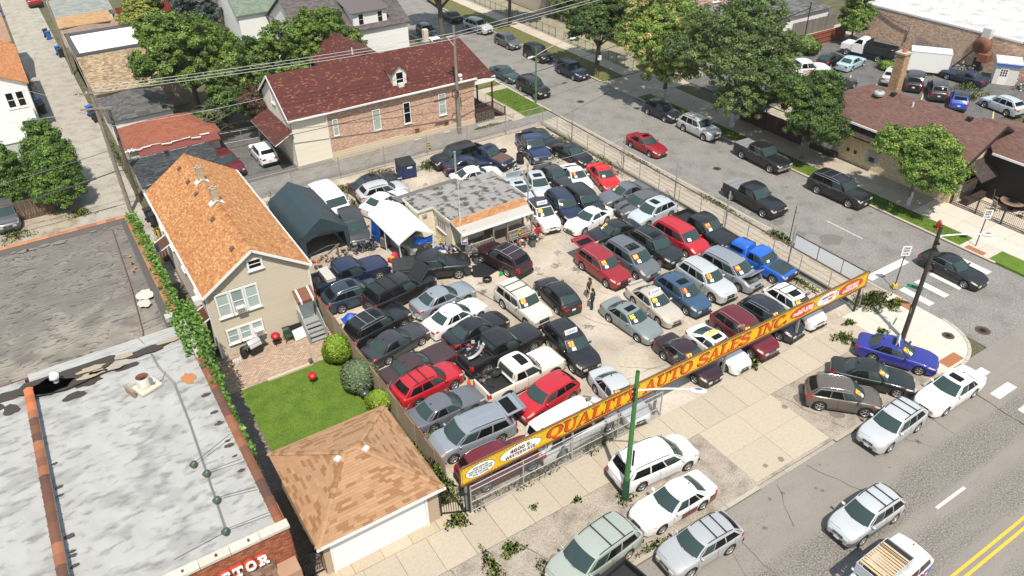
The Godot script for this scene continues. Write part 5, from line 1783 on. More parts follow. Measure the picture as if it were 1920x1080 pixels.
func _tan_house() -> void:
	R.seed=201
	var o:=thing("tan_house","narrow beige clapboard house with an orange shingle roof and two ridge chimneys","house",Vector3.ZERO)
	var beige:=Color(0.52,0.46,0.36)
	var bm:=mat(0.46,0.41,0.33,0.9)
	shell(o,"wall_core",4.78,-60.0,11.38,-43.72,5.2,bm)
	gable_fill(o,"gable_core",V(4.78,5.1,-43.72),V(11.38,5.1,-43.72),V(8.07,7.35,-43.72),bm)
	gable_fill(o,"gable_core",V(11.38,5.1,-60.0),V(4.78,5.1,-60.0),V(8.07,7.35,-60.0),bm,V(0,0,-0.02))
	var topf:=func(x:float) -> float:return 5.2+minf(x,6.6 - x)/3.3*2.15
	var holes:=[[0.42,3.1,3.22,4.98],[0.52,0.92,3.03,2.12],[2.83,5.9,3.88,6.7]]
	stuff(o,"clapboards",siding(wallX(V(4.78,0,-43.70),"+z"),6.6,0.05,topf,0.115,beige,holes),vmat(0.75))
	stuff(o,"clapboards",siding(wallX(V(4.76,0,-60.0),"-x"),16.28,0.05,func(_x):return 5.2,0.115,Color(0.55,0.52,0.46)),vmat(0.75))
	stuff(o,"clapboards",siding(wallX(V(11.40,0,-43.72),"+x"),16.28,0.05,func(_x):return 5.2,0.115,beige),vmat(0.75))
	var a:=V(4.55,5.16,-43.38)
	var b:=V(4.55,5.16,-60.4)
	var c:=V(8.07,7.5,-60.4)
	var d:=V(8.07,7.5,-43.38)
	var e:=V(11.59,5.16,-60.4)
	var f:=V(11.59,5.16,-43.38)
	var sl:=[[b,a,d,c],[f,e,c,d]]
	roof_deck(o,"roof",sl,0.1,mat(0.4,0.2,0.08,0.9))
	var oc:=[Color(0.42,0.195,0.075),Color(0.45,0.22,0.088),Color(0.39,0.17,0.062),Color(0.52,0.28,0.125),Color(0.43,0.205,0.078),Color(0.34,0.14,0.05)]
	shingled(o,sl,0.125,0.2,oc)
	var g:=Geo.new()
	var k:=-43.5
	while k > -60.3:
		var cc:=jit(pick(oc),0.08)
		g.quad(V(7.9,7.435,k),V(8.07,7.545,k),V(8.07,7.53,k - 0.24),V(7.9,7.42,k - 0.24),cc)
		g.quad(V(8.07,7.545,k),V(8.24,7.435,k),V(8.24,7.42,k - 0.24),V(8.07,7.53,k - 0.24),cc)
		k -= 0.22
	stuff(o,"ridge_caps",g,vmat(0.92))
	g=Geo.new()
	g.beam(V(4.5,5.06,-43.36),V(8.07,7.41,-43.36),0.05,0.16)
	g.beam(V(11.64,5.06,-43.36),V(8.07,7.41,-43.36),0.05,0.16)
	part(o,"rake_board",g,white_trim)
	g=Geo.new()
	g.box(V(4.5,5.08,-51.9),V(0.12,0.12,17.0))
	g.box(V(11.64,5.08,-51.9),V(0.12,0.12,17.0))
	g.tube([V(4.68,5.0,-43.62),V(4.68,0.1,-43.62)],0.05,6)
	g.tube([V(11.46,5.0,-43.62),V(11.46,0.1,-43.62)],0.05,6)
	part(o,"gutter",g,white_trim)
	g=Geo.new()
	for x in [4.76,11.40]:
		g.box(V(x,2.6,-43.70),V(0.12,5.2,0.12))
	part(o,"corner_board",g,mat(0.62,0.58,0.5,0.8))
	var curtain:=mat(0.40,0.47,0.46,0.2)
	var dk:=mat(0.10,0.12,0.12,0.1)
	for q in [[5.67,3.22,0.66],[6.6,3.22,0.66],[7.52,3.22,0.66]]:
		window(o,wallX(V(q[0],q[1],-43.67),"+z"),q[2],1.6,2,curtain if q[0] != 6.6 else mat(0.25,0.32,0.32,0.15),0.12)
	for q in [[5.75,1.04,0.58],[6.56,1.04,0.58],[7.36,1.04,0.58]]:
		window(o,wallX(V(q[0],q[1],-43.67),"+z"),q[2],0.95,2,mat(0.33,0.42,0.41,0.15),0.11)
	window(o,wallX(V(8.14,6.0,-43.67),"+z"),0.75,0.58,2,glass_dark,0.13)
	for q in [[6.6,3.24],[7.36,1.06]]:
		var ac:=part(o,"air_conditioner",bx(V(q[0],q[1]+0.2,-43.5),V(0.56,0.36,0.36)),mat(0.6,0.59,0.55,0.6))
		g=Geo.new()
		for j in 5:
			g.box(V(q[0],q[1]+0.08+j*0.06,-43.315),V(0.46,0.02,0.01))
		part(ac,"grille",g,trim)
	for z in [-47.5,-51.0,-54.5,-58.0]:
		window(o,wallX(V(4.75,3.2,z),"-x"),0.75,1.4,2,mat(0.2,0.24,0.25,0.1),0.1)
	part(o,"air_conditioner",bx(V(4.52,3.1,-46.6),V(0.5,0.42,0.62)),mat(0.7,0.7,0.68,0.6))
	for z in [-55.2,-51.3]:
		g=Geo.new()
		for j in 9:
			for s in 4:
				var ang:=s*PI/2
				var B:=Basis(Vector3.UP,ang)
				for t in 2:
					g.box(V(8.05,7.42+j*0.11,z)+B*V(0.19,0,-0.11+t*0.2+(0.03 if j % 2 else 0.0)),V(0.1,0.1,0.2),jit(Color(0.42,0.35,0.24),0.15),B)
		var ch:=part(o,"chimney",g,vmat(0.95))
		g=Geo.new()
		for s in 4:
			var B:=Basis(Vector3.UP,s*PI/2)
			g.box(V(8.05,8.43,z)+B*V(0.2,0,0),V(0.12,0.08,0.5),Color.WHITE,B)
		g.box(V(8.05,8.3,z),V(0.3,0.04,0.3))
		part(ch,"cap",g,mat(0.4,0.35,0.27,0.95))
		g=Geo.new()
		g.quad(V(7.55,7.22,z+0.35),V(8.05,7.60,z+0.42),V(8.05,7.60,z - 0.3),V(7.55,7.22,z - 0.3))
		g.quad(V(8.05,7.60,z+0.42),V(8.55,7.22,z+0.35),V(8.55,7.22,z - 0.3),V(8.05,7.60,z - 0.3))
		part(ch,"flashing",g,mat(0.7,0.7,0.68,0.5))
	for z in [-58.9,-56.2,-53.9,-49.5,-44.95]:
		part(o,"roof_vent",bx(V(7.25,7.06,z),V(0.32,0.16,0.3),Color.WHITE,Basis(Vector3.BACK,0.58)),mat(0.14,0.08,0.055,0.7))
	for z in [-45.3,-56.4]:
		g=Geo.new()
		g.quad(V(3.75,2.35,z - 0.8),V(3.75,2.35,z+0.8),V(4.78,2.85,z+0.8),V(4.78,2.85,z - 0.8))
		g.quad(V(4.78,2.82,z - 0.8),V(4.78,2.82,z+0.8),V(3.75,2.32,z+0.8),V(3.75,2.32,z - 0.8))
		var cn:=part(o,"door_canopy",g,mat(0.09,0.035,0.022,0.6))
		g=Geo.new()
		g.beam(V(3.72,2.36,z - 0.82),V(4.78,2.87,z - 0.82),0.06,0.06)
		g.beam(V(3.72,2.36,z+0.82),V(4.78,2.87,z+0.82),0.06,0.06)
		g.beam(V(3.73,2.33,z - 0.8),V(3.73,2.33,z+0.8),0.04,0.07)
		part(cn,"canopy_edge",g,white_trim)
	part(o,"door",bx(V(10.72,2.0,-43.62),V(0.86,1.95,0.06)),mat(0.66,0.7,0.66,0.4))
	g=Geo.new()
	for x in [10.24,11.2]:
		g.box(V(x,2.0,-43.63),V(0.1,2.0,0.12))
	g.box(V(10.72,3.03,-43.63),V(1.06,0.1,0.12))
	part(o,"door_frame",g,white_trim)
	g=Geo.new()
	var q0:=V(10.05,3.42,-43.66)
	var q1:=V(11.35,3.42,-43.66)
	var q2:=V(11.35,3.0,-42.7)
	var q3:=V(10.05,3.0,-42.7)
	g.quad(q3,q2,q1,q0)
	g.quad(q3+V(0,-0.03,0),q0+V(0,-0.03,0),q1+V(0,-0.03,0),q2+V(0,-0.03,0))
	g.quad(q3+V(0,-0.22,0.01),q2+V(0,-0.22,0.01),q2+V(0,0,0.01),q3+V(0,0,0.01))
	g.tri(q0,q3+V(0,-0.22,0),q3)
	g.tri(q1,q2,q2+V(0,-0.22,0))
	var can:=part(o,"door_awning",g,mat(0.17,0.06,0.035,0.6))
	g=Geo.new()
	for x in [10.3,11.1]:
		g.quad(V(x - 0.06,3.008,-42.69),V(x+0.06,3.008,-42.69),V(x+0.06,3.428,-43.65),V(x - 0.06,3.428,-43.65))
		g.quad(V(x - 0.06,2.78,-42.682),V(x+0.06,2.78,-42.682),V(x+0.06,3.01,-42.682),V(x - 0.06,3.01,-42.682))
	part(can,"awning_stripe",g,white_trim)
	var grey:=mat(0.27,0.29,0.29,0.7)
	var steps:=part(o,"porch_steps",block(10.15,-43.68,11.35,-42.95,0.85,0.95),grey)
	for j in 4:
		part(steps,"tread",block(10.17,-42.97+j*0.27,11.33,-42.67+j*0.27,0.72 - j*0.2,0.77 - j*0.2),grey)
	for x in [10.14,11.36]:
		g=Geo.new()
		g.beam(V(x,0.95,-43.0),V(x,0.06,-41.85),0.05,0.24)
		g.box(V(x,1.35,-43.0),V(0.09,1.0,0.09))
		g.box(V(x,0.5,-41.85),V(0.09,1.0,0.09))
		g.box(V(x,1.35,-43.6),V(0.09,1.0,0.09))
		g.beam(V(x,1.82,-43.0),V(x,0.97,-41.85),0.06,0.05)
		g.beam(V(x,1.82,-43.0),V(x,1.82,-43.65),0.06,0.05)
		for j in 9:
			var t:=(j+0.5)/9.0
			var p:=V(x,lerpf(0.95,0.08,t),lerpf(-43.0,-41.85,t))
			g.box(p+V(0,0.44,0),V(0.03,0.85,0.03))
		for j in 4:
			g.box(V(x,1.36,-43.1 - j*0.15),V(0.03,0.85,0.03))
		part(steps,"railing",g,grey)

func _garage() -> void:
	R.seed=202
	var o:=thing("garage","tan shingled hip roof garage with a wide white door","garage",Vector3.ZERO)
	var tan_c:=Color(0.40,0.31,0.225)
	shell(o,"wall_core",4.42,-30.9,10.58,-24.36,2.42,mat(0.36,0.28,0.2,0.9))
	stuff(o,"clapboards",siding(wallX(V(4.42,0,-24.34),"+z"),6.16,0.03,func(_x):return 2.42,0.2,tan_c,[[0.42,0.0,5.4,2.2]]),vmat(0.8))
	stuff(o,"clapboards",siding(wallX(V(10.60,0,-24.36),"+x"),6.5,0.03,func(_x):return 2.42,0.2,tan_c),vmat(0.8))
	stuff(o,"clapboards",siding(wallX(V(4.40,0,-30.9),"-x"),6.5,0.03,func(_x):return 2.42,0.2,tan_c),vmat(0.8))
	var door:=part(o,"garage_door",block(4.86,-24.34,9.80,-24.28,0.02,2.16),mat(0.80,0.80,0.79,0.5))
	for j in 4:
		for k in 8:
			var q:=Geo.new()
			q.box(V(4.86+(k+0.5)*0.6175,0.30+j*0.53,-24.279),V(0.54,0.43,0.012))
			part(door,"panel",q,mat(0.80,0.80,0.79,0.5))
	var g:=Geo.new()
	g.box(V(4.80,1.1,-24.27),V(0.11,2.2,0.1))
	g.box(V(9.87,1.1,-24.27),V(0.11,2.2,0.1))
	g.box(V(7.33,2.24,-24.27),V(5.2,0.11,0.1))
	part(o,"door_frame",g,white_trim)
	var y:=2.5
	var A:=V(4.15,y,-24.0)
	var B:=V(10.85,y,-24.0)
	var C:=V(10.85,y,-31.15)
	var D:=V(4.15,y,-31.15)
	var E:=V(7.15,4.05,-27.55)
	var F:=V(7.85,4.05,-27.55)
	var sl:=[[A,B,F,E],[D,A,E,E],[B,C,F,F],[C,D,E,F]]
	roof_deck(o,"roof",sl,0.08,mat(0.28,0.17,0.09,0.9))
	var tc:=[Color(0.36,0.215,0.12),Color(0.345,0.205,0.112),Color(0.335,0.195,0.105),Color(0.27,0.14,0.068),Color(0.375,0.225,0.125),Color(0.36,0.21,0.117),Color(0.25,0.125,0.06),Color(0.35,0.207,0.113)]
	shingled(o,sl,0.16,0.46,tc,300,0.022)
	var caps:=[]
	for h in [[A,E],[B,F],[C,F],[D,E],[E,F]]:
		var n:=int(h[0].distance_to(h[1])/0.26)
		for k in n:
			var p:Vector3=h[0].lerp(h[1],float(k)/n)
			var p2:Vector3=h[0].lerp(h[1],(k+1.12)/n)
			var d:Vector3=(p2 - p).normalized()
			var s:=d.cross(Vector3.UP).normalized()*0.15
			var dn:=Vector3.DOWN*0.055
			var up:=Vector3.UP*0.055
			g=Geo.new()
			var c:=jit(pick(tc),0.07)
			g.quad(p+up+Vector3.UP*0.02,p+s+dn+up+Vector3.UP*0.02,p2+s+dn+up,p2+up,c)
			g.quad(p - s+dn+up+Vector3.UP*0.02,p+up+Vector3.UP*0.02,p2+up,p2 - s+dn+up,c)
			caps.append(g)
	pieces(o,"hip_cap",caps,vmat(0.92))
	part(o,"fascia",bx(V(7.5,2.44,-23.97),V(6.8,0.16,0.06)),white_trim)
	for q in [[6.75,3.85,-27.35],[8.2,3.86,-27.2]]:
		g=Geo.new()
		g.box(V(q[0],q[1]+0.12,q[2]),V(0.3,0.16,0.26),Color.WHITE,Basis(Vector3.UP,0.5))
		g.lathe([[0.1,-0.1],[0.1,0.1]],8,Color.WHITE,Transform3D(Basis(),V(q[0],q[1],q[2])))
		part(o,"roof_vent",g,mat(0.7,0.7,0.7,0.4))
	g=Geo.new()
	g.tube([V(5.3,3.0,-27.7),V(5.3,3.35,-27.7)],0.04,6)
	part(o,"vent_pipe",g,mat(0.3,0.3,0.3,0.6))

func _brick_house() -> void:
	R.seed=203
	var o:=thing("brick_house","salmon brick house with a dark red shingle roof, dormer and cream clad end","house",Vector3.ZERO)
	var cream:=Color(0.70,0.65,0.54)
	var zr:=-72.35
	var yr:=8.1
	shell(o,"wall_core",18.83,-76.6,38.48,-68.12,5.1,mat(0.42,0.33,0.25,0.95))
	var wins:=[[22.82,2.55,23.34,4.1],[26.95,2.1,27.75,4.1],[30.3,2.0,31.05,4.1],[34.3,1.98,35.1,4.1],[31.3,0.1,31.9,1.15],[34.7,0.05,35.3,1.05]]
	var holes:=[]
	for w in wins:
		holes.append([w[0] - 22.3,w[1] - 0.1,w[2] - 22.3,w[3]+0.1])
	stuff(o,"bricks",bricks(wallX(V(22.3,0,-68.10),"+z"),16.18,0.55,func(_x):return 5.05,[Color(0.55,0.36,0.265),Color(0.60,0.41,0.31),Color(0.50,0.31,0.22),Color(0.64,0.47,0.37),Color(0.56,0.37,0.275),Color(0.46,0.26,0.18)],holes),vmat(0.93))
	var g:=Geo.new()
	g.box(V(30.4,0.3,-68.06),V(16.2,0.62,0.1))
	g.box(V(26.2,0.72,-68.075),V(7.8,0.3,0.08))
	part(o,"foundation",g,surf(63,[[0.0,0.4,0.33,0.22],[0.5,0.55,0.46,0.33],[1.0,0.6,0.54,0.43]],0.6,[],1.0))
	g=Geo.new()
	g.box(V(20.55,0.2,-68.09),V(3.5,0.4,0.1))
	g.box(V(18.8,0.2,-72.3),V(0.1,0.4,8.4))
	part(o,"foundation",g,mat(0.36,0.33,0.28,0.9))
	stuff(o,"clapboards",siding(wallX(V(18.83,0,-68.10),"+z"),3.45,0.4,func(_x):return 5.1,0.13,cream),vmat(0.7))
	var lt:=func(x:float) -> float:return 5.1+minf(x,8.48 - x)/4.24*2.95
	stuff(o,"clapboards",siding(wallX(V(18.81,0,-76.6),"-x"),8.48,0.4,lt,0.13,cream),vmat(0.7))
	var er:=func(x:float) -> float:return 5.1+minf(x,8.48 - x)/4.24*2.95
	stuff(o,"clapboards",siding(wallX(V(38.5,0,-68.12),"+x"),8.48,0.4,er,0.13,cream),vmat(0.7))
	for x in [18.83,38.48]:
		g=Geo.new()
		g.tri(V(x,5.1,-76.6),V(x,5.1,-68.12),V(x,yr - 0.05,zr))
		part(o,"gable_core",g,mat(0.6,0.55,0.46,0.9))
	var A:=V(18.55,5.12,-67.75)
	var B:=V(38.75,5.12,-67.75)
	var C:=V(39.3,yr,zr)
	var D:=V(18.55,yr,zr)
	var E:=V(38.75,5.12,-76.95)
	var F:=V(18.55,5.12,-76.95)
	var sl:=[[A,B,C,D],[E,F,D,C],[V(38.75,5.12,-67.75),V(41.0,4.75,-67.75),V(39.3,yr,zr),V(39.3,yr,zr)],[V(41.0,4.75,-67.75),V(41.0,4.75,-76.9),V(39.3,yr,zr),V(39.3,yr,zr)]]
	roof_deck(o,"roof",sl,0.1,mat(0.1,0.03,0.025,0.9))
	var rc:=[]
	for k in 12:
		rc.append([Color(0.095,0.027,0.022),Color(0.087,0.024,0.02),Color(0.102,0.03,0.024),Color(0.08,0.022,0.019)][k % 4])
	rc.append(Color(0.19,0.068,0.042))
	shingled(o,sl,0.14,0.22,rc)
	var x0:=28.2
	var xs:=[[V(x0 - 2.6,5.4,-76.0),V(x0+0.4,5.4,-82),V(x0+0.4,8.2,-82),V(x0+0.4,8.2,-74)]]
	var c1:=[[V(25.6,6.2,-82),V(25.6,6.2,-73.6),V(29.0,8.25,-73.0),V(29.0,8.25,-82)],[V(32.4,6.2,-73.6),V(32.4,6.2,-82),V(29.0,8.25,-82),V(29.0,8.25,-73.0)]]
	roof_deck(o,"rear_roof",c1,0.1,mat(0.1,0.03,0.025,0.9))
	shingled(o,c1,0.15,0.28,rc)
	shell(o,"rear_wing",26.0,-81.7,32.0,-76.5,6.0,mat(0.6,0.55,0.46,0.9))
	g=Geo.new()
	g.box(V(28.6,5.06,-67.68),V(20.2,0.14,0.14))
	g.tube([V(22.3,5.0,-68.0),V(22.3,0.2,-68.0)],0.05,6)
	part(o,"gutter",g,white_trim)
	g=Geo.new()
	g.beam(V(18.52,5.02,-67.75),V(18.52,yr - 0.06,zr),0.05,0.2)
	g.beam(V(18.52,5.02,-76.95),V(18.52,yr - 0.06,zr),0.05,0.2)
	part(o,"rake_board",g,white_trim)
	for i in wins.size():
		var w:Array=wins[i]
		var pm:Material=mat(0.36,0.4,0.37,0.15) if i in [0,1,3] else glass_dark
		if i >= 4:pm=mat(0.16,0.07,0.035,0.7)
		window(o,wallX(V((w[0]+w[2])/2,w[1],-68.09),"+z"),w[2] - w[0] - 0.1,w[3] - w[1],2 if i < 4 else 1,pm,0.07,white_trim if i < 4 else mat(0.45,0.3,0.2,0.9))
	window(o,wallX(V(18.80,5.5,-72.3),"-x"),0.7,1.3,2,mat(0.3,0.26,0.2,0.2),0.1)
	var dm:=Geo.new()
	dm.box(V(30.55,6.3,-69.9),V(1.5,1.5,2.2))
	dm.tri(V(29.8,7.05,-68.8),V(31.3,7.05,-68.8),V(30.55,7.75,-68.8))
	var dr:=part(o,"dormer",dm,mat(0.68,0.63,0.52,0.8))
	var ds:=[[V(29.65,6.98,-72.0),V(29.65,6.98,-68.6),V(30.55,7.82,-68.6),V(30.55,7.82,-72.0)],[V(31.45,6.98,-68.6),V(31.45,6.98,-72.0),V(30.55,7.82,-72.0),V(30.55,7.82,-68.6)]]
	roof_deck(dr,"dormer_roof",ds,0.06,mat(0.1,0.03,0.025,0.9))
	var all:=[]
	for s in ds:
		all.append_array(shingle_list(s[0],s[1],s[2],s[3],0.15,0.28,rc))
	var jg:=Geo.new()
	for q in all:
		jg.add(q)
	stuff(dr,"shingles",jg,vmat(0.92))
	var dw:=Geo.new()
	for s in [-1.0,1.0]:
		dw.box(V(30.55+s*0.42,6.35,-68.77),V(0.12,1.5,0.08))
	dw.box(V(30.55,7.08,-68.77),V(0.9,0.1,0.08))
	dw.box(V(30.55,6.35,-68.78),V(0.74,0.06,0.06))
	part(dr,"window_frame",dw,white_trim)
	part(dr,"pane",bx(V(30.55,6.4,-68.795),V(0.72,1.3,0.02)),glass_dark)
	part(dr,"air_conditioner",bx(V(30.55,5.82,-68.6),V(0.56,0.36,0.34)),mat(0.66,0.65,0.6,0.6))
	var ls:=[[V(16.95,3.1,-75.2),V(16.95,3.1,-67.7),V(18.8,4.05,-67.7),V(18.8,4.05,-75.2)]]
	roof_deck(o,"lean_to_roof",ls,0.08,white_trim)
	shingled(o,ls,0.15,0.28,rc)
	var brown:=mat(0.055,0.022,0.017,0.7)
	part(o,"porch_fascia",bx(V(39.75,4.62,-72.3),V(2.5,0.5,9.1)),white_trim)
	var pf:=part(o,"porch_floor",block(38.5,-76.4,41.0,-68.1,0.9,1.02),brown)
	for z in [-68.3,-71.5,-74.5]:
		part(pf,"post",block(40.78,z - 0.07,40.92,z+0.07,1.02,4.5),brown)
	g=Geo.new()
	g.beam(V(38.6,1.95,-68.2),V(40.85,1.95,-68.2),0.07,0.07)
	g.beam(V(38.6,1.15,-68.2),V(40.85,1.15,-68.2),0.05,0.05)
	for k in 16:
		g.box(V(38.68+k*0.14,1.55,-68.2),V(0.04,0.8,0.04))
	g.beam(V(40.9,1.95,-68.25),V(42.4,0.95,-68.25),0.07,0.07)
	g.beam(V(40.9,1.1,-68.25),V(42.4,0.1,-68.25),0.05,0.05)
	for k in 9:
		g.box(V(41.0+k*0.16,1.5 - k*0.108,-68.25),V(0.04,0.85,0.04))
	g.box(V(42.4,0.55,-68.25),V(0.09,1.0,0.09))
	part(pf,"railing",g,brown)
	for k in 4:
		part(pf,"stair_tread",block(41.0+k*0.32,-71.6,41.34+k*0.32,-68.25,0.68 - k*0.2,0.74 - k*0.2),brown)
	part(o,"weathered_panel",bx(V(39.7,0.5,-67.98),V(2.3,1.3,0.06)),surf(64,[[0.0,0.012,0.028,0.03],[0.55,0.03,0.05,0.05],[0.62,0.2,0.11,0.07],[1.0,0.3,0.18,0.12]],0.35,[],1.0))
	g=Geo.new()
	for j in 8:
		g.box(V(36.1,8.0+j*0.15,-73.6),V(0.5,0.14,0.5),jit(Color(0.6,0.53,0.42),0.1))
	g.box(V(36.1,7.75,-73.6),V(0.66,0.4,0.66),Color(0.3,0.3,0.28))
	part(o,"chimney",g,vmat(0.9))
	g=Geo.new()
	g.tube([V(28.0,7.9,-74.0),V(28.0,8.6,-74.0)],0.06,6)
	part(o,"vent_pipe",g,white_trim)

func coping(parent:Node,a:Vector3,b:Vector3,w:float,cols:Array) -> void:
	var n:=int(a.distance_to(b)/0.6)
	var d:=(b - a).normalized()
	var s:=d.cross(Vector3.UP).normalized()
	var list:=[]
	for k in n:
		var p:=a.lerp(b,(k+0.0)/n)
		var q:=a.lerp(b,(k+1.0)/n)
		var P:=[]
		for e in [[p,1.12],[p.lerp(q,0.12),1.12],[p.lerp(q,0.14),1.0],[q,0.97]]:
			var row:=PackedVector3Array()
			for j in 7:
				var t:=(j - 3)/3.0
				row.append(e[0]+s*t*w*0.5*e[1]+Vector3.UP*(0.1*(1.0 - t*t)*e[1] - 0.06))
			P.append(row)
		var g:=Geo.new()
		g.grid(P,jit(pick(cols),0.15),false)
		list.append(g)
	pieces(parent,"coping_tile",list,vmat(0.7,0.0,65))

func white_roof_texture(sd:int) -> ImageTexture:
	var w:=768
	var h:=1024
	var a:=noise_bytes(sd,w,h,0.008,5,14.0,0.4,1.0)
	var b:=noise_bytes(sd+1,w,h,0.03,5,6.0,0.3,1.0)
	var d:=noise_bytes(sd+2,w,h,0.2,3)
	var e:=noise_bytes(sd+3,w,h,0.008,3)
	var out:=PackedByteArray()
	out.resize(w*h*3)
	for i in w*h:
		var fa:=a[i]/255.0
		var fb:=b[i]/255.0
		var fd:=d[i]/255.0
		var k:=0.385
		k -= smoothstep(0.50,0.66,fa*0.55+fb*0.3+fd*0.15)*0.085
		k -= smoothstep(0.60,0.76,fb)*0.05
		k *= 0.95+(fd - 0.5)*0.12
		k *= 0.90+e[i]/255.0*0.2
		if fb+fd > 1.42:k *= 0.72
		out[i*3]=s8(k*0.985)
		out[i*3+1]=s8(k*0.985)
		out[i*3+2]=s8(k*0.955)
	return tex_from(out,w,h)

func tar_roof_textures() -> Array:
	var w:=1024
	var h:=1024
	var a:=noise_bytes(91,w,h,0.007,4,20.0,0.5,1.0)
	var b:=noise_bytes(92,w,h,0.02,4,14.0,0.5,1.0)
	var d:=noise_bytes(93,w,h,0.25,3)
	var e:=noise_bytes(94,w,h,0.006,4)
	var out:=PackedByteArray()
	out.resize(w*h*3)
	var hm:=PackedByteArray()
	hm.resize(w*h)
	for i in w*h:
		var y:=i/w
		var fa:=a[i]/255.0
		var fb:=b[i]/255.0
		var fe:=e[i]/255.0
		var s:=sin(y*0.23+fa*21.0+fb*6.0)
		var s2:=sin(y*0.11 - fa*15.0+fb*13.0)
		var ridge:=pow(maxf(0.0,s),4.0)*smoothstep(0.35,0.6,fb)+0.8*pow(maxf(0.0,s2),7.0)*smoothstep(0.4,0.62,fe)
		ridge=minf(ridge,1.0)
		var glint:=pow(maxf(0.0,sin(y*0.23+fa*21.0+fb*6.0 - 0.9)),5.0)*smoothstep(0.35,0.6,fb)
		var k:=0.155+(fe - 0.5)*0.09+(d[i]/255.0 - 0.5)*0.05+glint*0.06
		k *= lerpf(1.0,0.40,ridge)
		var silt:=smoothstep(0.62,1.0,y/1024.0+(fe - 0.5)*0.7)*(1.0 - ridge)
		var c0:=lerpf(k*1.04,0.30,silt*0.6)
		out[i*3]=s8(c0)
		out[i*3+1]=s8(lerpf(k*0.94,0.268,silt*0.6))
		out[i*3+2]=s8(lerpf(k*0.82,0.215,silt*0.6))
		hm[i]=int(clampf(60.0+(s*0.5+0.5)*150.0*smoothstep(0.3,0.6,fb),0,255))
	var hi:=Image.create_from_data(w,h,false,Image.FORMAT_L8,hm)
	return [tex_from(out,w,h),ImageTexture.create_from_image(hi)]

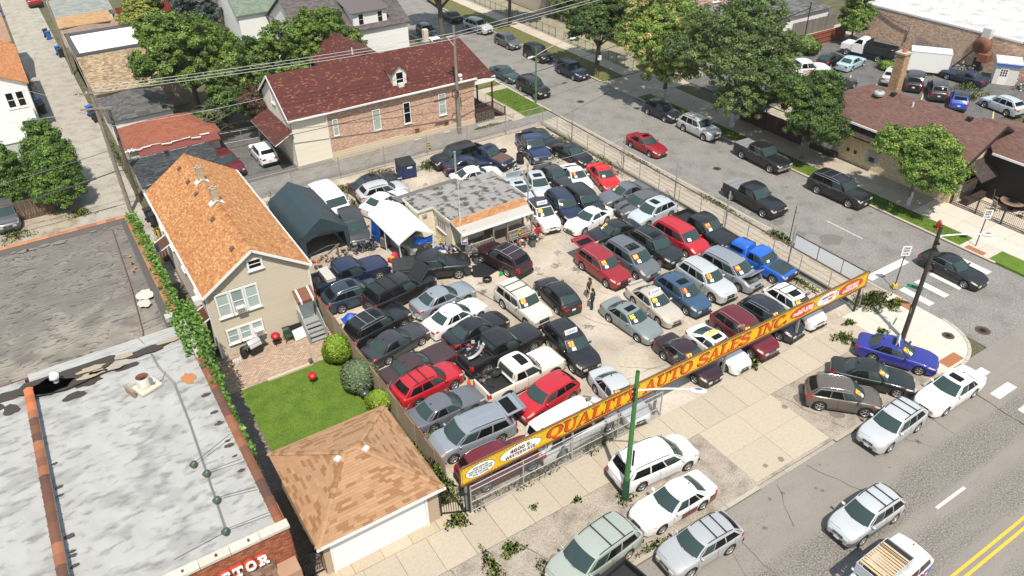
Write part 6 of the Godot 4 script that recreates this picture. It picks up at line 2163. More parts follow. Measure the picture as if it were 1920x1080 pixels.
func _left_buildings() -> void:
	R.seed=204
	var clay:=[Color(0.36,0.135,0.06),Color(0.42,0.17,0.08),Color(0.31,0.115,0.055),Color(0.38,0.16,0.08)]
	var brown:=[Color(0.20,0.085,0.045),Color(0.15,0.065,0.04),Color(0.24,0.095,0.045),Color(0.12,0.06,0.042)]
	var wallm:=mat(0.23,0.18,0.14,0.95)
	var o:=thing("tarred_roof_building","low building with a wrinkled grey brown tar roof edged in orange clay tiles","building",Vector3.ZERO)
	shell(o,"wall",-16.0,-55.0,2.75,-40.42,5.55,wallm)
	var tt:=tar_roof_textures()
	var m:=rect_mat(tt[0],-16,-55,18,14,0.75,tt[1],3.0)
	var g:=Geo.new()
	g.quad(V(-16,5.62,-40.35),V(2.35,5.62,-40.35),V(2.35,6.05,-54.75),V(-16,6.05,-54.75))
	part(o,"roof_felt",g,m)
	part(o,"parapet",block(2.35,-55.0,2.8,-41.0,5.2,6.32),wallm)
	part(o,"parapet",block(-16,-55.0,2.8,-54.7,5.2,6.32),mat(0.36,0.28,0.22,0.95))
	coping(o,V(2.58,6.37,-54.9),V(2.58,6.37,-41.2),0.46,clay)
	coping(o,V(-16,6.37,-54.86),V(2.4,6.37,-54.86),0.36,clay)
	g=Geo.new()
	g.quad(V(1.95,5.80,-40.4),V(2.36,6.15,-40.4),V(2.36,6.28,-54.6),V(2.05,6.1,-54.6),Color(0.085,0.077,0.068))
	g.quad(V(-16,6.06,-54.4),V(2.36,6.06,-54.4),V(2.36,6.29,-54.7),V(-16,6.29,-54.7),Color(0.085,0.077,0.068))
	for k in 16:
		var x:=rf(-12,2.0)
		blot(g,x,-54.3+rf(-0.1,0.2),rf(0.1,0.3),6.09,Color(0.18,0.17,0.15),1.6)
	for k in 7:
		blot(g,rf(1.4,1.75),rf(-50.0,-45),rf(0.08,0.16),6.02,Color(0.42,0.18,0.06),0.6)
	blot(g,1.6,-44.6,0.6,5.93,Color(0.5,0.48,0.42),0.8)
	blot(g,1.4,-43.7,0.5,5.9,Color(0.46,0.44,0.38),0.8)
	part(o,"flashing",g,vmat(0.8))
	g=Geo.new()
	g.tube([V(1.35,6.12,-53.8),V(1.2,6.02,-50),V(1.05,5.92,-46),V(0.72,5.76,-41),V(0.6,5.72,-40.4)],0.03,5)
	part(o,"cable",g,mat(0.14,0.07,0.04,0.7))
	g=Geo.new()
	g.box(V(-6.7,5.66,-40.28),V(18.6,0.14,0.16))
	for k in 14:
		g.box(V(-15+k*1.28,5.75,-40.28),V(0.05,0.06,0.2))
	part(o,"gutter",g,mat(0.16,0.06,0.05,0.5))
	part(o,"grey_cap_stone",bx(V(2.3,6.2,-40.9),V(0.5,0.3,0.5)),mat(0.4,0.4,0.38,0.9))
	o=thing("brick_shop","brick shop with a patchy whitened flat roof and block letters on its front","shop",Vector3.ZERO)
	shell(o,"wall",-5.3,-40.2,2.95,-22.75,5.5,mat(0.22,0.1,0.06,0.95))
	g=Geo.new()
	g.quad(V(-5.1,5.75,-22.9),V(2.7,5.75,-22.9),V(2.7,5.75,-40.15),V(-5.1,5.75,-40.15))
	part(o,"roof_coating",g,rect_mat(white_roof_texture(301),0,0,1,1,0.7))
	g=Geo.new()
	g.quad(V(-5.2,5.77,-38.4),V(2.8,5.77,-38.4),V(2.8,6.0,-40.2),V(-5.2,6.0,-40.2))
	part(o,"roof_step",g,rect_mat(white_roof_texture(320),0,0,1,1,0.7))
	g=Geo.new()
	for q in [[-3.4,-39.0,1.0,2.4],[-4.3,-38.6,0.7,1.6],[-2.6,-38.1,0.4,1.8],[0.5,-38.9,0.35,3.4],[-0.6,-38.2,0.22,3.0],[-3.4,-37.3,0.28,2.2]]:
		blot(g,q[0],q[1],q[2],5.86+(0.06 if q[1] < -38.4 else -0.07),Color(0.045,0.038,0.03),q[3])
	for k in 6:
		blot(g,rf(-3.5,1.8),-39.0+rf(-0.3,0.7),rf(0.15,0.3),5.95,Color(0.33,0.28,0.2),3.0)
	for k in 16:
		var right:=k % 2==0
		blot(g,2.35 if right else -4.85,rf(-35,-23.5),rf(0.05,0.16),5.775,Color(0.06,0.05,0.045),1.8)
	blot(g,1.9,-35.4,0.5,5.776,Color(0.40,0.17,0.06),0.8)
	stuff(o,"tar_patches",g,vmat(0.8))
	part(o,"parapet",block(2.68,-40.2,2.97,-22.75,5.2,6.22),mat(0.4,0.38,0.35,0.9))
	part(o,"parapet",block(-5.42,-38.6,-5.1,-22.75,5.2,6.22),mat(0.45,0.44,0.42,0.9))
	coping(o,V(2.83,6.27,-36.2),V(2.83,6.27,-22.95),0.42,brown)
	coping(o,V(-5.26,6.27,-38.6),V(-5.26,6.27,-36.6),0.42,[Color(0.5,0.15,0.055)])
	coping(o,V(-5.26,6.27,-36.6),V(-5.26,6.27,-22.9),0.42,brown+[Color(0.3,0.12,0.06)])
	shell(o,"front_parapet",-14.0,-22.9,3.0,-22.62,6.45,mat(0.2,0.1,0.07,0.95))
	stuff(o,"bricks",bricks(wallX(V(-14,0,-22.60),"+z"),17.0,0.0,func(_x):return 6.42,[Color(0.27,0.085,0.04),Color(0.31,0.10,0.05),Color(0.22,0.07,0.036),Color(0.34,0.13,0.065)],[],0.22,0.078),vmat(0.9))
	stuff(o,"bricks",bricks(wallX(V(3.02,0,-22.62),"+x"),1.6,0.0,func(_x):return 6.42,[Color(0.27,0.10,0.06),Color(0.31,0.13,0.08)],[],0.22,0.078),vmat(0.9))
	var caps:=[]
	for k in 14:
		g=Geo.new()
		g.box(V(2.46 - k*1.22,6.52,-22.74),V(1.2,0.14,0.44),jit(Color(0.55,0.51,0.43),0.08))
		caps.append(g)
	pieces(o,"cap_stone",caps,vmat(0.9,0.0,66))
	g=Geo.new()
	for k in 6:
		blot(g,1.4 - k*1.3,-22.74,0.09,6.594,Color(0.05,0.045,0.04),0.7)
	stuff(o,"tar_spots",g,vmat(0.8))
	var lw:=mat(0.82,0.82,0.80,0.5)
	for q in [["R",1.70],["O",1.18],["T",0.66],["C",0.14]]:
		var X:=Transform3D(Basis(V(0.985,0.17,0).normalized()*1.0,Vector3.UP,Vector3.BACK),V(q[1],5.42,-22.46))
		X.basis=Basis()
		lettering(o,"letter",q[0],X,0.42,0.5,lw,"Droid Serif",true,false,0.14)
		lettering(o,"letter_backing",q[0],Transform3D(X.basis,X.origin+V(-0.035,0.03,-0.07)),0.48,0.56,mat(0.55,0.05,0.02,0.5),"Droid Serif",true,false,0.10)
	var aw:=[[V(-14,3.9,-21.7),V(2.1,3.9,-21.7),V(2.1,4.95,-22.6),V(-14,4.95,-22.6)]]
	roof_deck(o,"awning_roof",aw,0.08,mat(0.1,0.06,0.04,0.9))
	shingled(o,aw,0.16,0.3,[Color(0.14,0.085,0.06),Color(0.18,0.11,0.07),Color(0.1,0.06,0.045),Color(0.2,0.13,0.09)])
	part(o,"corner_pier",bx(V(2.5,2.3,-22.2),V(0.9,4.6,0.8)),mat(0.36,0.22,0.14,0.9))
	o=thing("neighbour_shop","neighbouring shop with a streaked whitened roof at the left picture edge","shop",Vector3.ZERO)
	shell(o,"wall",-14.0,-40.2,-5.45,-22.95,5.5,mat(0.22,0.1,0.06,0.95))
	g=Geo.new()
	g.quad(V(-14,5.75,-22.95),V(-5.42,5.75,-22.95),V(-5.42,5.75,-40.2),V(-14,5.75,-40.2))
	part(o,"roof_coating",g,rect_mat(white_roof_texture(340),0,0,1,1,0.7))
	g=Geo.new()
	for q in [[-6.4,-39.2,0.4,2.5],[-6.2,-38.0,0.5,0.8],[-7.3,-38.6,0.6,1.4]]:
		blot(g,q[0],q[1],q[2],5.77,Color(0.05,0.042,0.034),q[3])
	stuff(o,"tar_patches",g,vmat(0.8))
	o=thing("condenser","white air conditioning condenser with a rusty fan top on the whitened roof","air conditioner",V(-0.15,5.76,-35.9),0.35)
	g=Geo.new()
	g.lathe([[0.32,0.18],[0.36,0.2],[0.36,0.72],[0.33,0.76]],8)
	part(o,"casing",g,mat(0.66,0.65,0.6,0.5))
	g=Geo.new()
	g.lathe([[0.33,0.755],[0.3,0.74],[0.25,0.68],[0.0,0.62]],12)
	for k in 4:
		g.box(V(0,0.74,0),V(0.6,0.015,0.02),Color.WHITE,Basis(Vector3.UP,k*0.8))
	part(o,"fan",g,mat(0.16,0.06,0.03,0.8))
	g=Geo.new()
	for k in 9:
		g.box(V(0.2,0.26+k*0.05,0.32),V(0.3,0.015,0.02),Color.WHITE,Basis(Vector3.UP,-0.6))
	part(o,"louvre",g,mat(0.2,0.2,0.2,0.6))
	part(o,"base_pad",bx(V(0.05,0.1,0.1),V(1.15,0.12,1.0)),mat(0.55,0.5,0.4,0.8))
	part(o,"timber",bx(V(-0.75,0.2,-0.1),V(0.12,0.4,0.8)),mat(0.25,0.2,0.15,0.9))
	o=thing("roof_ventilator","white metal roof ventilator next to the tar patches at the roof's upper left","ventilator",V(-4.0,5.8,-38.8))
	g=Geo.new()
	g.lathe([[0.14,0.0],[0.14,0.35]],10)
	part(o,"pipe",g,mat(0.5,0.5,0.5,0.5))
	g=Geo.new()
	g.lathe([[0.0,-0.25],[0.22,-0.2],[0.26,0.0],[0.22,0.2],[0.0,0.25]],12,Color.WHITE,Transform3D(Basis(Vector3.BACK,1.2),V(0,0.5,0)))
	part(o,"hood",g,mat(0.72,0.72,0.72,0.35))
	g=Geo.new()
	g.tube([V(0.5,6.35,-40.5),V(0.3,6.25,-40.1),V(0.62,5.84,-39.4),V(0.75,5.80,-37.2),V(1.15,5.80,-35.4),V(1.1,5.79,-32.0),V(0.95,5.79,-28.4),V(0.78,5.79,-24.5)],0.028,5)
	g.tube([V(0.66,5.84,-39.3),V(0.83,5.80,-37.2),V(1.22,5.80,-35.4),V(1.16,5.79,-32.0),V(1.0,5.79,-28.4),V(0.84,5.79,-24.4),V(-1.4,5.79,-24.2)],0.02,5)
	g.tube([V(0.25,5.85,-35.9),V(0.7,5.8,-36.0),V(1.0,5.8,-36.6)],0.02,5)
	one("roof_conduit","grey conduit running down the whitened roof past the condenser","conduit",g,mat(0.2,0.2,0.2,0.6))
	var lamps:=[["uppermost green floodlight on its arm over the whitened roof",0.62,-28.9,2.55,-29.6],["second green floodlight from the top on the whitened roof",0.98,-28.0,2.55,-27.7],["third green floodlight from the top on the whitened roof",0.95,-26.2,2.55,-25.7],["green floodlight nearest the cap stones of the shop front",0.80,-24.3,2.6,-24.0]]
	for q in lamps:
		o=thing("floodlight",q[0],"floodlight",V(q[1],5.9,q[2]),0.0,"green floodlights over the whitened roof")
		g=Geo.new()
		var e:=V(q[3] - q[1],0.3,q[4] - q[2])
		g.tube([V(0.1,0.12,0),e],0.018,5)
		part(o,"arm",g,mat(0.08,0.08,0.08,0.5))
		g=Geo.new()
		g.lathe([[0.19,-0.12],[0.18,-0.06],[0.13,0.06],[0.05,0.14],[0.0,0.15]],12,Color.WHITE,Transform3D(Basis(Vector3.BACK,-0.5),V(0,0.06,0)))
		part(o,"shade",g,mat(0.05,0.075,0.05,0.45))

func _office() -> void:
	R.seed=205
	var o:=thing("sales_office","small flat roofed office with cream siding and a shingled porch roof in the lot","office",Vector3.ZERO)
	var cream:=Color(0.66,0.60,0.46)
	shell(o,"wall_core",22.5,-52.0,30.7,-49.7,2.75,mat(0.6,0.54,0.42,0.9))
	shell(o,"wall_core",23.9,-49.7,30.5,-46.9,2.62,mat(0.6,0.54,0.42,0.9))
	stuff(o,"clapboards",siding(wallX(V(22.48,0,-52.0),"-x"),2.3,0.1,func(_x):return 2.75,0.12,cream),vmat(0.75))
	stuff(o,"clapboards",siding(wallX(V(22.5,0,-49.68),"+z"),1.4,0.1,func(_x):return 2.75,0.12,cream),vmat(0.75))
	stuff(o,"clapboards",siding(wallX(V(23.88,0,-49.68),"-x"),2.8,0.1,func(_x):return 2.62,0.12,cream,[[0.5,1.2,2.1,2.2]]),vmat(0.75))
	stuff(o,"clapboards",siding(wallX(V(23.9,0,-46.88),"+z"),6.6,0.1,func(_x):return 2.62,0.12,cream),vmat(0.75))
	stuff(o,"clapboards",siding(wallX(V(30.72,0,-46.9),"+x"),5.1,0.1,func(_x):return 2.7,0.12,cream),vmat(0.75))
	var w:=512
	var a:=noise_bytes(401,w,w,0.014,5,12.0,1.0,0.25)
	var b:=noise_bytes(402,w,w,0.012,4,8.0)
	var out:=PackedByteArray()
	out.resize(w*w*3)
	for i in w*w:
		var k:=0.26 - smoothstep(0.46,0.72,a[i]/255.0*0.6+b[i]/255.0*0.4)*0.20+(a[(i*7) % (w*w)]/255.0 - 0.5)*0.03
		out[i*3]=s8(k); out[i*3+1]=s8(k*0.96); out[i*3+2]=s8(k*0.9)
	var rm:=rect_mat(tex_from(out,w,w),0,0,1,1,0.85)
	var g:=Geo.new()
	g.quad(V(22.35,2.92,-49.55),V(31.0,2.92,-49.55),V(31.0,3.0,-52.15),V(22.35,3.0,-52.15))
	g.quad(V(23.75,2.84,-46.75),V(30.8,2.84,-46.75),V(31.0,2.92,-49.55),V(23.75,2.92,-49.55))
	part(o,"roof_felt",g,rm)
	g=Geo.new()
	g.box(V(26.7,2.83,-52.1),V(8.7,0.24,0.1))
	g.box(V(22.36,2.82,-50.85),V(0.1,0.22,2.6))
	g.box(V(23.05,2.80,-49.56),V(1.4,0.2,0.08))
	g.box(V(23.76,2.76,-48.2),V(0.1,0.2,2.8))
	g.box(V(30.97,2.8,-49.5),V(0.08,0.22,5.4))
	part(o,"fascia",g,mat(0.6,0.57,0.5,0.8))
	var ps:=[[V(23.75,2.55,-44.85),V(30.2,2.55,-44.85),V(30.7,2.86,-46.8),V(23.75,2.86,-46.8)]]
	roof_deck(o,"porch_roof",ps,0.08,mat(0.42,0.4,0.36,0.9))
	shingled(o,[[V(23.8,2.70,-45.85),V(30.4,2.70,-45.85),V(30.7,2.87,-46.75),V(23.8,2.87,-46.75)]],0.16,0.3,[Color(0.40,0.2,0.085),Color(0.45,0.235,0.105),Color(0.36,0.17,0.07)])
	g=Geo.new()
	g.quad(V(24.4,2.585,-45.05),V(28.2,2.61,-45.2),V(28.6,2.70,-45.75),V(24.2,2.66,-45.5),Color(0.40,0.38,0.34))
	g.quad(V(24.0,2.61,-45.2),V(26.2,2.625,-45.3),V(26.0,2.645,-45.42),V(24.0,2.625,-45.32),Color(0.34,0.17,0.08))
	part(o,"peeling_felt",g,vmat(0.9))
	g=Geo.new()
	g.box(V(27.0,2.48,-44.8),V(6.6,0.14,0.1))
	g.tube([V(23.8,2.45,-44.85),V(24.25,2.3,-45.2),V(24.25,0.05,-45.2)],0.05,6)
	part(o,"gutter",g,white_trim)
	var wood:=mat(0.21,0.175,0.14,0.85)
	var dk:=part(o,"porch_deck",block(24.1,-46.88,30.3,-44.9,0.42,0.5),mat(0.2,0.165,0.13,0.9))
	for k in 26:
		part(dk,"deck_board",block(24.12+k*0.237,-46.86,24.34+k*0.237,-44.86,0.5,0.525),wood)
	for x in [24.2,26.6,27.9,30.2]:
		part(o,"post",block(x - 0.06,-45.0,x+0.06,-44.88,0.05,2.45),wood)
	for q in [[24.3,26.55],[27.95,30.15]]:
		g=Geo.new()
		g.box(V((q[0]+q[1])/2,1.35,-44.93),V(q[1] - q[0],0.06,0.08))
		g.box(V((q[0]+q[1])/2,0.68,-44.93),V(q[1] - q[0],0.05,0.06))
		var x:float=q[0]+0.08
		while x < q[1]:
			g.box(V(x,1.0,-44.93),V(0.04,0.68,0.03))
			x+=0.13
		part(o,"railing",g,mat(0.36,0.32,0.27,0.85))
	for k in 3:
		part(o,"stair_tread",block(26.65,-44.9+k*0.28,27.85,-44.58+k*0.28,0.32 - k*0.14,0.37 - k*0.14),wood)
	for x in [26.6,27.9]:
		g=Geo.new()
		g.beam(V(x,1.35,-44.9),V(x,0.75,-44.0),0.06,0.06)
		g.box(V(x,0.4,-44.0),V(0.08,0.8,0.08))
		part(o,"stair_rail",g,wood)
	var f:=window(o,wallX(V(23.87,1.3,-48.4),"-x"),1.4,0.85,1,mat(0.2,0.2,0.19,0.2),0.08,mat(0.5,0.46,0.38,0.8))
	g=Geo.new()
	for k in 3:
		g.box(V(-0.35+k*0.35,0.42,0.03),V(0.05,0.85,0.04))
	part(f,"mullion",g,mat(0.5,0.46,0.38,0.8))
	window(o,wallX(V(25.6,1.2,-46.86),"+z"),1.0,1.0,2,glass_dark,0.08)
	part(o,"door",bx(V(27.3,1.5,-46.85),V(0.9,2.0,0.06)),mat(0.12,0.09,0.07,0.6))
	g=Geo.new()
	g.box(V(22.44,2.3,-51.5),V(0.18,0.16,0.3))
	g.box(V(23.0,2.3,-49.6),V(0.36,0.2,0.18))
	part(o,"wall_lamp",g,mat(0.35,0.33,0.3,0.5))
	g=Geo.new()
	g.tube([V(25.6,2.95,-51.7),V(25.6,3.35,-51.7)],0.09,8)
	part(o,"vent_pipe",g,mat(0.3,0.3,0.3,0.5))
	var rs:=Geo.new()
	rs.quad(V(22.2,2.5,-52.2),V(28.4,2.6,-52.2),V(28.2,2.35,-53.9),V(22.1,2.25,-53.9))
	rs.box(V(25.2,1.15,-53.0),V(6.0,2.3,1.6))
	one("storage_lean_to","dark grey felt roofed lean-to behind the office","shed",rs,mat(0.13,0.125,0.12,0.9))
	g=Geo.new()
	g.tube([V(24.4,2.7,-46.2),V(24.4,6.6,-46.2)],0.03,5)
	for k in 3:
		var a2:=TAU*k/3
		g.tube([V(24.4,4.0,-46.2),V(24.4+cos(a2)*0.7,2.75,-46.2+sin(a2)*0.6)],0.015,4)
	one("mast","thin white mast standing on the office's porch roof corner","mast",g,mat(0.6,0.6,0.6,0.5))
	o=thing("sign_board","small white board with orange and blue bands at the porch corner","sign",V(24.0,1.95,-45.0),-0.5)
	part(o,"board",bx(Vector3.ZERO,V(0.5,0.75,0.04)),mat(0.7,0.7,0.68,0.5))
	part(o,"orange_band",bx(V(0,0.2,0.024),V(0.42,0.1,0.008)),mat(0.7,0.32,0.04,0.5))
	part(o,"blue_band",bx(V(0,-0.24,0.024),V(0.42,0.14,0.008)),mat(0.03,0.07,0.2,0.5))

func _shelters() -> void:
	R.seed=206
	var o:=thing("tarp_shelter","dark slate blue tarpaulin car shelter beside the tan house","shelter",Vector3.ZERO)
	var dm:=surf(70,[[0.0,0.02,0.035,0.045],[0.5,0.028,0.048,0.06],[1.0,0.036,0.058,0.07]],0.4,[],1.0,0.55,0.6)
	var P:=[]
	for i in 13:
		var z:=lerpf(-59.0,-51.5,i/12.0)
		var row:=PackedVector3Array()
		var sag:=0.05*absf(sin(PI*i/3.0))
		for q in [[13.25,0.15],[13.2,1.2],[13.22,2.3],[13.75,2.62],[14.5,3.15],[15.2,3.62],[15.9,3.15],[16.65,2.62],[17.18,2.3],[17.2,1.2],[17.15,0.15]]:
			row.append(V(q[0],q[1] - (sag if q[1] > 2.4 and q[1] < 3.5 else 0.0),z))
		P.append(row)
	var g:=Geo.new()
	g.grid(P,Color.WHITE,false)
	part(o,"cover",g,dm)
	g=Geo.new()
	g.fan([V(13.25,0.1,-59.0),V(13.22,2.3,-59.0),V(15.2,3.6,-59.0),V(17.18,2.3,-59.0),V(17.15,0.1,-59.0)])
	part(o,"back_flap",g,dm)
	g=Geo.new()
	var z:=-51.48
	g.fan([V(13.25,2.3,z),V(13.7,1.9,z),V(14.4,2.25,z+0.08),V(15.2,2.45,z+0.1),V(16.0,2.3,z+0.08),V(16.8,2.0,z),V(17.18,2.3,z),V(15.2,3.6,z)])
	g.fan([V(13.25,0.1,z),V(13.62,0.1,z),V(13.7,1.95,z),V(13.25,2.3,z)])
	g.fan([V(16.95,0.5,z),V(17.15,0.3,z),V(17.18,2.3,z),V(16.8,2.0,z)])
	part(o,"front_flap",g,dm)
	g=Geo.new()
	for x in [13.3,17.1]:
		for k in 4:
			g.tube([V(x,0,-58.8+k*2.4),V(x,2.25,-58.8+k*2.4)],0.03,5)
	for k in 4:
		var zz:=-58.8+k*2.4
		g.tube([V(13.3,2.22,zz),V(15.2,3.52,zz),V(17.1,2.22,zz)],0.03,5)
	part(o,"frame",g,mat(0.5,0.5,0.5,0.4,0.4))
	o=thing("white_canopy","white peaked fabric canopy on poles with blue tarps hanging at its back","canopy",Vector3.ZERO)
	var wm:=mat(0.80,0.81,0.80,0.7)
	P=[]
	for i in 7:
		var zz:=lerpf(-52.5,-46.8,i/6.0)
		var row:=PackedVector3Array()
		for q in [[19.35,2.05],[19.36,2.3],[20.1,2.72],[20.85,3.1],[21.6,2.72],[22.34,2.3],[22.35,2.05]]:
			row.append(V(q[0],q[1] - (0.03*absf(sin(PI*i/3.0)) if q[1] > 2.4 and q[1] < 3.0 else 0.0),zz))
		P.append(row)
	g=Geo.new()
	g.grid(P,Color.WHITE,false)
	g.fan([V(19.35,2.05,-46.79),V(19.5,2.25,-46.79),V(20.85,2.95,-46.79),V(20.85,3.1,-46.79),V(19.36,2.3,-46.79)])
	g.fan([V(22.2,2.25,-46.79),V(22.35,2.05,-46.79),V(22.34,2.3,-46.79),V(20.85,3.1,-46.79),V(20.85,2.95,-46.79)])
	part(o,"cover",g,wm)
	for x in [19.42,22.28]:
		for zz in [-52.4,-49.6,-46.9]:
			g=Geo.new()
			g.tube([V(x,0,zz),V(x,2.25,zz)],0.035,6)
			part(o,"pole",g,mat(0.7,0.7,0.7,0.4))
	g=Geo.new()
	for zz in [-52.4,-49.6,-46.9]:
		g.tube([V(19.42,2.24,zz),V(20.85,3.03,zz),V(22.28,2.24,zz)],0.03,6)
	part(o,"roof_frame",g,mat(0.7,0.7,0.7,0.4))
	for q in [[V(19.6,1.75,-46.9),V(19.36,2.25,-46.9)],[V(22.1,1.6,-46.9),V(22.35,2.25,-46.9)]]:
		g=Geo.new()
		g.beam(q[0]+V(0,-1.6,0),q[1],0.16,0.02)
		part(o,"corner_flap",g,wm)
	var bm:=surf(73,[[0.0,0.005,0.06,0.33],[0.6,0.01,0.10,0.48],[1.0,0.06,0.2,0.62]],0.6,[],1.0,0.5,2.0)
	R.seed=33
	for q in [["blue tarpaulin hanging at the canopy's back left side",V(19.42,0.1,-52.3),V(19.42,2.15,-50.6)],["crumpled blue tarpaulin draped under the canopy's front right",V(20.9,1.3,-47.6),V(22.3,2.0,-46.95)]]:
		P=[]
		for i in 8:
			var row:=PackedVector3Array()
			for j in 7:
				var t:=j/6.0
				var s:=i/7.0
				row.append(V(lerpf(q[1].x,q[2].x,s),lerpf(q[1].y,q[2].y,t) - sin(PI*s)*0.12*t,lerpf(q[1].z,q[2].z,s))+V(rf(-0.07,0.07),rf(-0.04,0.04),rf(-0.06,0.06)))
			P.append(row)
		g=Geo.new()
		g.grid(P)
		one("blue_tarp",q[0],"tarpaulin",g,bm)
	P=[]
	for i in 10:
		var row:=PackedVector3Array()
		for j in 6:
			var e:=absf(i - 4.5)/4.5
			row.append(V(12.9+i*0.13,maxf(0.02,0.55*(1.0 - e*e)*(1.0 - pow(absf(j - 2.5)/2.5,2.0))+rf(-0.06,0.1)),-43.4+j*0.2))
		P.append(row)
	g=Geo.new()
	g.grid(P,Color.WHITE,true)
	one("blue_tarp","crumpled blue tarpaulin on the ground behind the tan fence","tarpaulin",g,bm)

# a plain far building: walls,roof slopes,windows
func house(called:String,label:String,cat:String,x0:float,z0:float,x1:float,z1:float,h:float,wallm:Material,roofcols:Array,kind:String,ridge:float,over:=0.3,group:="",tab:=0.4) -> Node3D:
	R.seed=hash(label)
	var o:=thing(called,label,cat,Vector3.ZERO,0.0,group)
	shell(o,"wall",x0,z0,x1,z1,h,wallm)
	var a:=V(x0 - over,h - 0.06,z1+over)
	var b:=V(x1+over,h - 0.06,z1+over)
	var c:=V(x1+over,h - 0.06,z0 - over)
	var d:=V(x0 - over,h - 0.06,z0 - over)
	var mx:=(x0+x1)/2
	var mz:=(z0+z1)/2
	var sl:=[]
	if kind=="gable_x":    # ridge along x
		var r0:=V(x0 - over,ridge,mz)
		var r1:=V(x1+over,ridge,mz)
		sl=[[a,b,r1,r0],[c,d,r0,r1]]
		for x in [x0,x1]:
			var g:=Geo.new()
			g.tri(V(x,h - 0.1,z0),V(x,h - 0.1,z1),V(x,ridge - 0.1,mz))
			part(o,"gable",g,wallm)
	elif kind=="gable_z":
		var r0:=V(mx,ridge,z0 - over)
		var r1:=V(mx,ridge,z1+over)
		sl=[[d,a,r1,r0],[b,c,r0,r1]]
		for z in [z0,z1]:
			var g:=Geo.new()
			g.tri(V(x0,h - 0.1,z),V(x1,h - 0.1,z),V(mx,ridge - 0.1,z))
			part(o,"gable",g,wallm)
	elif kind=="hip":
		var lx:=(x1 - x0)/2
		var lz:=(z1 - z0)/2
		var r0:=V(mx,ridge,mz)
		var r1:=r0
		if lx > lz:
			r0.x -= lx - lz
			r1.x+=lx - lz
			sl=[[a,b,r1,r0],[b,c,r1,r1],[c,d,r0,r1],[d,a,r0,r0]]
		else:
			r0.z+=lz - lx
			r1.z -= lz - lx
			sl=[[a,b,r0,r0],[b,c,r1,r0],[c,d,r1,r1],[d,a,r0,r1]]
	else:
		var e:=V(0,ridge - h,0)
		sl=[[a,b,c+e,d+e]]
	var rc:Color=roofcols[0]
	roof_deck(o,"roof",sl,0.1,mat(rc.r,rc.g,rc.b,0.92))
	if tab > 0.0:
		shingled(o,sl,0.2 if tab < 0.5 else 0.3,tab,roofcols)
	return o

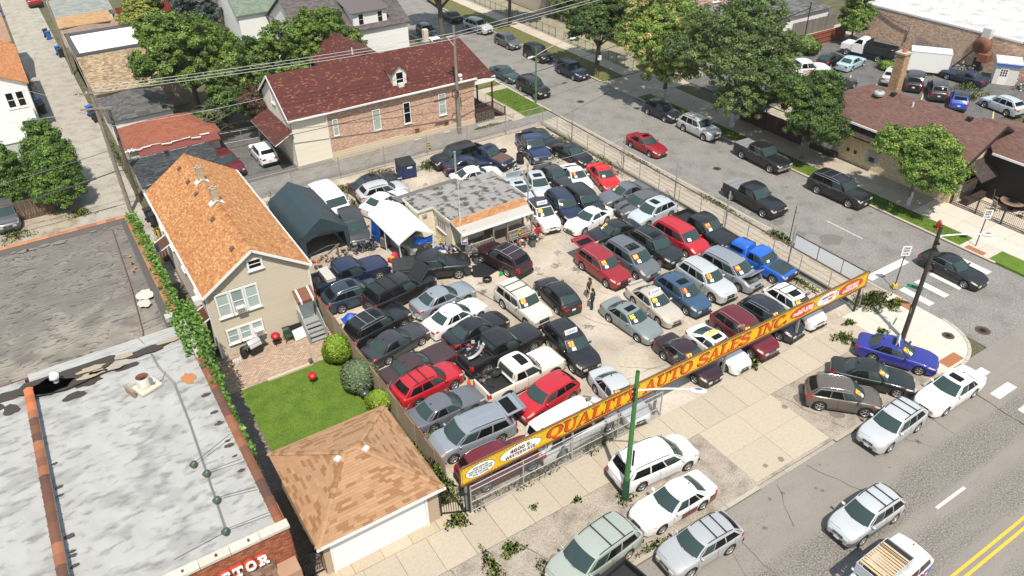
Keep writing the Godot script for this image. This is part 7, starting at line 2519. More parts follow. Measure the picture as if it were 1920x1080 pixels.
func _far_houses() -> void:
	var white:=mat(0.74,0.74,0.72,0.75)
	var wcol:=Color(0.76,0.76,0.74)
	var o:Node3D
	var g:Geo
	var bl:=[Color(0.035,0.037,0.042),Color(0.05,0.052,0.058),Color(0.027,0.028,0.032),Color(0.065,0.067,0.072)]
	o=house("alley_garage","black shingled low garage beside the tan house's rear gable","garage",5.2,-73.6,11.9,-67.3,2.6,white,bl,"gable_x",3.1,0.25,"garages along the alley",0.35)
	part(o,"roof_vent",bx(V(8.2,3.2,-72.0),V(0.35,0.2,0.35)),trim)
	o=house("alley_garage","brick red hip roofed garage between two dark garages","garage",5.5,-81.8,13.7,-76.0,2.6,mat(0.6,0.58,0.54,0.85),[Color(0.25,0.085,0.05),Color(0.27,0.095,0.055),Color(0.23,0.075,0.045)],"hip",4.0,0.3,"garages along the alley",0.35)
	g=Geo.new()
	g.quad(V(6.2,2.3,-74.4),V(13.6,2.3,-74.4),V(13.6,2.62,-75.6),V(6.2,2.62,-75.6))
	g.box(V(9.9,2.2,-75.0),V(7.4,0.1,1.2))
	part(o,"red_lean_to",g,mat(0.17,0.045,0.035,0.85))
	R.seed=61
	g=Geo.new()
	for k in 9:
		g.box(V(5.2+k*0.9,2.75,-75.3+rf(-0.4,0.4)),V(0.9,0.06,0.12),Color.WHITE,Basis(Vector3.UP,rf(-0.4,0.4)))
	for k in 3:
		g.box(V(5.6,2.9,-75.0),V(1.0 - k*0.1,0.06,0.08),Color.WHITE,Basis(Vector3.UP,k*1.1))
	one("scrap_boards","white broken boards lying along the black garage's roof edge","boards",g,white)
	house("alley_garage","dark grey garage with a worn felt hip roof below the tan brick building","garage",5.3,-91.6,11.4,-84.6,2.6,white,[Color(0.085,0.085,0.085),Color(0.11,0.11,0.108),Color(0.07,0.07,0.07)],"hip",4.1,0.25,"garages along the alley",0.5)
	o=thing("membrane_building","flat building with a bright white membrane roof above a tan pebbled slope","building",Vector3.ZERO)
	shell(o,"wall",5.3,-113.2,14.6,-92.6,2.9,mat(0.4,0.33,0.24,0.9))
	shell(o,"upper_wall",5.3,-113.2,14.6,-103.2,4.1,mat(0.4,0.33,0.24,0.9))
	part(o,"membrane",block(5.7,-112.8,14.2,-103.6,4.0,4.16),mat(0.82,0.82,0.81,0.6))
	g=Geo.new()
	g.box(V(9.95,4.3,-103.35),V(9.5,0.34,0.45))
	g.box(V(9.95,4.3,-113.05),V(9.5,0.34,0.45))
	g.box(V(5.45,4.3,-108.2),V(0.45,0.34,9.4))
	part(o,"parapet",g,mat(0.075,0.075,0.08,0.8))
	var ts:=[[V(5.1,2.95,-92.4),V(14.8,2.95,-92.4),V(14.8,4.15,-103.1),V(5.1,4.15,-103.1)]]
	roof_deck(o,"apron_roof",ts,0.1,mat(0.3,0.24,0.16,0.9))
	R.seed=62
	shingled(o,ts,0.28,0.32,[Color(0.42,0.33,0.19),Color(0.33,0.25,0.155),Color(0.24,0.175,0.12),Color(0.46,0.38,0.24),Color(0.36,0.25,0.17)],0,0.05)
	house("alley_garage","small dusty brown hip roof beyond the white membrane roof","garage",5.6,-122.4,11.2,-116.5,2.6,mat(0.5,0.45,0.38,0.9),[Color(0.24,0.17,0.13),Color(0.28,0.2,0.155)],"hip",3.6,0.3,"garages along the alley",0.5)
	house("alley_garage","tan gabled garage across the top of the alley row","garage",5.4,-129.2,12.0,-124.0,2.7,mat(0.5,0.45,0.38,0.9),[Color(0.36,0.22,0.115),Color(0.40,0.25,0.13)],"gable_x",3.4,0.3,"garages along the alley",0.5)
	house("alley_garage","grey green roofed garage at the top of the alley row","garage",5.6,-140.0,13.0,-130.2,2.7,white,[Color(0.22,0.235,0.22),Color(0.26,0.275,0.26)],"gable_x",3.9,0.3,"garages along the alley",0.6)
	house("small_shed","little gabled shed with a dark opening near the yellow tree","shed",11.6,-121.6,13.8,-118.0,2.6,mat(0.4,0.34,0.27,0.9),[Color(0.26,0.18,0.14),Color(0.3,0.21,0.16)],"gable_z",3.9,0.25,"",0.5)
	one("red_fence","dark red fence at the top left behind the garages","fence",bx(V(18,0.9,-134),V(8.0,1.8,0.1)),mat(0.2,0.03,0.03,0.8))
	o=house("white_house","white clapboard house with an orange roof left of the alley","house",-9.0,-108.0,-0.7,-92.8,5.5,white,[Color(0.46,0.19,0.075),Color(0.50,0.22,0.09),Color(0.40,0.16,0.06)],"gable_z",7.6,0.3,"",0.35)
	stuff(o,"clapboards",siding(wallX(V(-9.0,0,-92.78),"+z"),8.3,2.4,func(x):return 5.5+minf(x,8.3 - x)/4.15*2.0,0.16,wcol),vmat(0.7))
	window(o,wallX(V(-2.55,3.2,-92.74),"+z"),0.62,1.5,2,glass_dark,0.14)
	window(o,wallX(V(-1.6,3.2,-92.74),"+z"),0.62,1.5,2,glass_dark,0.14)
	g=Geo.new()
	g.quad(V(-9.0,2.0,-85.8),V(-0.9,2.0,-85.8),V(-0.9,2.9,-92.7),V(-9.0,2.9,-92.7))
	g.box(V(-4.95,1.0,-89.2),V(8.0,2.0,6.6))
	part(o,"rear_lean_to",g,surf(75,[[0.0,0.38,0.43,0.36],[0.5,0.48,0.53,0.45],[1.0,0.56,0.6,0.52]],0.3,[],1.0))
	house("white_house","white house with a brown and white roof behind the orange roofed one","house",-9.0,-122.0,-0.9,-110.4,5.4,white,[Color(0.3,0.19,0.13),Color(0.34,0.22,0.15)],"gable_x",7.4,0.3,"",0.4)
	o=house("white_house","white house with a charcoal roof and a wide two window dormer","house",28.2,-102.4,41.6,-89.6,5.5,white,[Color(0.105,0.09,0.09),Color(0.13,0.112,0.11),Color(0.085,0.073,0.073)],"gable_x",9.0,0.35,"",0.45)
	stuff(o,"clapboards",siding(wallX(V(28.2,0,-89.58),"+z"),13.4,0.2,func(_x):return 5.5,0.15,wcol),vmat(0.7))
	var dr:=part(o,"dormer",bx(V(36.9,6.4,-92.0),V(4.4,2.0,4.0)),white)
	g=Geo.new()
	g.quad(V(34.4,7.4,-89.7),V(39.4,7.4,-89.7),V(39.4,8.3,-95.5),V(34.4,8.3,-95.5))
	g.quad(V(34.4,7.3,-89.7),V(39.4,7.3,-89.7),V(39.4,7.4,-89.7),V(34.4,7.4,-89.7))
	part(dr,"dormer_roof",g,mat(0.12,0.1,0.1,0.9))
	for x in [35.7,38.2]:
		part(dr,"window_frame",bx(V(x,6.5,-89.97),V(0.8,1.3,0.06)),white_trim)
		for k in 2:
			part(dr,"pane",bx(V(x,6.2+k*0.62,-89.93),V(0.56,0.54,0.04)),glass_dark)
	window(o,wallX(V(31.4,1.8,-89.55),"+z"),0.8,1.3,2,glass_dark,0.1)
	o=house("white_house","white house with a pale green shingle roof at the top","house",24.4,-112.5,37.0,-98.4 - 4.4,6.0,white,[Color(0.155,0.20,0.15),Color(0.18,0.225,0.175),Color(0.14,0.18,0.135)],"gable_x",10.0,0.3,"",0.4)
	stuff(o,"clapboards",siding(wallX(V(24.38,0,-112.5),"-x"),9.7,0.2,func(x):return 6.0+minf(x,9.7 - x)/4.85*3.9,0.15,wcol),vmat(0.7))
	o=house("pink_house","house faced in mottled pink stone with white framed double windows","house",68.4,-90.0,89.0,-78.0,7.0,mat(0.5,0.36,0.31,0.9),[Color(0.12,0.12,0.12),Color(0.15,0.15,0.15)],"hip",9.4,0.3,"",0.5)
	R.seed=63
	stuff(o,"stones",bricks(wallX(V(68.4,0,-77.96),"+z"),20.6,0.0,func(_x):return 6.9,[Color(0.56,0.38,0.32),Color(0.62,0.47,0.41),Color(0.46,0.29,0.24),Color(0.6,0.43,0.37),Color(0.34,0.22,0.18)],[],0.55,0.14),vmat(0.9))
	stuff(o,"stones",bricks(wallX(V(68.38,0,-90.0),"-x"),12.0,0.0,func(_x):return 6.9,[Color(0.56,0.38,0.32),Color(0.62,0.47,0.41),Color(0.46,0.29,0.24)],[],0.55,0.14),vmat(0.9))
	for x in [72.9,74.0,83.2]:
		window(o,wallX(V(x,3.95,-77.93),"+z"),0.85,1.9,2,mat(0.09,0.1,0.1,0.1),0.18)
	window(o,wallX(V(78.5,3.4,-77.93),"+z"),0.9,1.6,1,white,0.14)
	house("tan_flats","pale two storey block behind the far pavement at the top","house",68.5,-118.0,84.0,-98.0,5.6,mat(0.5,0.42,0.34,0.9),[Color(0.2,0.13,0.1),Color(0.23,0.15,0.12)],"hip",7.6,0.3,"",0.5)
	house("porch_block","low grey shingled block in front of the pink stone house","house",69.0,-77.9,87.5,-72.0,3.0,mat(0.45,0.36,0.3,0.9),[Color(0.165,0.168,0.175),Color(0.185,0.188,0.195),Color(0.15,0.152,0.158)],"gable_x",4.3,0.4,"",0.4)
	house("white_garage","white garage with a weathered dark grey hip roof by the plank fence","garage",86.9,-78.5,97.0,-69.6,2.8,white,[Color(0.10,0.10,0.105),Color(0.14,0.14,0.142),Color(0.075,0.075,0.078)],"hip",4.4,0.3,"",0.6)
	R.seed=207
	o=thing("tavern","yellow brick tavern with a long brown shingle roof and a tall brick chimney","tavern",Vector3.ZERO)
	shell(o,"wall_core",63.25,-44.6,70.6,-29.6,4.1,mat(0.5,0.39,0.22,0.95))
	var yc:=[Color(0.66,0.53,0.33),Color(0.70,0.57,0.36),Color(0.62,0.49,0.3),Color(0.72,0.6,0.4)]
	stuff(o,"bricks",bricks(wallX(V(63.22,0,-44.6),"-x"),15.0,0.0,func(_x):return 4.1,yc,[[4.4,2.5,8.6,3.85],[6.6,0.6,7.8,1.9],[1.0,0.0,3.4,1.3]],0.22,0.08),vmat(0.92))
	stuff(o,"bricks",bricks(wallX(V(63.25,0,-29.58),"+z"),7.3,0.0,func(x):return 4.1+minf(x,7.35 - x)*0.55,yc,[],0.22,0.08),vmat(0.92))
	var A:=V(62.6,4.1,-45.2)
	var B:=V(62.6,4.1,-28.7)
	var Rg:=V(66.9,6.35,-28.7)
	var Rl:=V(66.9,6.35,-41.4)
	var C:=V(71.2,4.1,-28.7)
	var D:=V(71.2,4.1,-45.2)
	var rs:=[[A,B,Rg,Rl],[D,A,Rl,Rl],[C,D,Rl,Rg]]
	roof_deck(o,"roof",rs,0.12,mat(0.14,0.075,0.062,0.9))
	var bc:=[Color(0.145,0.078,0.066),Color(0.16,0.087,0.073),Color(0.132,0.07,0.059),Color(0.17,0.095,0.08)]
	shingled(o,rs,0.15,0.3,bc)
	var rs2:=[[V(66.2,4.3,-28.7),V(66.2,4.3,-16.0),V(70.2,6.3,-16.0),V(68.4,6.0,-31.5)],[V(74.4,4.3,-16.0),V(74.4,4.3,-31.0),V(68.4,6.0,-31.5),V(70.2,6.3,-16.0)]]
	roof_deck(o,"wing_roof",rs2,0.12,mat(0.14,0.075,0.062,0.9))
	shingled(o,rs2,0.15,0.3,bc)
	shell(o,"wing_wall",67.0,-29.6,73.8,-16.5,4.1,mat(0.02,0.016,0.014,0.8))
	g=Geo.new()
	g.box(V(62.56,4.03,-36.95),V(0.1,0.18,16.5))
	g.box(V(66.16,4.22,-22.3),V(0.1,0.18,12.8))
	part(o,"gutter",g,white_trim)
	var blk:=mat(0.018,0.014,0.013,0.6)
	g=Geo.new()
	g.beam(V(62.5,4.1,-28.62),V(66.9,6.42,-28.62),0.1,0.24)
	g.beam(V(71.2,4.1,-28.62),V(66.9,6.42,-28.62),0.1,0.24)
	part(o,"rake_board",g,blk)
	var aws:=[[V(64.3,2.35,-27.9),V(69.6,2.35,-27.9),V(69.6,3.5,-29.5),V(64.3,3.5,-29.5)]]
	roof_deck(o,"entry_awning",aws,0.1,blk)
	shingled(o,aws,0.18,0.3,[Color(0.05,0.036,0.034),Color(0.065,0.048,0.045)])
	part(o,"dark_windows",bx(V(66.4,2.1,-29.5),V(5.0,0.9,0.1)),glass_dark)
	g=Geo.new()
	for j in 5:
		for k in 7:
			g.box(V(64.0+k*0.72+(0.3 if j % 2 else 0.0),0.15+j*0.27,-29.52),V(0.7,0.25,0.12),jit(pick([Color(0.55,0.47,0.36),Color(0.5,0.42,0.32),Color(0.6,0.54,0.44),Color(0.42,0.33,0.25)]),0.1))
	stuff(o,"stone_veneer",g,vmat(0.9))
	part(o,"planter",bx(V(65.4,0.35,-28.6),V(2.7,0.55,0.6)),mat(0.045,0.025,0.022,0.7))
	g=Geo.new()
	g.box(V(68.6,1.0,-28.4),V(2.0,2.0,1.6))
	g.beam(V(68.0,2.3,-28.6),V(68.0,0.9,-26.4),0.08,0.4)
	g.beam(V(69.6,2.3,-28.6),V(69.6,0.9,-26.4),0.08,0.4)
	for k in 4:
		g.box(V(68.8,0.72 - k*0.18,-27.3+k*0.3),V(1.6,0.06,0.32))
	part(o,"entry_stairs",g,mat(0.028,0.02,0.018,0.7))
	part(o,"dark_windows",bx(V(63.3,3.1,-38.1),V(0.2,1.3,4.0)),glass_dark)
	var sa:=[[V(62.3,3.0,-40.4),V(62.3,3.0,-35.8),V(63.2,3.75,-35.8),V(63.2,3.75,-40.4)]]
	roof_deck(o,"window_awning",sa,0.06,blk)
	shingled(o,sa,0.2,0.3,[Color(0.05,0.036,0.034),Color(0.065,0.048,0.045)])
	for q in [[-37.4,0.7,5,5,0.22],[-42.4,0.2,9,5,0.24]]:
		var bk:=[]
		for i in q[2]:
			for j in q[3]:
				var b:=Geo.new()
				b.box(V(63.2,q[1]+(j+0.5)*q[4],q[0]+(i - q[2]/2.0+0.5)*q[4]),V(0.08,q[4] - 0.03,q[4] - 0.03))
				bk.append(b)
		var fr:=Geo.new()
		fr.box(V(63.225,q[1]+q[3]*q[4]/2,q[0]),V(0.06,q[3]*q[4]+0.1,q[2]*q[4]+0.1))
		var bf:=part(o,"glass_block_window",fr,mat(0.5,0.48,0.42,0.8))
		for b in bk:
			part(bf,"glass_block",b,mat(0.3,0.34,0.33,0.15))
	part(o,"vent_hatch",bx(V(63.14,1.1,-37.4),V(0.05,0.42,0.5)),trim)
	for z in [-39.2,-40.0]:
		part(o,"wall_vent",bx(V(63.2,1.15,z),V(0.06,0.34,0.3)),trim)
	part(o,"planter",bx(V(62.9,0.25,-42.4),V(0.5,0.5,3.0)),mat(0.035,0.022,0.02,0.7))
	g=Geo.new()
	stuff(o,"bricks",bricks(Transform3D(Basis(Vector3.BACK,Vector3.UP,Vector3.LEFT),V(70.3,4.3,-42.0)),0.9,0.0,func(_x):return 4.2,[Color(0.40,0.27,0.15),Color(0.34,0.21,0.12),Color(0.46,0.32,0.19)],[],0.22,0.08),vmat(0.92))
	stuff(o,"bricks",bricks(wallX(V(70.3,4.3,-41.08),"+z"),0.9,0.0,func(_x):return 4.2,[Color(0.42,0.29,0.17),Color(0.36,0.23,0.13),Color(0.48,0.34,0.2)],[],0.22,0.08),vmat(0.92))
	var chn:=part(o,"chimney",block(70.31,-41.99,71.2,-41.09,3.8,8.5),mat(0.36,0.25,0.15,0.95))
	part(chn,"cap",block(70.2,-42.1,71.3,-40.98,8.5,8.65),mat(0.42,0.38,0.3,0.9))
	g=Geo.new()
	g.lathe([[0.22,8.6],[0.22,9.0],[0.17,9.0],[0.17,8.7]],10,Color.WHITE,Transform3D(Basis(),V(70.75,0,-41.5)))
	part(chn,"flue",g,mat(0.45,0.16,0.08,0.8))
	g=Geo.new()
	g.lathe([[0.45,0.0],[0.5,0.15],[0.5,0.28],[0.35,0.42],[0.0,0.48]],14,Color.WHITE,Transform3D(Basis(),V(65.9,5.9,-40.0)))
	part(o,"roof_fan",g,mat(0.33,0.37,0.35,0.5))
	for q in [[66.4,6.1,-38.9],[66.5,6.15,-31.6]]:
		part(o,"roof_vent",bx(V(q[0],q[1]+0.15,q[2]),V(0.4,0.3,0.4)),trim)
	g=Geo.new()
	g.tube([V(66.0,5.8,-36.6),V(66.0,6.3,-36.6)],0.1,8)
	part(o,"vent_pipe",g,mat(0.6,0.6,0.58,0.5))
	R.seed=208
	o=thing("brick_warehouse","large tan brick warehouse with a silvery flat roof along the parking lot","warehouse",Vector3.ZERO)
	var bw:=surf(76,[[0.0,0.27,0.165,0.11],[0.4,0.38,0.24,0.16],[0.7,0.44,0.29,0.20],[1.0,0.52,0.38,0.28]],0.5,[[0.0,0.7,0.66,0.62],[0.5,0.92,0.9,0.88],[1,1,1,1]],0.06,0.95,0.0,V(1,3.5,1))
	shell(o,"wall",98.0,-66.5,150.0,-10.0,4.0,bw)
	var bl2:=bricks(wallX(V(97.98,0,-66.5),"-x"),40.0,0.0,func(_x):return 4.0,[Color(0.56,0.39,0.28),Color(0.62,0.44,0.33),Color(0.50,0.33,0.23),Color(0.66,0.50,0.39)],[],0.3,0.13)
	stuff(o,"bricks",bl2,vmat(0.93))
	part(o,"roof_coating",block(98.3,-66.2,150.0,-10.3,3.9,4.08),surf(77,[[0.0,0.33,0.33,0.32],[0.45,0.55,0.55,0.54],[1.0,0.7,0.7,0.68]],0.12,[[0.0,0.6,0.6,0.6],[0.5,0.95,0.95,0.95],[1,1,1,1]],0.05))
	g=Geo.new()
	g.box(V(98.1,4.1,-55.0),V(0.4,0.24,23.0),Color(0.68,0.68,0.66))
	g.box(V(98.05,4.1,-31.0),V(0.3,0.26,25.0),Color(0.06,0.06,0.06))
	part(o,"parapet_cap",g,vmat(0.8))
	g=Geo.new()
	g.lathe([[0.9,-0.5],[1.0,0.0],[0.9,0.5],[0.0,0.55]],16,Color.WHITE,Transform3D(Basis(Vector3.BACK,1.57),V(97.2,2.9,-47.6)))
	g.box(V(97.0,1.7,-46.8),V(1.2,0.9,1.2))
	part(o,"extractor_fan",g,mat(0.2,0.075,0.045,0.8))
	part(o,"duct_hood",bx(V(97.7,4.3,-47.6),V(1.0,1.2,1.0)),mat(0.55,0.55,0.55,0.5))
	g=Geo.new()
	g.box(V(96.9,0.7,-47.4),V(0.5,1.6,0.8))
	g.beam(V(96.4,2.4,-48.0),V(95.6,0.0,-49.6),0.14,0.14)
	part(o,"fan_support",g,trim)
	g=Geo.new()
	g.tube([V(97.9,3.6,-63),V(97.8,2.9,-59.6),V(97.8,2.6,-57.6),V(97.85,0.6,-57.8)],0.06,5)
	part(o,"conduit",g,mat(0.1,0.08,0.07,0.7))
	o=thing("box_trailer","plain white box trailer in the weeds before the warehouse","trailer",V(91.6,0,-50.4),0.6)
	part(o,"box",bx(V(0,1.5,0),V(2.3,2.3,4.4)),mat(0.74,0.75,0.73,0.6))
	part(o,"roof_panel",bx(V(0,2.67,0),V(2.36,0.06,4.46)),mat(0.6,0.62,0.61,0.6))
	g=Geo.new()
	g.box(V(1.16,1.4,-1.2),V(0.02,1.9,0.9))
	g.box(V(0,0.3,0),V(1.9,0.2,4.4))
	part(o,"chassis",g,mat(0.3,0.3,0.3,0.7))
	o=thing("white_shed","little white shed with a nine pane door and red marks on its roof","shed",V(95.9,0,-43.4),0.55)
	part(o,"wall",bx(V(0,1.2,0),V(2.6,2.4,2.4)),mat(0.62,0.61,0.58,0.8))
	part(o,"roof",bx(V(0,2.5,0),V(2.9,0.14,2.7)),surf(78,[[0.0,0.7,0.7,0.68],[0.6,0.72,0.7,0.68],[0.66,0.55,0.16,0.13],[1.0,0.5,0.1,0.08]],0.5,[],1.0))
	part(o,"blue_sheet",bx(V(-0.15,2.36,0.02),V(2.75,0.2,2.72)),mat(0.01,0.12,0.5,0.5))
	var dd:=part(o,"door",bx(V(-1.31,1.0,-0.3),V(0.05,2.0,0.9)),white)
	for i in 3:
		for j in 3:
			part(dd,"pane",bx(V(-1.34,1.1+i*0.28,-0.55+j*0.25),V(0.02,0.2,0.17)),glass_dark)

func _buildings() -> void:
	white_trim=mat(0.76,0.76,0.74,0.6)
	_tan_house()
	_garage()
	_brick_house()
	_left_buildings()
	_office()
	_shelters()
	_far_houses()

# ---------------------------------------------------------------- sign,fences,poles
func oval(rx:float,ry:float,z:float) -> Geo:
	var g:=Geo.new()
	var P:=[]
	for k in 28:
		var a:=TAU*k/28
		P.append(V(cos(a)*rx,sin(a)*ry,z))
	for k in 28:
		g.tri(V(0,0,z),P[k],P[(k+1) % 28])
		g.quad(P[k] - V(0,0,0.01),P[(k+1) % 28] - V(0,0,0.01),P[(k+1) % 28],P[k])
	return g

func _sign() -> void:
	R.seed=301
	var x0:=11.72
	var x1:=43.7
	var o:=thing("billboard_sign","long yellow sign board lettered QUALITY AUTO SALES INC. over the front fence","sign",V(0,2.73,-23.86))
	var panels:=13
	var yel:=surf(80,[[0.0,0.66,0.40,0.006],[0.5,0.72,0.46,0.008],[1.0,0.76,0.50,0.015]],0.25,[[0.0,0.86,0.84,0.8],[0.5,1,1,1],[1,1,1,1]],0.2,0.5)
	for k in panels:
		part(o,"panel",block(x0+k*(x1 - x0)/panels+0.004,-0.05,x0+(k+1)*(x1 - x0)/panels - 0.004,0.0,-0.56,0.56),yel)
	var g:=Geo.new()
	g.box(V((x0+x1)/2,-0.60,-0.06),V(x1 - x0,0.14,0.16),Color(0.17,0.06,0.03))
	g.box(V((x0+x1)/2,0.585,-0.05),V(x1 - x0,0.05,0.12),Color(0.16,0.07,0.03))
	g.box(V(x1+0.02,0,-0.04),V(0.05,1.24,0.12),Color(0.16,0.07,0.03))
	g.box(V(x0 - 0.02,0,-0.04),V(0.05,1.24,0.12),Color(0.16,0.07,0.03))
	part(o,"frame",g,vmat(0.8))
	g=Geo.new()
	var x:=x0+0.1
	while x < x1 - 0.1:
		for y in [-0.47,0.48]:
			g.box(V(x,y,0.004),V(0.11,0.022,0.006))
		x+=0.19
	for k in 6:
		g.box(V(x0+0.09,-0.4+k*0.16,0.004),V(0.022,0.1,0.006))
		g.box(V(x1 - 0.09,-0.4+k*0.16,0.004),V(0.022,0.1,0.006))
	part(o,"stitched_border",g,mat(0.03,0.015,0.01,0.7))
	var red:=mat(0.62,0.06,0.012,0.5)
	var blk:=mat(0.02,0.012,0.01,0.6)
	var words:=[["QUALITY",16.95,23.35],["AUTO",23.75,27.5],["SALES",27.95,32.4],["INC.",32.95,35.7]]
	var slant:=Basis(V(1,0,0),V(0.16,1,0),V(0,0,1))
	var width:={"Q":1.15,"I":0.62,"L":0.92,"T":1.0,".":0.3,"N":1.1,"C":1.0}
	for w in words:
		var tot:=0.0
		for ch in w[0]:
			tot+=width.get(ch,1.0)
		var px:float=w[1]
		for ch in w[0]:
			var cw:float=width.get(ch,1.0)/tot*(w[2] - w[1])
			var cx:=px+cw/2
			var hh:=0.14 if ch=="." else (0.88 if ch=="Q" else 0.76)
			var cy:=-0.27 if ch=="." else (-0.04 if ch=="Q" else 0.0)
			var lw:=cw*(0.6 if ch=="." else 0.90)
			lettering(o,"letter_outline",ch,Transform3D(slant,V(cx,cy,0.008)),lw+0.11,hh+0.10,blk,"Droid Serif",true,false,0.012)
			lettering(o,"letter",ch,Transform3D(slant,V(cx,cy,0.02)),lw,hh,red,"Droid Serif",true,false,0.014)
			px+=cw
	var wht:=mat(0.76,0.8,0.8,0.5)
	for q in [[12.87,0.86,0.43,wht],[15.33,1.28,0.44,wht],[37.18,1.16,0.40,red],[39.63,1.10,0.45,wht],[41.98,1.22,0.42,red]]:
		part(o,"oval_outline",oval(q[1]+0.03,q[2]+0.03,0.008),blk,Transform3D(Basis(),V(q[0],0,0)))
		var ov:=part(o,"oval",oval(q[1],q[2],0.018),q[3],Transform3D(Basis(),V(q[0],0,0)))
		match q[0]:
			12.87:
				for t in [["OPEN MON-FRI",0.24,0.9],["9:30 AM TO 7:00 PM",0.08,1.4],["SAT 10 AM TO 5 PM",-0.08,1.34],["SUN. CLOSED",-0.24,0.9]]:
					lettering(ov,"hours_text",t[0],Transform3D(Basis(),V(0,t[1],0.026)),t[2],0.105,mat(0.1,0.08,0.08,0.6),"Droid Sans",true)
			15.33:
				lettering(ov,"address_text","4600 S.",Transform3D(Basis(),V(0,0.15,0.028)),1.35,0.26,mat(0.09,0.02,0.02,0.6),"Droid Sans",true)
				lettering(ov,"address_text","WESTERN AVE.",Transform3D(Basis(),V(0,-0.17,0.028)),1.95,0.22,mat(0.09,0.02,0.02,0.6),"Droid Sans",true)
			37.18:
				lettering(ov,"phone_text","773",Transform3D(slant,V(-0.76,-0.05,0.028)),0.4,0.22,wht,"Droid Sans",true)
				lettering(ov,"phone_text","847-3700",Transform3D(slant,V(0.24,0.0,0.028)),1.5,0.4,wht,"Droid Sans",true)
			39.63:
				for b in [[-0.34,0.14,0.62,0.12,mat(0.015,0.07,0.28,0.5)],[-0.3,-0.1,0.44,0.1,mat(0.45,0.5,0.55,0.5)],[-0.5,-0.27,0.3,0.07,mat(0.75,0.6,0.2,0.5)],[0.24,0.02,0.42,0.46,mat(0.6,0.12,0.03,0.5)],[0.62,0.08,0.34,0.34,mat(0.72,0.6,0.35,0.5)],[0.9,0.02,0.06,0.4,mat(0.02,0.1,0.35,0.5)],[0.24,0.02,0.44,0.1,mat(0.65,0.68,0.7,0.5)]]:
					var c:=Geo.new()
					c.box(V(b[0],b[1],0.022+(0.004 if b[3]==0.1 else 0.0)),V(b[2],b[3],0.01))
					part(ov,"payment_mark",c,b[4])
			41.98:
				lettering(ov,"offer_text","VERY EASY",Transform3D(slant,V(0.08,0.13,0.028)),1.3,0.22,wht,"Droid Sans",true)
				lettering(ov,"offer_text","FINANCING!",Transform3D(slant,V(-0.02,-0.15,0.028)),1.6,0.24,wht,"Droid Sans",true)
	for px in [12.0,18.2,24.9,30.5,37.2,43.4]:
		var c:=Geo.new()
		c.box(V(px,-1.1,-0.12),V(0.14,3.3,0.12))
		part(o,"post",c,mat(0.22,0.22,0.21,0.7) if px < 43 else mat(0.02,0.02,0.02,0.6))
	for px in [19.9,26.2,31.4,37.6]:
		var l:=thing("sign_lamp",{19.9:"small grey floodlight above the letters QUALITY of the long sign",26.2:"small grey floodlight above the letters AUTO of the long sign",31.4:"pair of rusty floodlights above the letters SALES of the long sign",37.6:"small grey floodlight above the phone number oval"}[px],"floodlight",V(px,3.35,-24.05))
		var c:=Geo.new()
		c.tube([V(0,-0.1,0),V(0,0.35,-0.1)],0.02,5)
		c.box(V(0,0.38,-0.05),V(0.3,0.2,0.16),Color.WHITE,Basis(Vector3.RIGHT,0.5))
		part(l,"housing",c,mat(0.13,0.11,0.1,0.7) if px != 31.4 else mat(0.2,0.12,0.09,0.8))
		if px==31.4:
			part(l,"second_lamp",bx(V(0.3,0.3,0.02),V(0.26,0.22,0.2),Color.WHITE,Basis(Vector3.UP,0.7)),mat(0.2,0.12,0.09,0.8))

# chain link: real crossing wires
func chain_link(a:Vector3,b:Vector3,h:float,pitch:=0.085,w:=0.0034) -> Geo:
	var g:=Geo.new()
	var len:=a.distance_to(b)
	var d:=(b - a).normalized()
	var nn:=d.cross(Vector3.UP)*w
	var k:=-h
	while k < len:
		for s in 2:
			var t0:=k if s==0 else k+h
			var t1:=k+h if s==0 else k
			var u0:=clampf(t0,0,len)
			var u1:=clampf(t1,0,len)
			var y0:=(u0 - t0)/(t1 - t0)*h
			var y1:=(u1 - t0)/(t1 - t0)*h
			if absf(u1 - u0) < 0.02:continue
			var p:=a+d*u0+Vector3.UP*y0
			var q:=a+d*u1+Vector3.UP*y1
			var e:=(q - p).normalized().cross(nn.normalized())*w
			g.quad(p - e,q - e,q+e,p+e)
			g.quad(p+nn,q+nn,q - nn,p - nn)
		k+=pitch
	return g

func link_fence(called:String,label:String,a:Vector3,b:Vector3,h:float,step:float,rails:Array,m:Material,group:="",pr:=0.03,wires:=true,pitch:=0.09) -> Node3D:
	var o:=thing(called,label,"fence",Vector3.ZERO,0.0,group)
	var n:=maxi(1,roundi(a.distance_to(b)/step))
	for k in n+1:
		var p:=a.lerp(b,float(k)/n)
		var g:=Geo.new()
		g.tube([p,p+Vector3.UP*(h+0.06)],pr,7)
		part(o,"post",g,m)
	for y in rails:
		var g:=Geo.new()
		g.tube([a+Vector3.UP*y,b+Vector3.UP*y],pr*0.65,6)
		part(o,"rail",g,m)
	if wires:
		stuff(o,"chain_link",chain_link(a,b,h,pitch),mat(0.33,0.33,0.33,0.5,0.4))
	return o

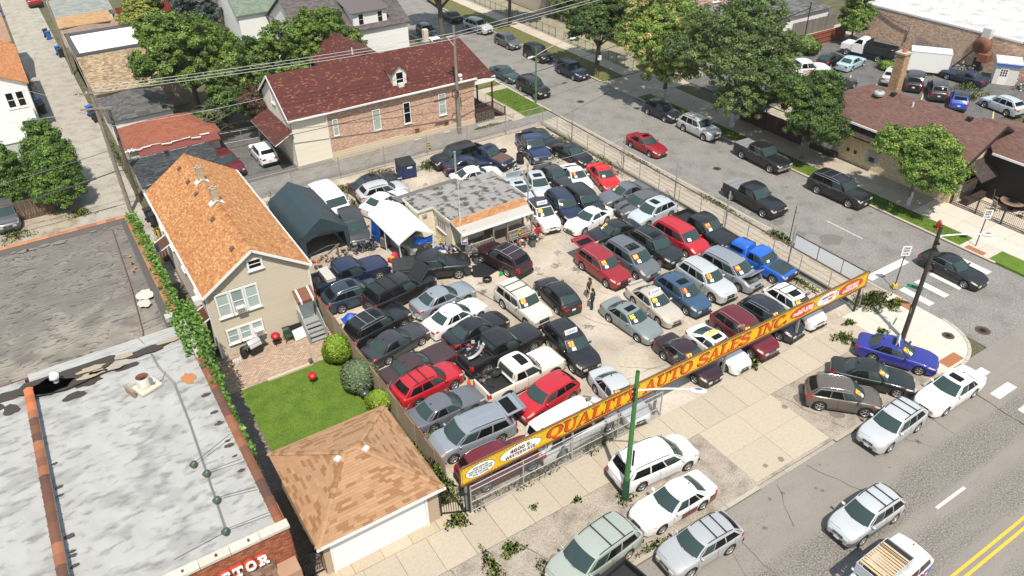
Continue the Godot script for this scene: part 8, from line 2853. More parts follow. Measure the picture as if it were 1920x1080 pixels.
func _fences() -> void:
	R.seed=302
	var galv:=mat(0.42,0.42,0.42,0.45,0.35)
	var old:=mat(0.3,0.29,0.27,0.6,0.2)
	link_fence("front_fence","galvanised chain link fence under the left half of the yellow sign",V(12.15,0,-23.74),V(25.1,0,-23.66),1.95,3.2,[0.08,0.75,1.6,1.95],galv,"",0.045)
	var o:=link_fence("rear_fence","chain link fence with outrigger wires along the rear alley",V(12.4,0,-64.4),V(44.2,0,-63.6),2.1,4.6,[0.1,1.3,2.1],old,"",0.04,true,0.14)
	var g:=Geo.new()
	for k in 7:
		var x:=14.0+k*4.5
		g.beam(V(x,0.2,-64.3),V(x+2.6,1.9,-64.2),0.03,0.03)
	part(o,"brace",g,old)
	o=link_fence("side_fence","chain link fence with a dark top pipe along the side street pavement",V(44.2,0,-63.6),V(43.7,0,-23.9),1.75,2.7,[0.08,0.5,0.9,1.3],old,"",0.03,true,0.14)
	g=Geo.new()
	g.tube([V(44.25,1.95,-63.6),V(44.0,1.95,-40),V(43.75,1.95,-24.0)],0.055,6)
	part(o,"top_pipe",g,mat(0.08,0.055,0.045,0.7))
	for q in [[44.35,-58.6,3.2],[44.3,-50.4,3.6],[44.15,-43.2,3.6],[44.1,-37.1,3.6],[43.95,-30.4,3.7]]:
		g=Geo.new()
		g.tube([V(q[0],0,q[1]),V(q[0],q[2],q[1])],0.065,7)
		part(o,"tall_post",g,mat(0.36,0.36,0.35,0.6,0.2))
	g=Geo.new()
	for k in 12:
		var z:=-60.0+k*3.0
		g.tube([V(44.1,1.9 - (k % 3)*0.3,z),V(43.9+rf(-0.2,0.2),rf(0.6,1.2),z+1.6),V(44.05,rf(1.0,1.8),z+3.2)],0.008,4)
	stuff(o,"loose_wire",g,mat(0.15,0.14,0.13,0.7))
	o=thing("white_panel_board","row of blank white panels along the fence top by the sign's right end","panel",Vector3.ZERO)
	for k in 3:
		part(o,"panel",bx(V(43.84,2.55,-29.1+k*2.1),V(0.04,1.05,2.0)),mat(0.86,0.87,0.87,0.4))
	g=Geo.new()
	for k in 4:
		g.box(V(43.86,2.5,-30.1+k*2.05),V(0.05,1.2,0.05))
	g.box(V(43.84,3.12,-27.0),V(0.06,0.06,6.3))
	part(o,"panel_frame",g,mat(0.1,0.085,0.075,0.7))
	g=Geo.new()
	g.tube([V(44.2,1.5,-30.9),V(44.2,5.0,-30.9)],0.035,6)
	one("black_pole","thin black pole rising behind the white panels","pole",g,trim)
	o=thing("board_fence","weathered tan plywood fence between the yard and the used cars","fence",Vector3.ZERO)
	var z:=-45.2
	var k2:=0
	while z < -26.0:
		part(o,"board",bx(V(11.9+(0.02 if k2 % 2 else 0.0),0.85+rf(-0.04,0.04),z+0.6),V(0.05,1.7,1.19),jit(Color(0.42,0.33,0.23),0.08)),vmat(0.9,0.0,35))
		if k2 % 2==0:
			g=Geo.new()
			g.box(V(11.98,0.95,z),V(0.08,1.9,0.08))
			g.beam(V(12.0,1.7,z),V(12.25,2.1,z),0.03,0.03)
			part(o,"post",g,mat(0.2,0.15,0.11,0.9))
		z+=1.2
		k2+=1
	part(o,"top_rail",bx(V(11.93,1.72,-35.6),V(0.07,0.05,19.2)),mat(0.16,0.08,0.05,0.9))
	var blk:=mat(0.016,0.016,0.016,0.5)
	o=thing("iron_gate","black iron gate between garage and lot fence","gate",V(10.7,0,-24.4),-0.45)
	g=Geo.new()
	for y in [0.2,1.5]:
		g.box(V(0.75,y,0),V(1.5,0.05,0.04))
	part(o,"rail",g,blk)
	for k in 12:
		g=Geo.new()
		g.tube([V(0.05+k*0.125,0.1,0),V(0.05+k*0.125,1.65,0)],0.012,5)
		part(o,"bar",g,blk)
	for x in [0.0,1.5]:
		part(o,"post",bx(V(x,1.0,0),V(0.08,2.0,0.08)),blk)
	o=thing("arched_gate","black iron gate with an arched top in front of the paver passage","gate",V(3.1,0,-24.6),0.0)
	g=Geo.new()
	for y in [0.2,1.15]:
		g.box(V(0.7,y,0),V(1.4,0.05,0.04))
	part(o,"rail",g,blk)
	for q in [0.5,0.36,0.2]:
		var path:=[]
		for k in 13:
			var a:=PI*k/12
			path.append(V(0.7 - cos(a)*q*1.2,1.15+sin(a)*q,0))
		g=Geo.new()
		g.tube(path,0.02,5)
		part(o,"arch",g,blk)
	for k in 11:
		g=Geo.new()
		g.tube([V(0.05+k*0.13,0.1,0),V(0.05+k*0.13,1.15,0)],0.013,5)
		part(o,"bar",g,blk)
	for x in [0.0,1.4]:
		part(o,"post",bx(V(x,1.0,0),V(0.08,2.0,0.08)),blk)
	o=thing("patio_fence","black iron picket fence around the tavern patio","fence",Vector3.ZERO)
	for seg in [[V(63.5,0,-29.4),V(63.5,0,-18.5)]]:
		var a:Vector3=seg[0]
		var b:Vector3=seg[1]
		var n:=5
		for k in n+1:
			g=Geo.new()
			var p:=a.lerp(b,float(k)/n)
			g.box(p+Vector3.UP*0.78,V(0.1,1.56,0.1))
			part(o,"post",g,blk)
		for y in [0.2,0.34,1.2,1.34]:
			g=Geo.new()
			g.beam(a+Vector3.UP*y,b+Vector3.UP*y,0.035,0.035)
			part(o,"rail",g,blk)
		var m:=int(a.distance_to(b)/0.14)
		for k in m:
			g=Geo.new()
			var p:=a.lerp(b,(k+0.5)/m)
			g.box(p+Vector3.UP*0.75,V(0.022,1.3,0.022))
			part(o,"picket",g,blk)
	o=thing("brown_screen_fence","dark brown screen fence under the feathery tree","fence",Vector3.ZERO)
	for k in 5:
		part(o,"panel",bx(V(62.4,0.95,-52.0+k*1.62),V(0.06,1.8,1.6),jit(Color(0.05,0.022,0.018),0.2)),vmat(0.85))
	for z2 in [-52.8,-49.5,-46.0]:
		part(o,"post",bx(V(62.35,1.35,z2),V(0.08,2.7,0.08)),blk)
	part(o,"top_bar",bx(V(62.35,2.65,-49.4),V(0.07,0.07,6.9)),blk)
	struct("beer_garden_floor",block(62.5,-53.0,72.0,-45.3,-0.2,0.1),concrete)
	R.seed=303
	o=thing("plank_fence","grey weathered plank fence before the white garage","fence",Vector3.ZERO)
	for k in 52:
		part(o,"plank",bx(V(89.2+k*0.165,0.95+rf(-0.05,0.05),-69.0+k*0.006),V(0.155,1.9,0.03+rf(0,0.02)),jit(Color(0.17,0.155,0.14),0.18)),vmat(0.95))
	o=thing("red_plank_fence","rust red plank fence at the parking lot's far corner","fence",Vector3.ZERO)
	for k in 40:
		part(o,"plank",bx(V(87.2+k*0.2,0.85,-64.9),V(0.19,1.7,0.03+rf(0,0.02)),jit(Color(0.24,0.065,0.04),0.12)),vmat(0.9))
	for y in [0.3,0.9,1.5]:
		part(o,"rail",bx(V(91.2,y,-64.84),V(8.0,0.09,0.05)),mat(0.27,0.085,0.055,0.9))
	o=thing("red_plank_fence","short red and orange painted fence beside the service pickup","fence",Vector3.ZERO)
	for k in 12:
		part(o,"plank",bx(V(72.2+k*0.2,0.95,-52.6+k*0.15),V(0.03,1.9,0.26),jit(Color(0.36,0.05,0.03),0.12),Basis(Vector3.UP,0.9)),vmat(0.9))
	o=thing("garden_hut","small orange hut with a dark shingle roof under the feathery tree","hut",V(70.2,0,-53.8))
	part(o,"wall",bx(V(0,1.1,0),V(1.6,2.2,1.6)),mat(0.32,0.12,0.045,0.85))
	var hr:=[[V(-1.3,2.1,1.2),V(1.3,2.1,1.2),V(1.3,2.9,0),V(-1.3,2.9,0)],[V(1.3,2.1,-1.2),V(-1.3,2.1,-1.2),V(-1.3,2.9,0),V(1.3,2.9,0)]]
	roof_deck(o,"roof",hr,0.06,trim)
	shingled(o,hr,0.2,0.35,[Color(0.1,0.085,0.075),Color(0.13,0.11,0.1)])
	link_fence("yard_fence","low wire fence behind the white crossover's asphalt yard",V(13.6,0,-78.4),V(19.0,0,-77.6),1.2,2.6,[0.1,1.2],galv,"",0.03,true,0.16)
	link_fence("walk_fence","low chain link fence along the brick house's front path",V(42.2,0,-75.0),V(42.6,0,-66.9),1.1,2.6,[0.1,1.1],galv,"",0.025,true,0.16)
	for q in [["far_fence","black iron fence behind the far pavement by the shady tree",V(63.2,0,-86),V(63.0,0,-71.2)],["far_fence","black iron fence farther up behind the far pavement",V(63.4,0,-112),V(63.2,0,-88)]]:
		link_fence(q[0],q[1],q[2],q[3],1.3,1.6,[0.2,1.2],blk,"iron fences behind the far pavement",0.03,false)
	o=thing("alley_board_fence","dark board fence behind the conical trees","fence",Vector3.ZERO)
	R.seed=305
	for k in 30:
		part(o,"board",bx(V(-8.4+k*0.22,0.9,-72.3),V(0.2,1.8,0.03),jit(Color(0.13,0.09,0.06),0.2)),vmat(0.95))
	o=thing("alley_board_fence","short board fence closing the passage behind the tan house","fence",Vector3.ZERO)
	for k in 8:
		part(o,"board",bx(V(3.0+k*0.22,0.9,-58.3),V(0.2,1.8,0.03),jit(Color(0.12,0.07,0.05),0.2)),vmat(0.95))

func sag(a:Vector3,b:Vector3,s:float) -> Array:
	var P:=[]
	for k in 15:
		var t:=k/14.0
		P.append(a.lerp(b,t) - Vector3.UP*s*4.0*t*(1.0 - t))
	return P

func cobra(o:Node,top:Vector3,dir:Vector3,len:float,rise:float,m:Material,head:Material) -> void:
	var path:=[]
	for k in 8:
		var t:=k/7.0
		path.append(top+dir*len*t+Vector3.UP*rise*sin(t*PI*0.5))
	var g:=Geo.new()
	g.tube(path,0.05,6)
	part(o,"arm",g,m)
	g=Geo.new()
	var X:=Transform3D(Basis(dir,Vector3.UP,dir.cross(Vector3.UP)),path[7]+dir*0.35)
	g.lathe([[0.0,-0.12],[0.13,-0.1],[0.2,0.0],[0.16,0.1],[0.0,0.13]],12,Color.WHITE,X*Transform3D(Basis.from_scale(V(2.2,0.8,1.0)),Vector3.ZERO))
	part(o,"lamp_head",g,head)

func _poles() -> void:
	R.seed=304
	var wood:=surf(85,[[0.0,0.14,0.115,0.09],[0.5,0.27,0.235,0.19],[1.0,0.38,0.34,0.285]],0.7,[[0.0,0.7,0.7,0.7],[1,1,1,1]],0.3,0.95,0.0,V(1,0.15,1))
	var o:=thing("utility_pole","tall weathered wooden utility pole beside the alley at the left","utility pole",V(3.6,0,-68.5))
	var g:=Geo.new()
	g.tube([V(0,-0.1,0),V(0,11.3,0)],0.19,10,Color.WHITE,0.14)
	part(o,"pole",g,wood)
	for y in [10.9,9.6]:
		part(o,"crossarm",bx(V(0,y,0.16),V(0.1,0.12,2.4),Color.WHITE,Basis(Vector3.UP,1.2)),wood)
	for k in 4:
		g=Geo.new()
		g.lathe([[0.05,0.0],[0.06,0.1],[0.03,0.18],[0.0,0.2]],8,Color.WHITE,Transform3D(Basis(),V(-0.9+k*0.6,10.96,0.5 - k*0.25)))
		part(o,"insulator",g,mat(0.5,0.5,0.48,0.3))
	o=thing("utility_pole","second shorter dark pole standing right behind the tall alley pole","utility pole",V(4.6,0,-70.2))
	g=Geo.new()
	g.tube([V(0,-0.1,0),V(0,8.6,0)],0.16,9,Color.WHITE,0.12)
	part(o,"pole",g,mat(0.1,0.08,0.06,0.95))
	o=thing("utility_pole","wooden pole with a cable coil in front of the red roofed brick house","utility pole",V(35.8,0,-66.7))
	g=Geo.new()
	g.tube([V(0,-0.1,0),V(0,11.2,0)],0.18,10,Color.WHITE,0.12)
	part(o,"pole",g,wood)
	g=Geo.new()
	g.beam(V(-0.75,10.15,0),V(0.1,9.0,0),0.08,0.08)
	g.box(V(-0.4,10.2,0),V(0.9,0.1,0.1))
	part(o,"bracket",g,mat(0.5,0.48,0.44,0.8))
	g=Geo.new()
	var ring:=[]
	for k in 25:
		ring.append(V(-0.4+cos(TAU*k/24)*0.36,4.5+sin(TAU*k/24)*0.42,0.25))
	g.tube(ring,0.05,5)
	part(o,"cable_coil",g,trim)
	g=Geo.new()
	g.box(V(0.25,6.3,0.3),V(0.35,0.22,0.3))
	g.box(V(0.3,5.9,0.3),V(0.22,0.25,0.3))
	part(o,"pole_lamp",g,mat(0.7,0.7,0.68,0.4))
	g=Geo.new()
	g.tube([V(0.16,4.0,0.12),V(0.16,0.1,0.12)],0.04,6)
	part(o,"riser_pipe",g,mat(0.3,0.3,0.3,0.6))
	o=thing("utility_pole","pale concrete pole rising behind the trees before the pink stone house","utility pole",V(70.5,0,-71.0))
	g=Geo.new()
	g.tube([V(0,-0.1,0),V(0,11.0,0)],0.17,9,Color.WHITE,0.13)
	part(o,"pole",g,wood)
	g=Geo.new()
	g.lathe([[0.28,0.0],[0.3,0.1],[0.3,0.9],[0.2,1.0]],10,Color.WHITE,Transform3D(Basis(),V(0.45,8.6,0)))
	part(o,"transformer",g,mat(0.45,0.45,0.44,0.5))
	var pale:=mat(0.45,0.45,0.45,0.5)
	var dark:=mat(0.035,0.035,0.035,0.7)
	for q in [["uppermost of the three pale wires crossing above the red roof",V(3.8,11.15,-69.0),V(35.4,10.45,-66.7),V(70.5,11.6,-71.0),0.22],["middle of the three pale wires crossing above the red roof",V(3.9,11.1,-68.4),V(35.2,10.25,-66.4),V(70.5,11.0,-70.6),0.22],["lowest of the three pale wires crossing above the red roof",V(4.0,11.05,-67.8),V(35.0,10.1,-66.1),V(70.6,10.8,-70.3),0.22]]:
		g=Geo.new()
		g.tube(sag(q[1],q[2],q[4]),0.022,4)
		g.tube(sag(q[2],q[3],q[4]),0.022,4)
		one("overhead_wire",q[0],"wire",g,pale)
	g=Geo.new()
	g.tube(sag(V(-7.5,3.1,-68.5),V(3.5,4.0,-68.5),0.15),0.05,5)
	g.tube(sag(V(3.6,4.0,-68.4),V(35.7,4.35,-66.4),0.25),0.035,5)
	g.tube(sag(V(35.8,4.35,-66.4),V(70.5,5.0,-70.6),0.3),0.035,5)
	g.tube([V(0.2,3.62,-68.5),V(1.9,3.8,-68.5)],0.1,6)
	g.tube([V(33.0,4.2,-66.45),V(34.6,4.3,-66.4)],0.09,6)
	one("overhead_cable","thick black cable bundle passing the wooden poles low down","cable",g,dark)
	g=Geo.new()
	g.tube(sag(V(-7.5,5.0,-68.5),V(3.5,5.9,-68.5),0.1),0.03,5)
	g.tube(sag(V(3.6,5.9,-68.4),V(35.7,5.4,-66.4),0.3),0.018,4)
	g.tube(sag(V(35.8,6.0,-66.4),V(70.5,6.6,-70.6),0.3),0.018,4)
	one("overhead_cable","thinner grey cable running above the black bundle","cable",g,mat(0.12,0.12,0.12,0.7))
	g=Geo.new()
	g.tube(sag(V(4.2,8.0,-68.2),V(19.0,6.2,-72.0),0.2),0.018,4)
	one("overhead_wire","single pale wire from the alley pole to the cream gable","wire",g,pale)
	g=Geo.new()
	g.tube(sag(V(3.6,9.9,-68.4),V(-5,7.6,-92.5),0.4),0.016,4)
	g.tube(sag(V(3.6,9.6,-68.4),V(-9,7.0,-80),0.4),0.016,4)
	g.tube(sag(V(3.7,10.2,-68.6),V(4.6,9.5,-111.3),0.4),0.016,4)
	one("overhead_wire","service wires fanning out over the alley from the tall pole","wire",g,pale)
	g=Geo.new()
	g.tube([V(0,-0.1,0),V(0,9.6,0)],0.16,8,Color.WHITE,0.11)
	one("utility_pole","distant wooden pole along the alley garages","utility pole",g,wood,V(4.6,0,-111.3))
	var grn:=mat(0.03,0.13,0.04,0.6)
	o=thing("street_lamp","green painted lamp post with a white curved arm in front of the sign","street lamp",V(19.4,0,-20.0))
	g=Geo.new()
	g.lathe([[0.19,-0.05],[0.19,1.5],[0.17,1.52]],12)
	part(o,"base",g,mat(0.012,0.07,0.035,0.6))
	g=Geo.new()
	g.tube([V(0,1.5,0),V(0,8.9,0)],0.15,12,Color.WHITE,0.10)
	part(o,"pole",g,surf(86,[[0.0,0.035,0.14,0.04],[0.6,0.05,0.19,0.05],[0.75,0.08,0.16,0.06],[1.0,0.16,0.15,0.1]],0.4,[],1.0,0.6))
	cobra(o,V(0,7.7,0),V(0.72,0.0,0.69).normalized(),2.5,0.45,mat(0.6,0.62,0.6,0.4),mat(0.68,0.69,0.68,0.4))
	g=Geo.new()
	for k in 3:
		g.box(V(-0.16,7.9 - k*0.32,0.05),V(0.12,0.16,0.14))
	g.box(V(0.1,3.2,0.2),V(0.06,1.1,0.1))
	part(o,"bracket",g,trim)
	o=thing("street_lamp","dark wooden pole with a white curved lamp arm and street signs at the corner","street lamp",V(43.5,0,-20.2))
	g=Geo.new()
	g.tube([V(0,-0.05,0),V(0,8.6,0)],0.17,12,Color.WHITE,0.11)
	part(o,"pole",g,surf(87,[[0.0,0.02,0.016,0.013],[0.6,0.045,0.036,0.028],[1.0,0.1,0.085,0.06]],0.5,[],1.0,0.85,0.0,V(1,0.2,1)))
	cobra(o,V(0,8.0,0),V(0.75,0.0,0.66).normalized(),2.4,0.3,mat(0.6,0.62,0.6,0.4),mat(0.68,0.69,0.68,0.4))
	g=Geo.new()
	for k in 4:
		g.box(V(0.12*(1 if k % 2 else -1),7.7 - k*0.22,0.12),V(0.1,0.14,0.14))
	part(o,"insulator",g,trim)
	var sg:=mat(0.0,0.28,0.16,0.5)
	var wl:=mat(0.78,0.8,0.78,0.5)
	var X1:=Transform3D(Basis(Vector3.UP,0.35),V(0.55,3.35,0.25))
	var bl:=part(o,"street_name_blade",bx(Vector3.ZERO,V(0.95,0.24,0.02)),sg,X1)
	lettering(bl,"blade_text","W 46th St",Transform3D(Basis(),V(0,0,0.014)),0.8,0.15,wl)
	var X2:=Transform3D(Basis(Vector3.UP,0.35+PI/2),V(0.18,3.9,-0.42))
	g=Geo.new()
	g.box(Vector3.ZERO,V(0.95,0.24,0.02))
	bl=part(o,"street_name_blade",g,sg,X2)
	lettering(bl,"blade_text","S Western Av",Transform3D(Basis(),V(0,0,0.014)),0.85,0.13,wl)
	g=Geo.new()
	g.box(V(0.05,2.35,-0.16),V(0.72,0.72,0.02),Color.WHITE,Basis(Vector3.UP,0.6)*Basis(Vector3.BACK,PI/4))
	g.box(V(0.08,1.45,-0.16),V(0.42,0.4,0.02),Color.WHITE,Basis(Vector3.UP,0.6))
	part(o,"sign_back",g,mat(0.14,0.14,0.14,0.5,0.3))
	o=thing("street_lamp","slim green lamp pole with two arms on the brick house's corner lawn","street lamp",V(47.2,0,-69.3))
	g=Geo.new()
	g.tube([V(0,-0.05,0),V(0,6.2,0)],0.11,9,Color.WHITE,0.08)
	part(o,"pole",g,mat(0.10,0.17,0.07,0.6))
	cobra(o,V(0,5.4,0),V(1,0,-0.05).normalized(),4.8,0.9,mat(0.35,0.3,0.25,0.6),mat(0.7,0.72,0.7,0.4))
	cobra(o,V(0,5.3,0),V(-1,0,0.2).normalized(),0.5,0.1,mat(0.5,0.5,0.48,0.5),mat(0.7,0.72,0.7,0.4))
	for q in [["mast_pole","slim grey pole rising beside the office's porch",31.5,-47.4,5.3,0.05],["mast_pole","short wooden pole behind the office by the white sedan",29.9,-56.9,3.2,0.1]]:
		g=Geo.new()
		g.tube([V(0,0,0),V(0,q[4],0)],q[5],7)
		g.lathe([[0.0,-0.1],[0.12,-0.05],[0.12,0.08],[0.0,0.14]],8,Color.WHITE,Transform3D(Basis(),V(0,q[4],0)))
		one(q[0],q[1],"pole",g,mat(0.3,0.28,0.24,0.7),V(q[2],0,q[3]))
	g=Geo.new()
	g.tube(sag(V(31.5,5.1,-47.4),V(44.3,3.4,-50.4),0.25),0.012,4)
	g.tube(sag(V(31.5,5.1,-47.4),V(22.8,3.4,-51),0.2),0.012,4)
	one("overhead_wire","thin wire from the office pole to the side fence","wire",g,pale)
	for q in [["one way sign on a black post beside the weedy corner",48.3,-24.2,3.3,0.75],["one way sign on a black post in the far verge by the patio fence",58.6,-24.2,3.0,0.75]]:
		o=thing("one_way_sign",q[0],"road sign",V(q[1],0,q[2]),q[4] - 1.35,"one way signs at the corner")
		part(o,"post",bx(V(0,q[3]/2,0),V(0.06,q[3],0.05)),trim)
		var pl:=part(o,"plate",bx(V(0,q[3] - 0.1,0.05),V(0.62,0.8,0.02)),mat(0.74,0.75,0.74,0.5))
		var ink:=mat(0.02,0.02,0.02,0.6)
		lettering(pl,"plate_text","ONE",Transform3D(Basis(),V(0,q[3]+0.13,0.064)),0.42,0.17,ink)
		lettering(pl,"plate_text","WAY",Transform3D(Basis(),V(0,q[3] - 0.09,0.064)),0.44,0.17,ink)
		g=Geo.new()
		g.box(V(-0.05,q[3] - 0.33,0.063),V(0.32,0.06,0.006))
		g.tri(V(0.1,q[3] - 0.25,0.066),V(0.1,q[3] - 0.41,0.066),V(0.24,q[3] - 0.33,0.066))
		g.tri(V(0.24,q[3] - 0.33,0.066),V(0.1,q[3] - 0.41,0.066),V(0.1,q[3] - 0.25,0.066))
		part(pl,"arrow",g,ink)
		g=Geo.new()
		g.box(V(0,0.15,0),V(0.3,0.3,0.3))
		if q[1] < 50:
			part(o,"yellow_foot",g,mat(0.6,0.42,0.03,0.8))
	o=thing("parking_sign","small white street sign on a post at the alley mouth","road sign",V(58.2,0,-71.9),-0.6)
	part(o,"post",bx(V(0,1.3,0),V(0.06,2.6,0.05)),trim)
	part(o,"plate",bx(V(0,2.4,0.05),V(0.45,0.6,0.02)),mat(0.68,0.72,0.76,0.5))
	o=thing("parking_lot_lamp","black pole leaning at the right edge of the tavern roof","lamp post",V(80.0,0,-33.0))
	g=Geo.new()
	g.tube([V(0,0,0),V(0,5.6,0)],0.09,8)
	g.box(V(0.2,5.6,0),V(0.7,0.15,0.3))
	part(o,"pole",g,trim)
	o=thing("security_lamp_pole","black lamp pole with a long arm beside the plank fence","lamp post",V(88.6,0,-66.4))
	g=Geo.new()
	g.tube([V(0,0,0),V(0,5.4,0)],0.07,8)
	g.tube([V(0.2,4.6,0),V(-6.5,4.2,0.6)],0.06,6)
	part(o,"pole",g,trim)
	g=Geo.new()
	g.lathe([[0.0,-0.12],[0.14,0.0],[0.0,0.14]],10,Color.WHITE,Transform3D(Basis(),V(-6.5,4.1,0.6)))
	part(o,"red_ball",g,mat(0.5,0.02,0.03,0.5))
	o=thing("fire_hydrant","red fire hydrant on the grass verge","fire hydrant",V(58.7,0,-27.5))
	g=Geo.new()
	g.lathe([[0.2,0.0],[0.2,0.06],[0.13,0.08],[0.13,0.5],[0.18,0.52],[0.18,0.58],[0.13,0.66],[0.05,0.74],[0.05,0.8],[0.0,0.8]],12)
	part(o,"barrel",g,mat(0.36,0.012,0.015,0.5))
	for s in [Vector3.RIGHT,Vector3.LEFT,Vector3.BACK]:
		g=Geo.new()
		g.tube([V(0,0.42,0),V(0,0.42,0)+s*0.24],0.075,8)
		g.lathe([[0.08,0.0],[0.08,0.05],[0.0,0.05]],8,Color.WHITE,Transform3D(Basis(Quaternion(Vector3.UP,s)),V(0,0.42,0)+s*0.22))
		part(o,"outlet",g,mat(0.36,0.012,0.015,0.5))

# ---------------------------------------------------------------- people
# bones: [a,b,ra,rb,colour]; a smooth union meshed with surface nets
func figure(bones:Array,cell:float,k:float) -> Geo:
	var lo:=Vector3.ONE*1e9
	var hi:=Vector3.ONE*-1e9
	for b in bones:
		for j in 2:
			var r:float=b[2+j]+0.05
			lo=lo.min(b[j] - Vector3.ONE*r)
			hi=hi.max(b[j]+Vector3.ONE*r)
	var nx:=int((hi.x - lo.x)/cell)+2
	var ny:=int((hi.y - lo.y)/cell)+2
	var nz:=int((hi.z - lo.z)/cell)+2
	var F:=PackedFloat32Array()
	F.resize(nx*ny*nz)
	F.fill(1.0)
	for b in bones:
		var a:Vector3=b[0]
		var ab:Vector3=b[1] - a
		var l2:=maxf(ab.length_squared(),1e-6)
		var rm:=maxf(b[2],b[3])+k*1.5+cell
		var l:=((a.min(b[1]) - Vector3.ONE*rm - lo)/cell).floor()
		var h:=((a.max(b[1])+Vector3.ONE*rm - lo)/cell).ceil()
		for z in range(maxi(0,int(l.z)),mini(nz,int(h.z)+1)):
			for y in range(maxi(0,int(l.y)),mini(ny,int(h.y)+1)):
				for x in range(maxi(0,int(l.x)),mini(nx,int(h.x)+1)):
					var p:=lo+V(x,y,z)*cell
					var t:=clampf((p - a).dot(ab)/l2,0,1)
					var d:=p.distance_to(a+ab*t) - lerpf(b[2],b[3],t)
					var i:=x+nx*(y+ny*z)
					var e:=F[i]
					var q:=clampf(0.5+0.5*(e - d)/k,0,1)
					F[i]=lerpf(e,d,q) - k*q*(1.0 - q) if e < 0.9 else minf(d,0.89)
	var V:={}
	var g:=Geo.new()
	var col:=func(p:Vector3) -> Color:
		var best:=1e9
		var c:=Color.WHITE
		for b in bones:
			var ab:Vector3=b[1] - b[0]
			var t:=clampf((p - b[0]).dot(ab)/maxf(ab.length_squared(),1e-6),0,1)
			var d:float=p.distance_to(b[0]+ab*t) - lerpf(b[2],b[3],t)
			if d < best:
				best=d
				c=b[4]
		return c
	for z in nz - 1:
		for y in ny - 1:
			for x in nx - 1:
				var m:=0
				var s:=Vector3.ZERO
				var cnt:=0
				var f:=[]
				for c in 8:
					var q:=F[(x+(c & 1))+nx*((y+((c >> 1) & 1))+ny*(z+(c >> 2)))]
					f.append(q)
					if q < 0:m+=1
				if m==0 or m==8:continue
				for e in [[0,1],[2,3],[4,5],[6,7],[0,2],[1,3],[4,6],[5,7],[0,4],[1,5],[2,6],[3,7]]:
					var u:float=f[e[0]]
					var w:float=f[e[1]]
					if (u < 0) != (w < 0):
						var t:=u/(u - w)
						var pa:=V(e[0] & 1,(e[0] >> 1) & 1,e[0] >> 2)
						var pb:=V(e[1] & 1,(e[1] >> 1) & 1,e[1] >> 2)
						s+=pa.lerp(pb,t)
						cnt+=1
				V[Vector3i(x,y,z)]=lo+(V(x,y,z)+s/cnt)*cell
	for key in V:
		var x:int=key.x
		var y:int=key.y
		var z:int=key.z
		var f0:=F[x+nx*(y+ny*z)]
		var nb:=[[1,0,0,Vector3i(0,-1,0),Vector3i(0,0,-1)],[0,1,0,Vector3i(0,0,-1),Vector3i(-1,0,0)],[0,0,1,Vector3i(-1,0,0),Vector3i(0,-1,0)]]
		for q in nb:
			var xx:int=x+q[0]
			var yy:int=y+q[1]
			var zz:int=z+q[2]
			if xx >= nx or yy >= ny or zz >= nz:continue
			var f1:=F[xx+nx*(yy+ny*zz)]
			if (f0 < 0)==(f1 < 0):continue
			var ka:Vector3i=key+q[3]
			var kb:Vector3i=key+q[3]+q[4]
			var kc:Vector3i=key+q[4]
			if not (V.has(ka) and V.has(kb) and V.has(kc)):continue
			var P:=[V[key],V[ka],V[kb],V[kc]]
			var cc:Color=col.call((P[0]+P[2])/2)
			if f0 < 0:g.quad(P[0],P[1],P[2],P[3],cc)
			else:g.quad(P[0],P[3],P[2],P[1],cc)
	var N:={}
	for i in g.v.size():
		var kk:=Vector3i((g.v[i]*2000).round())
		N[kk]=N.get(kk,Vector3.ZERO)+g.n[i]
	for i in g.v.size():
		g.n[i]=N[Vector3i((g.v[i]*2000).round())].normalized()
	return g

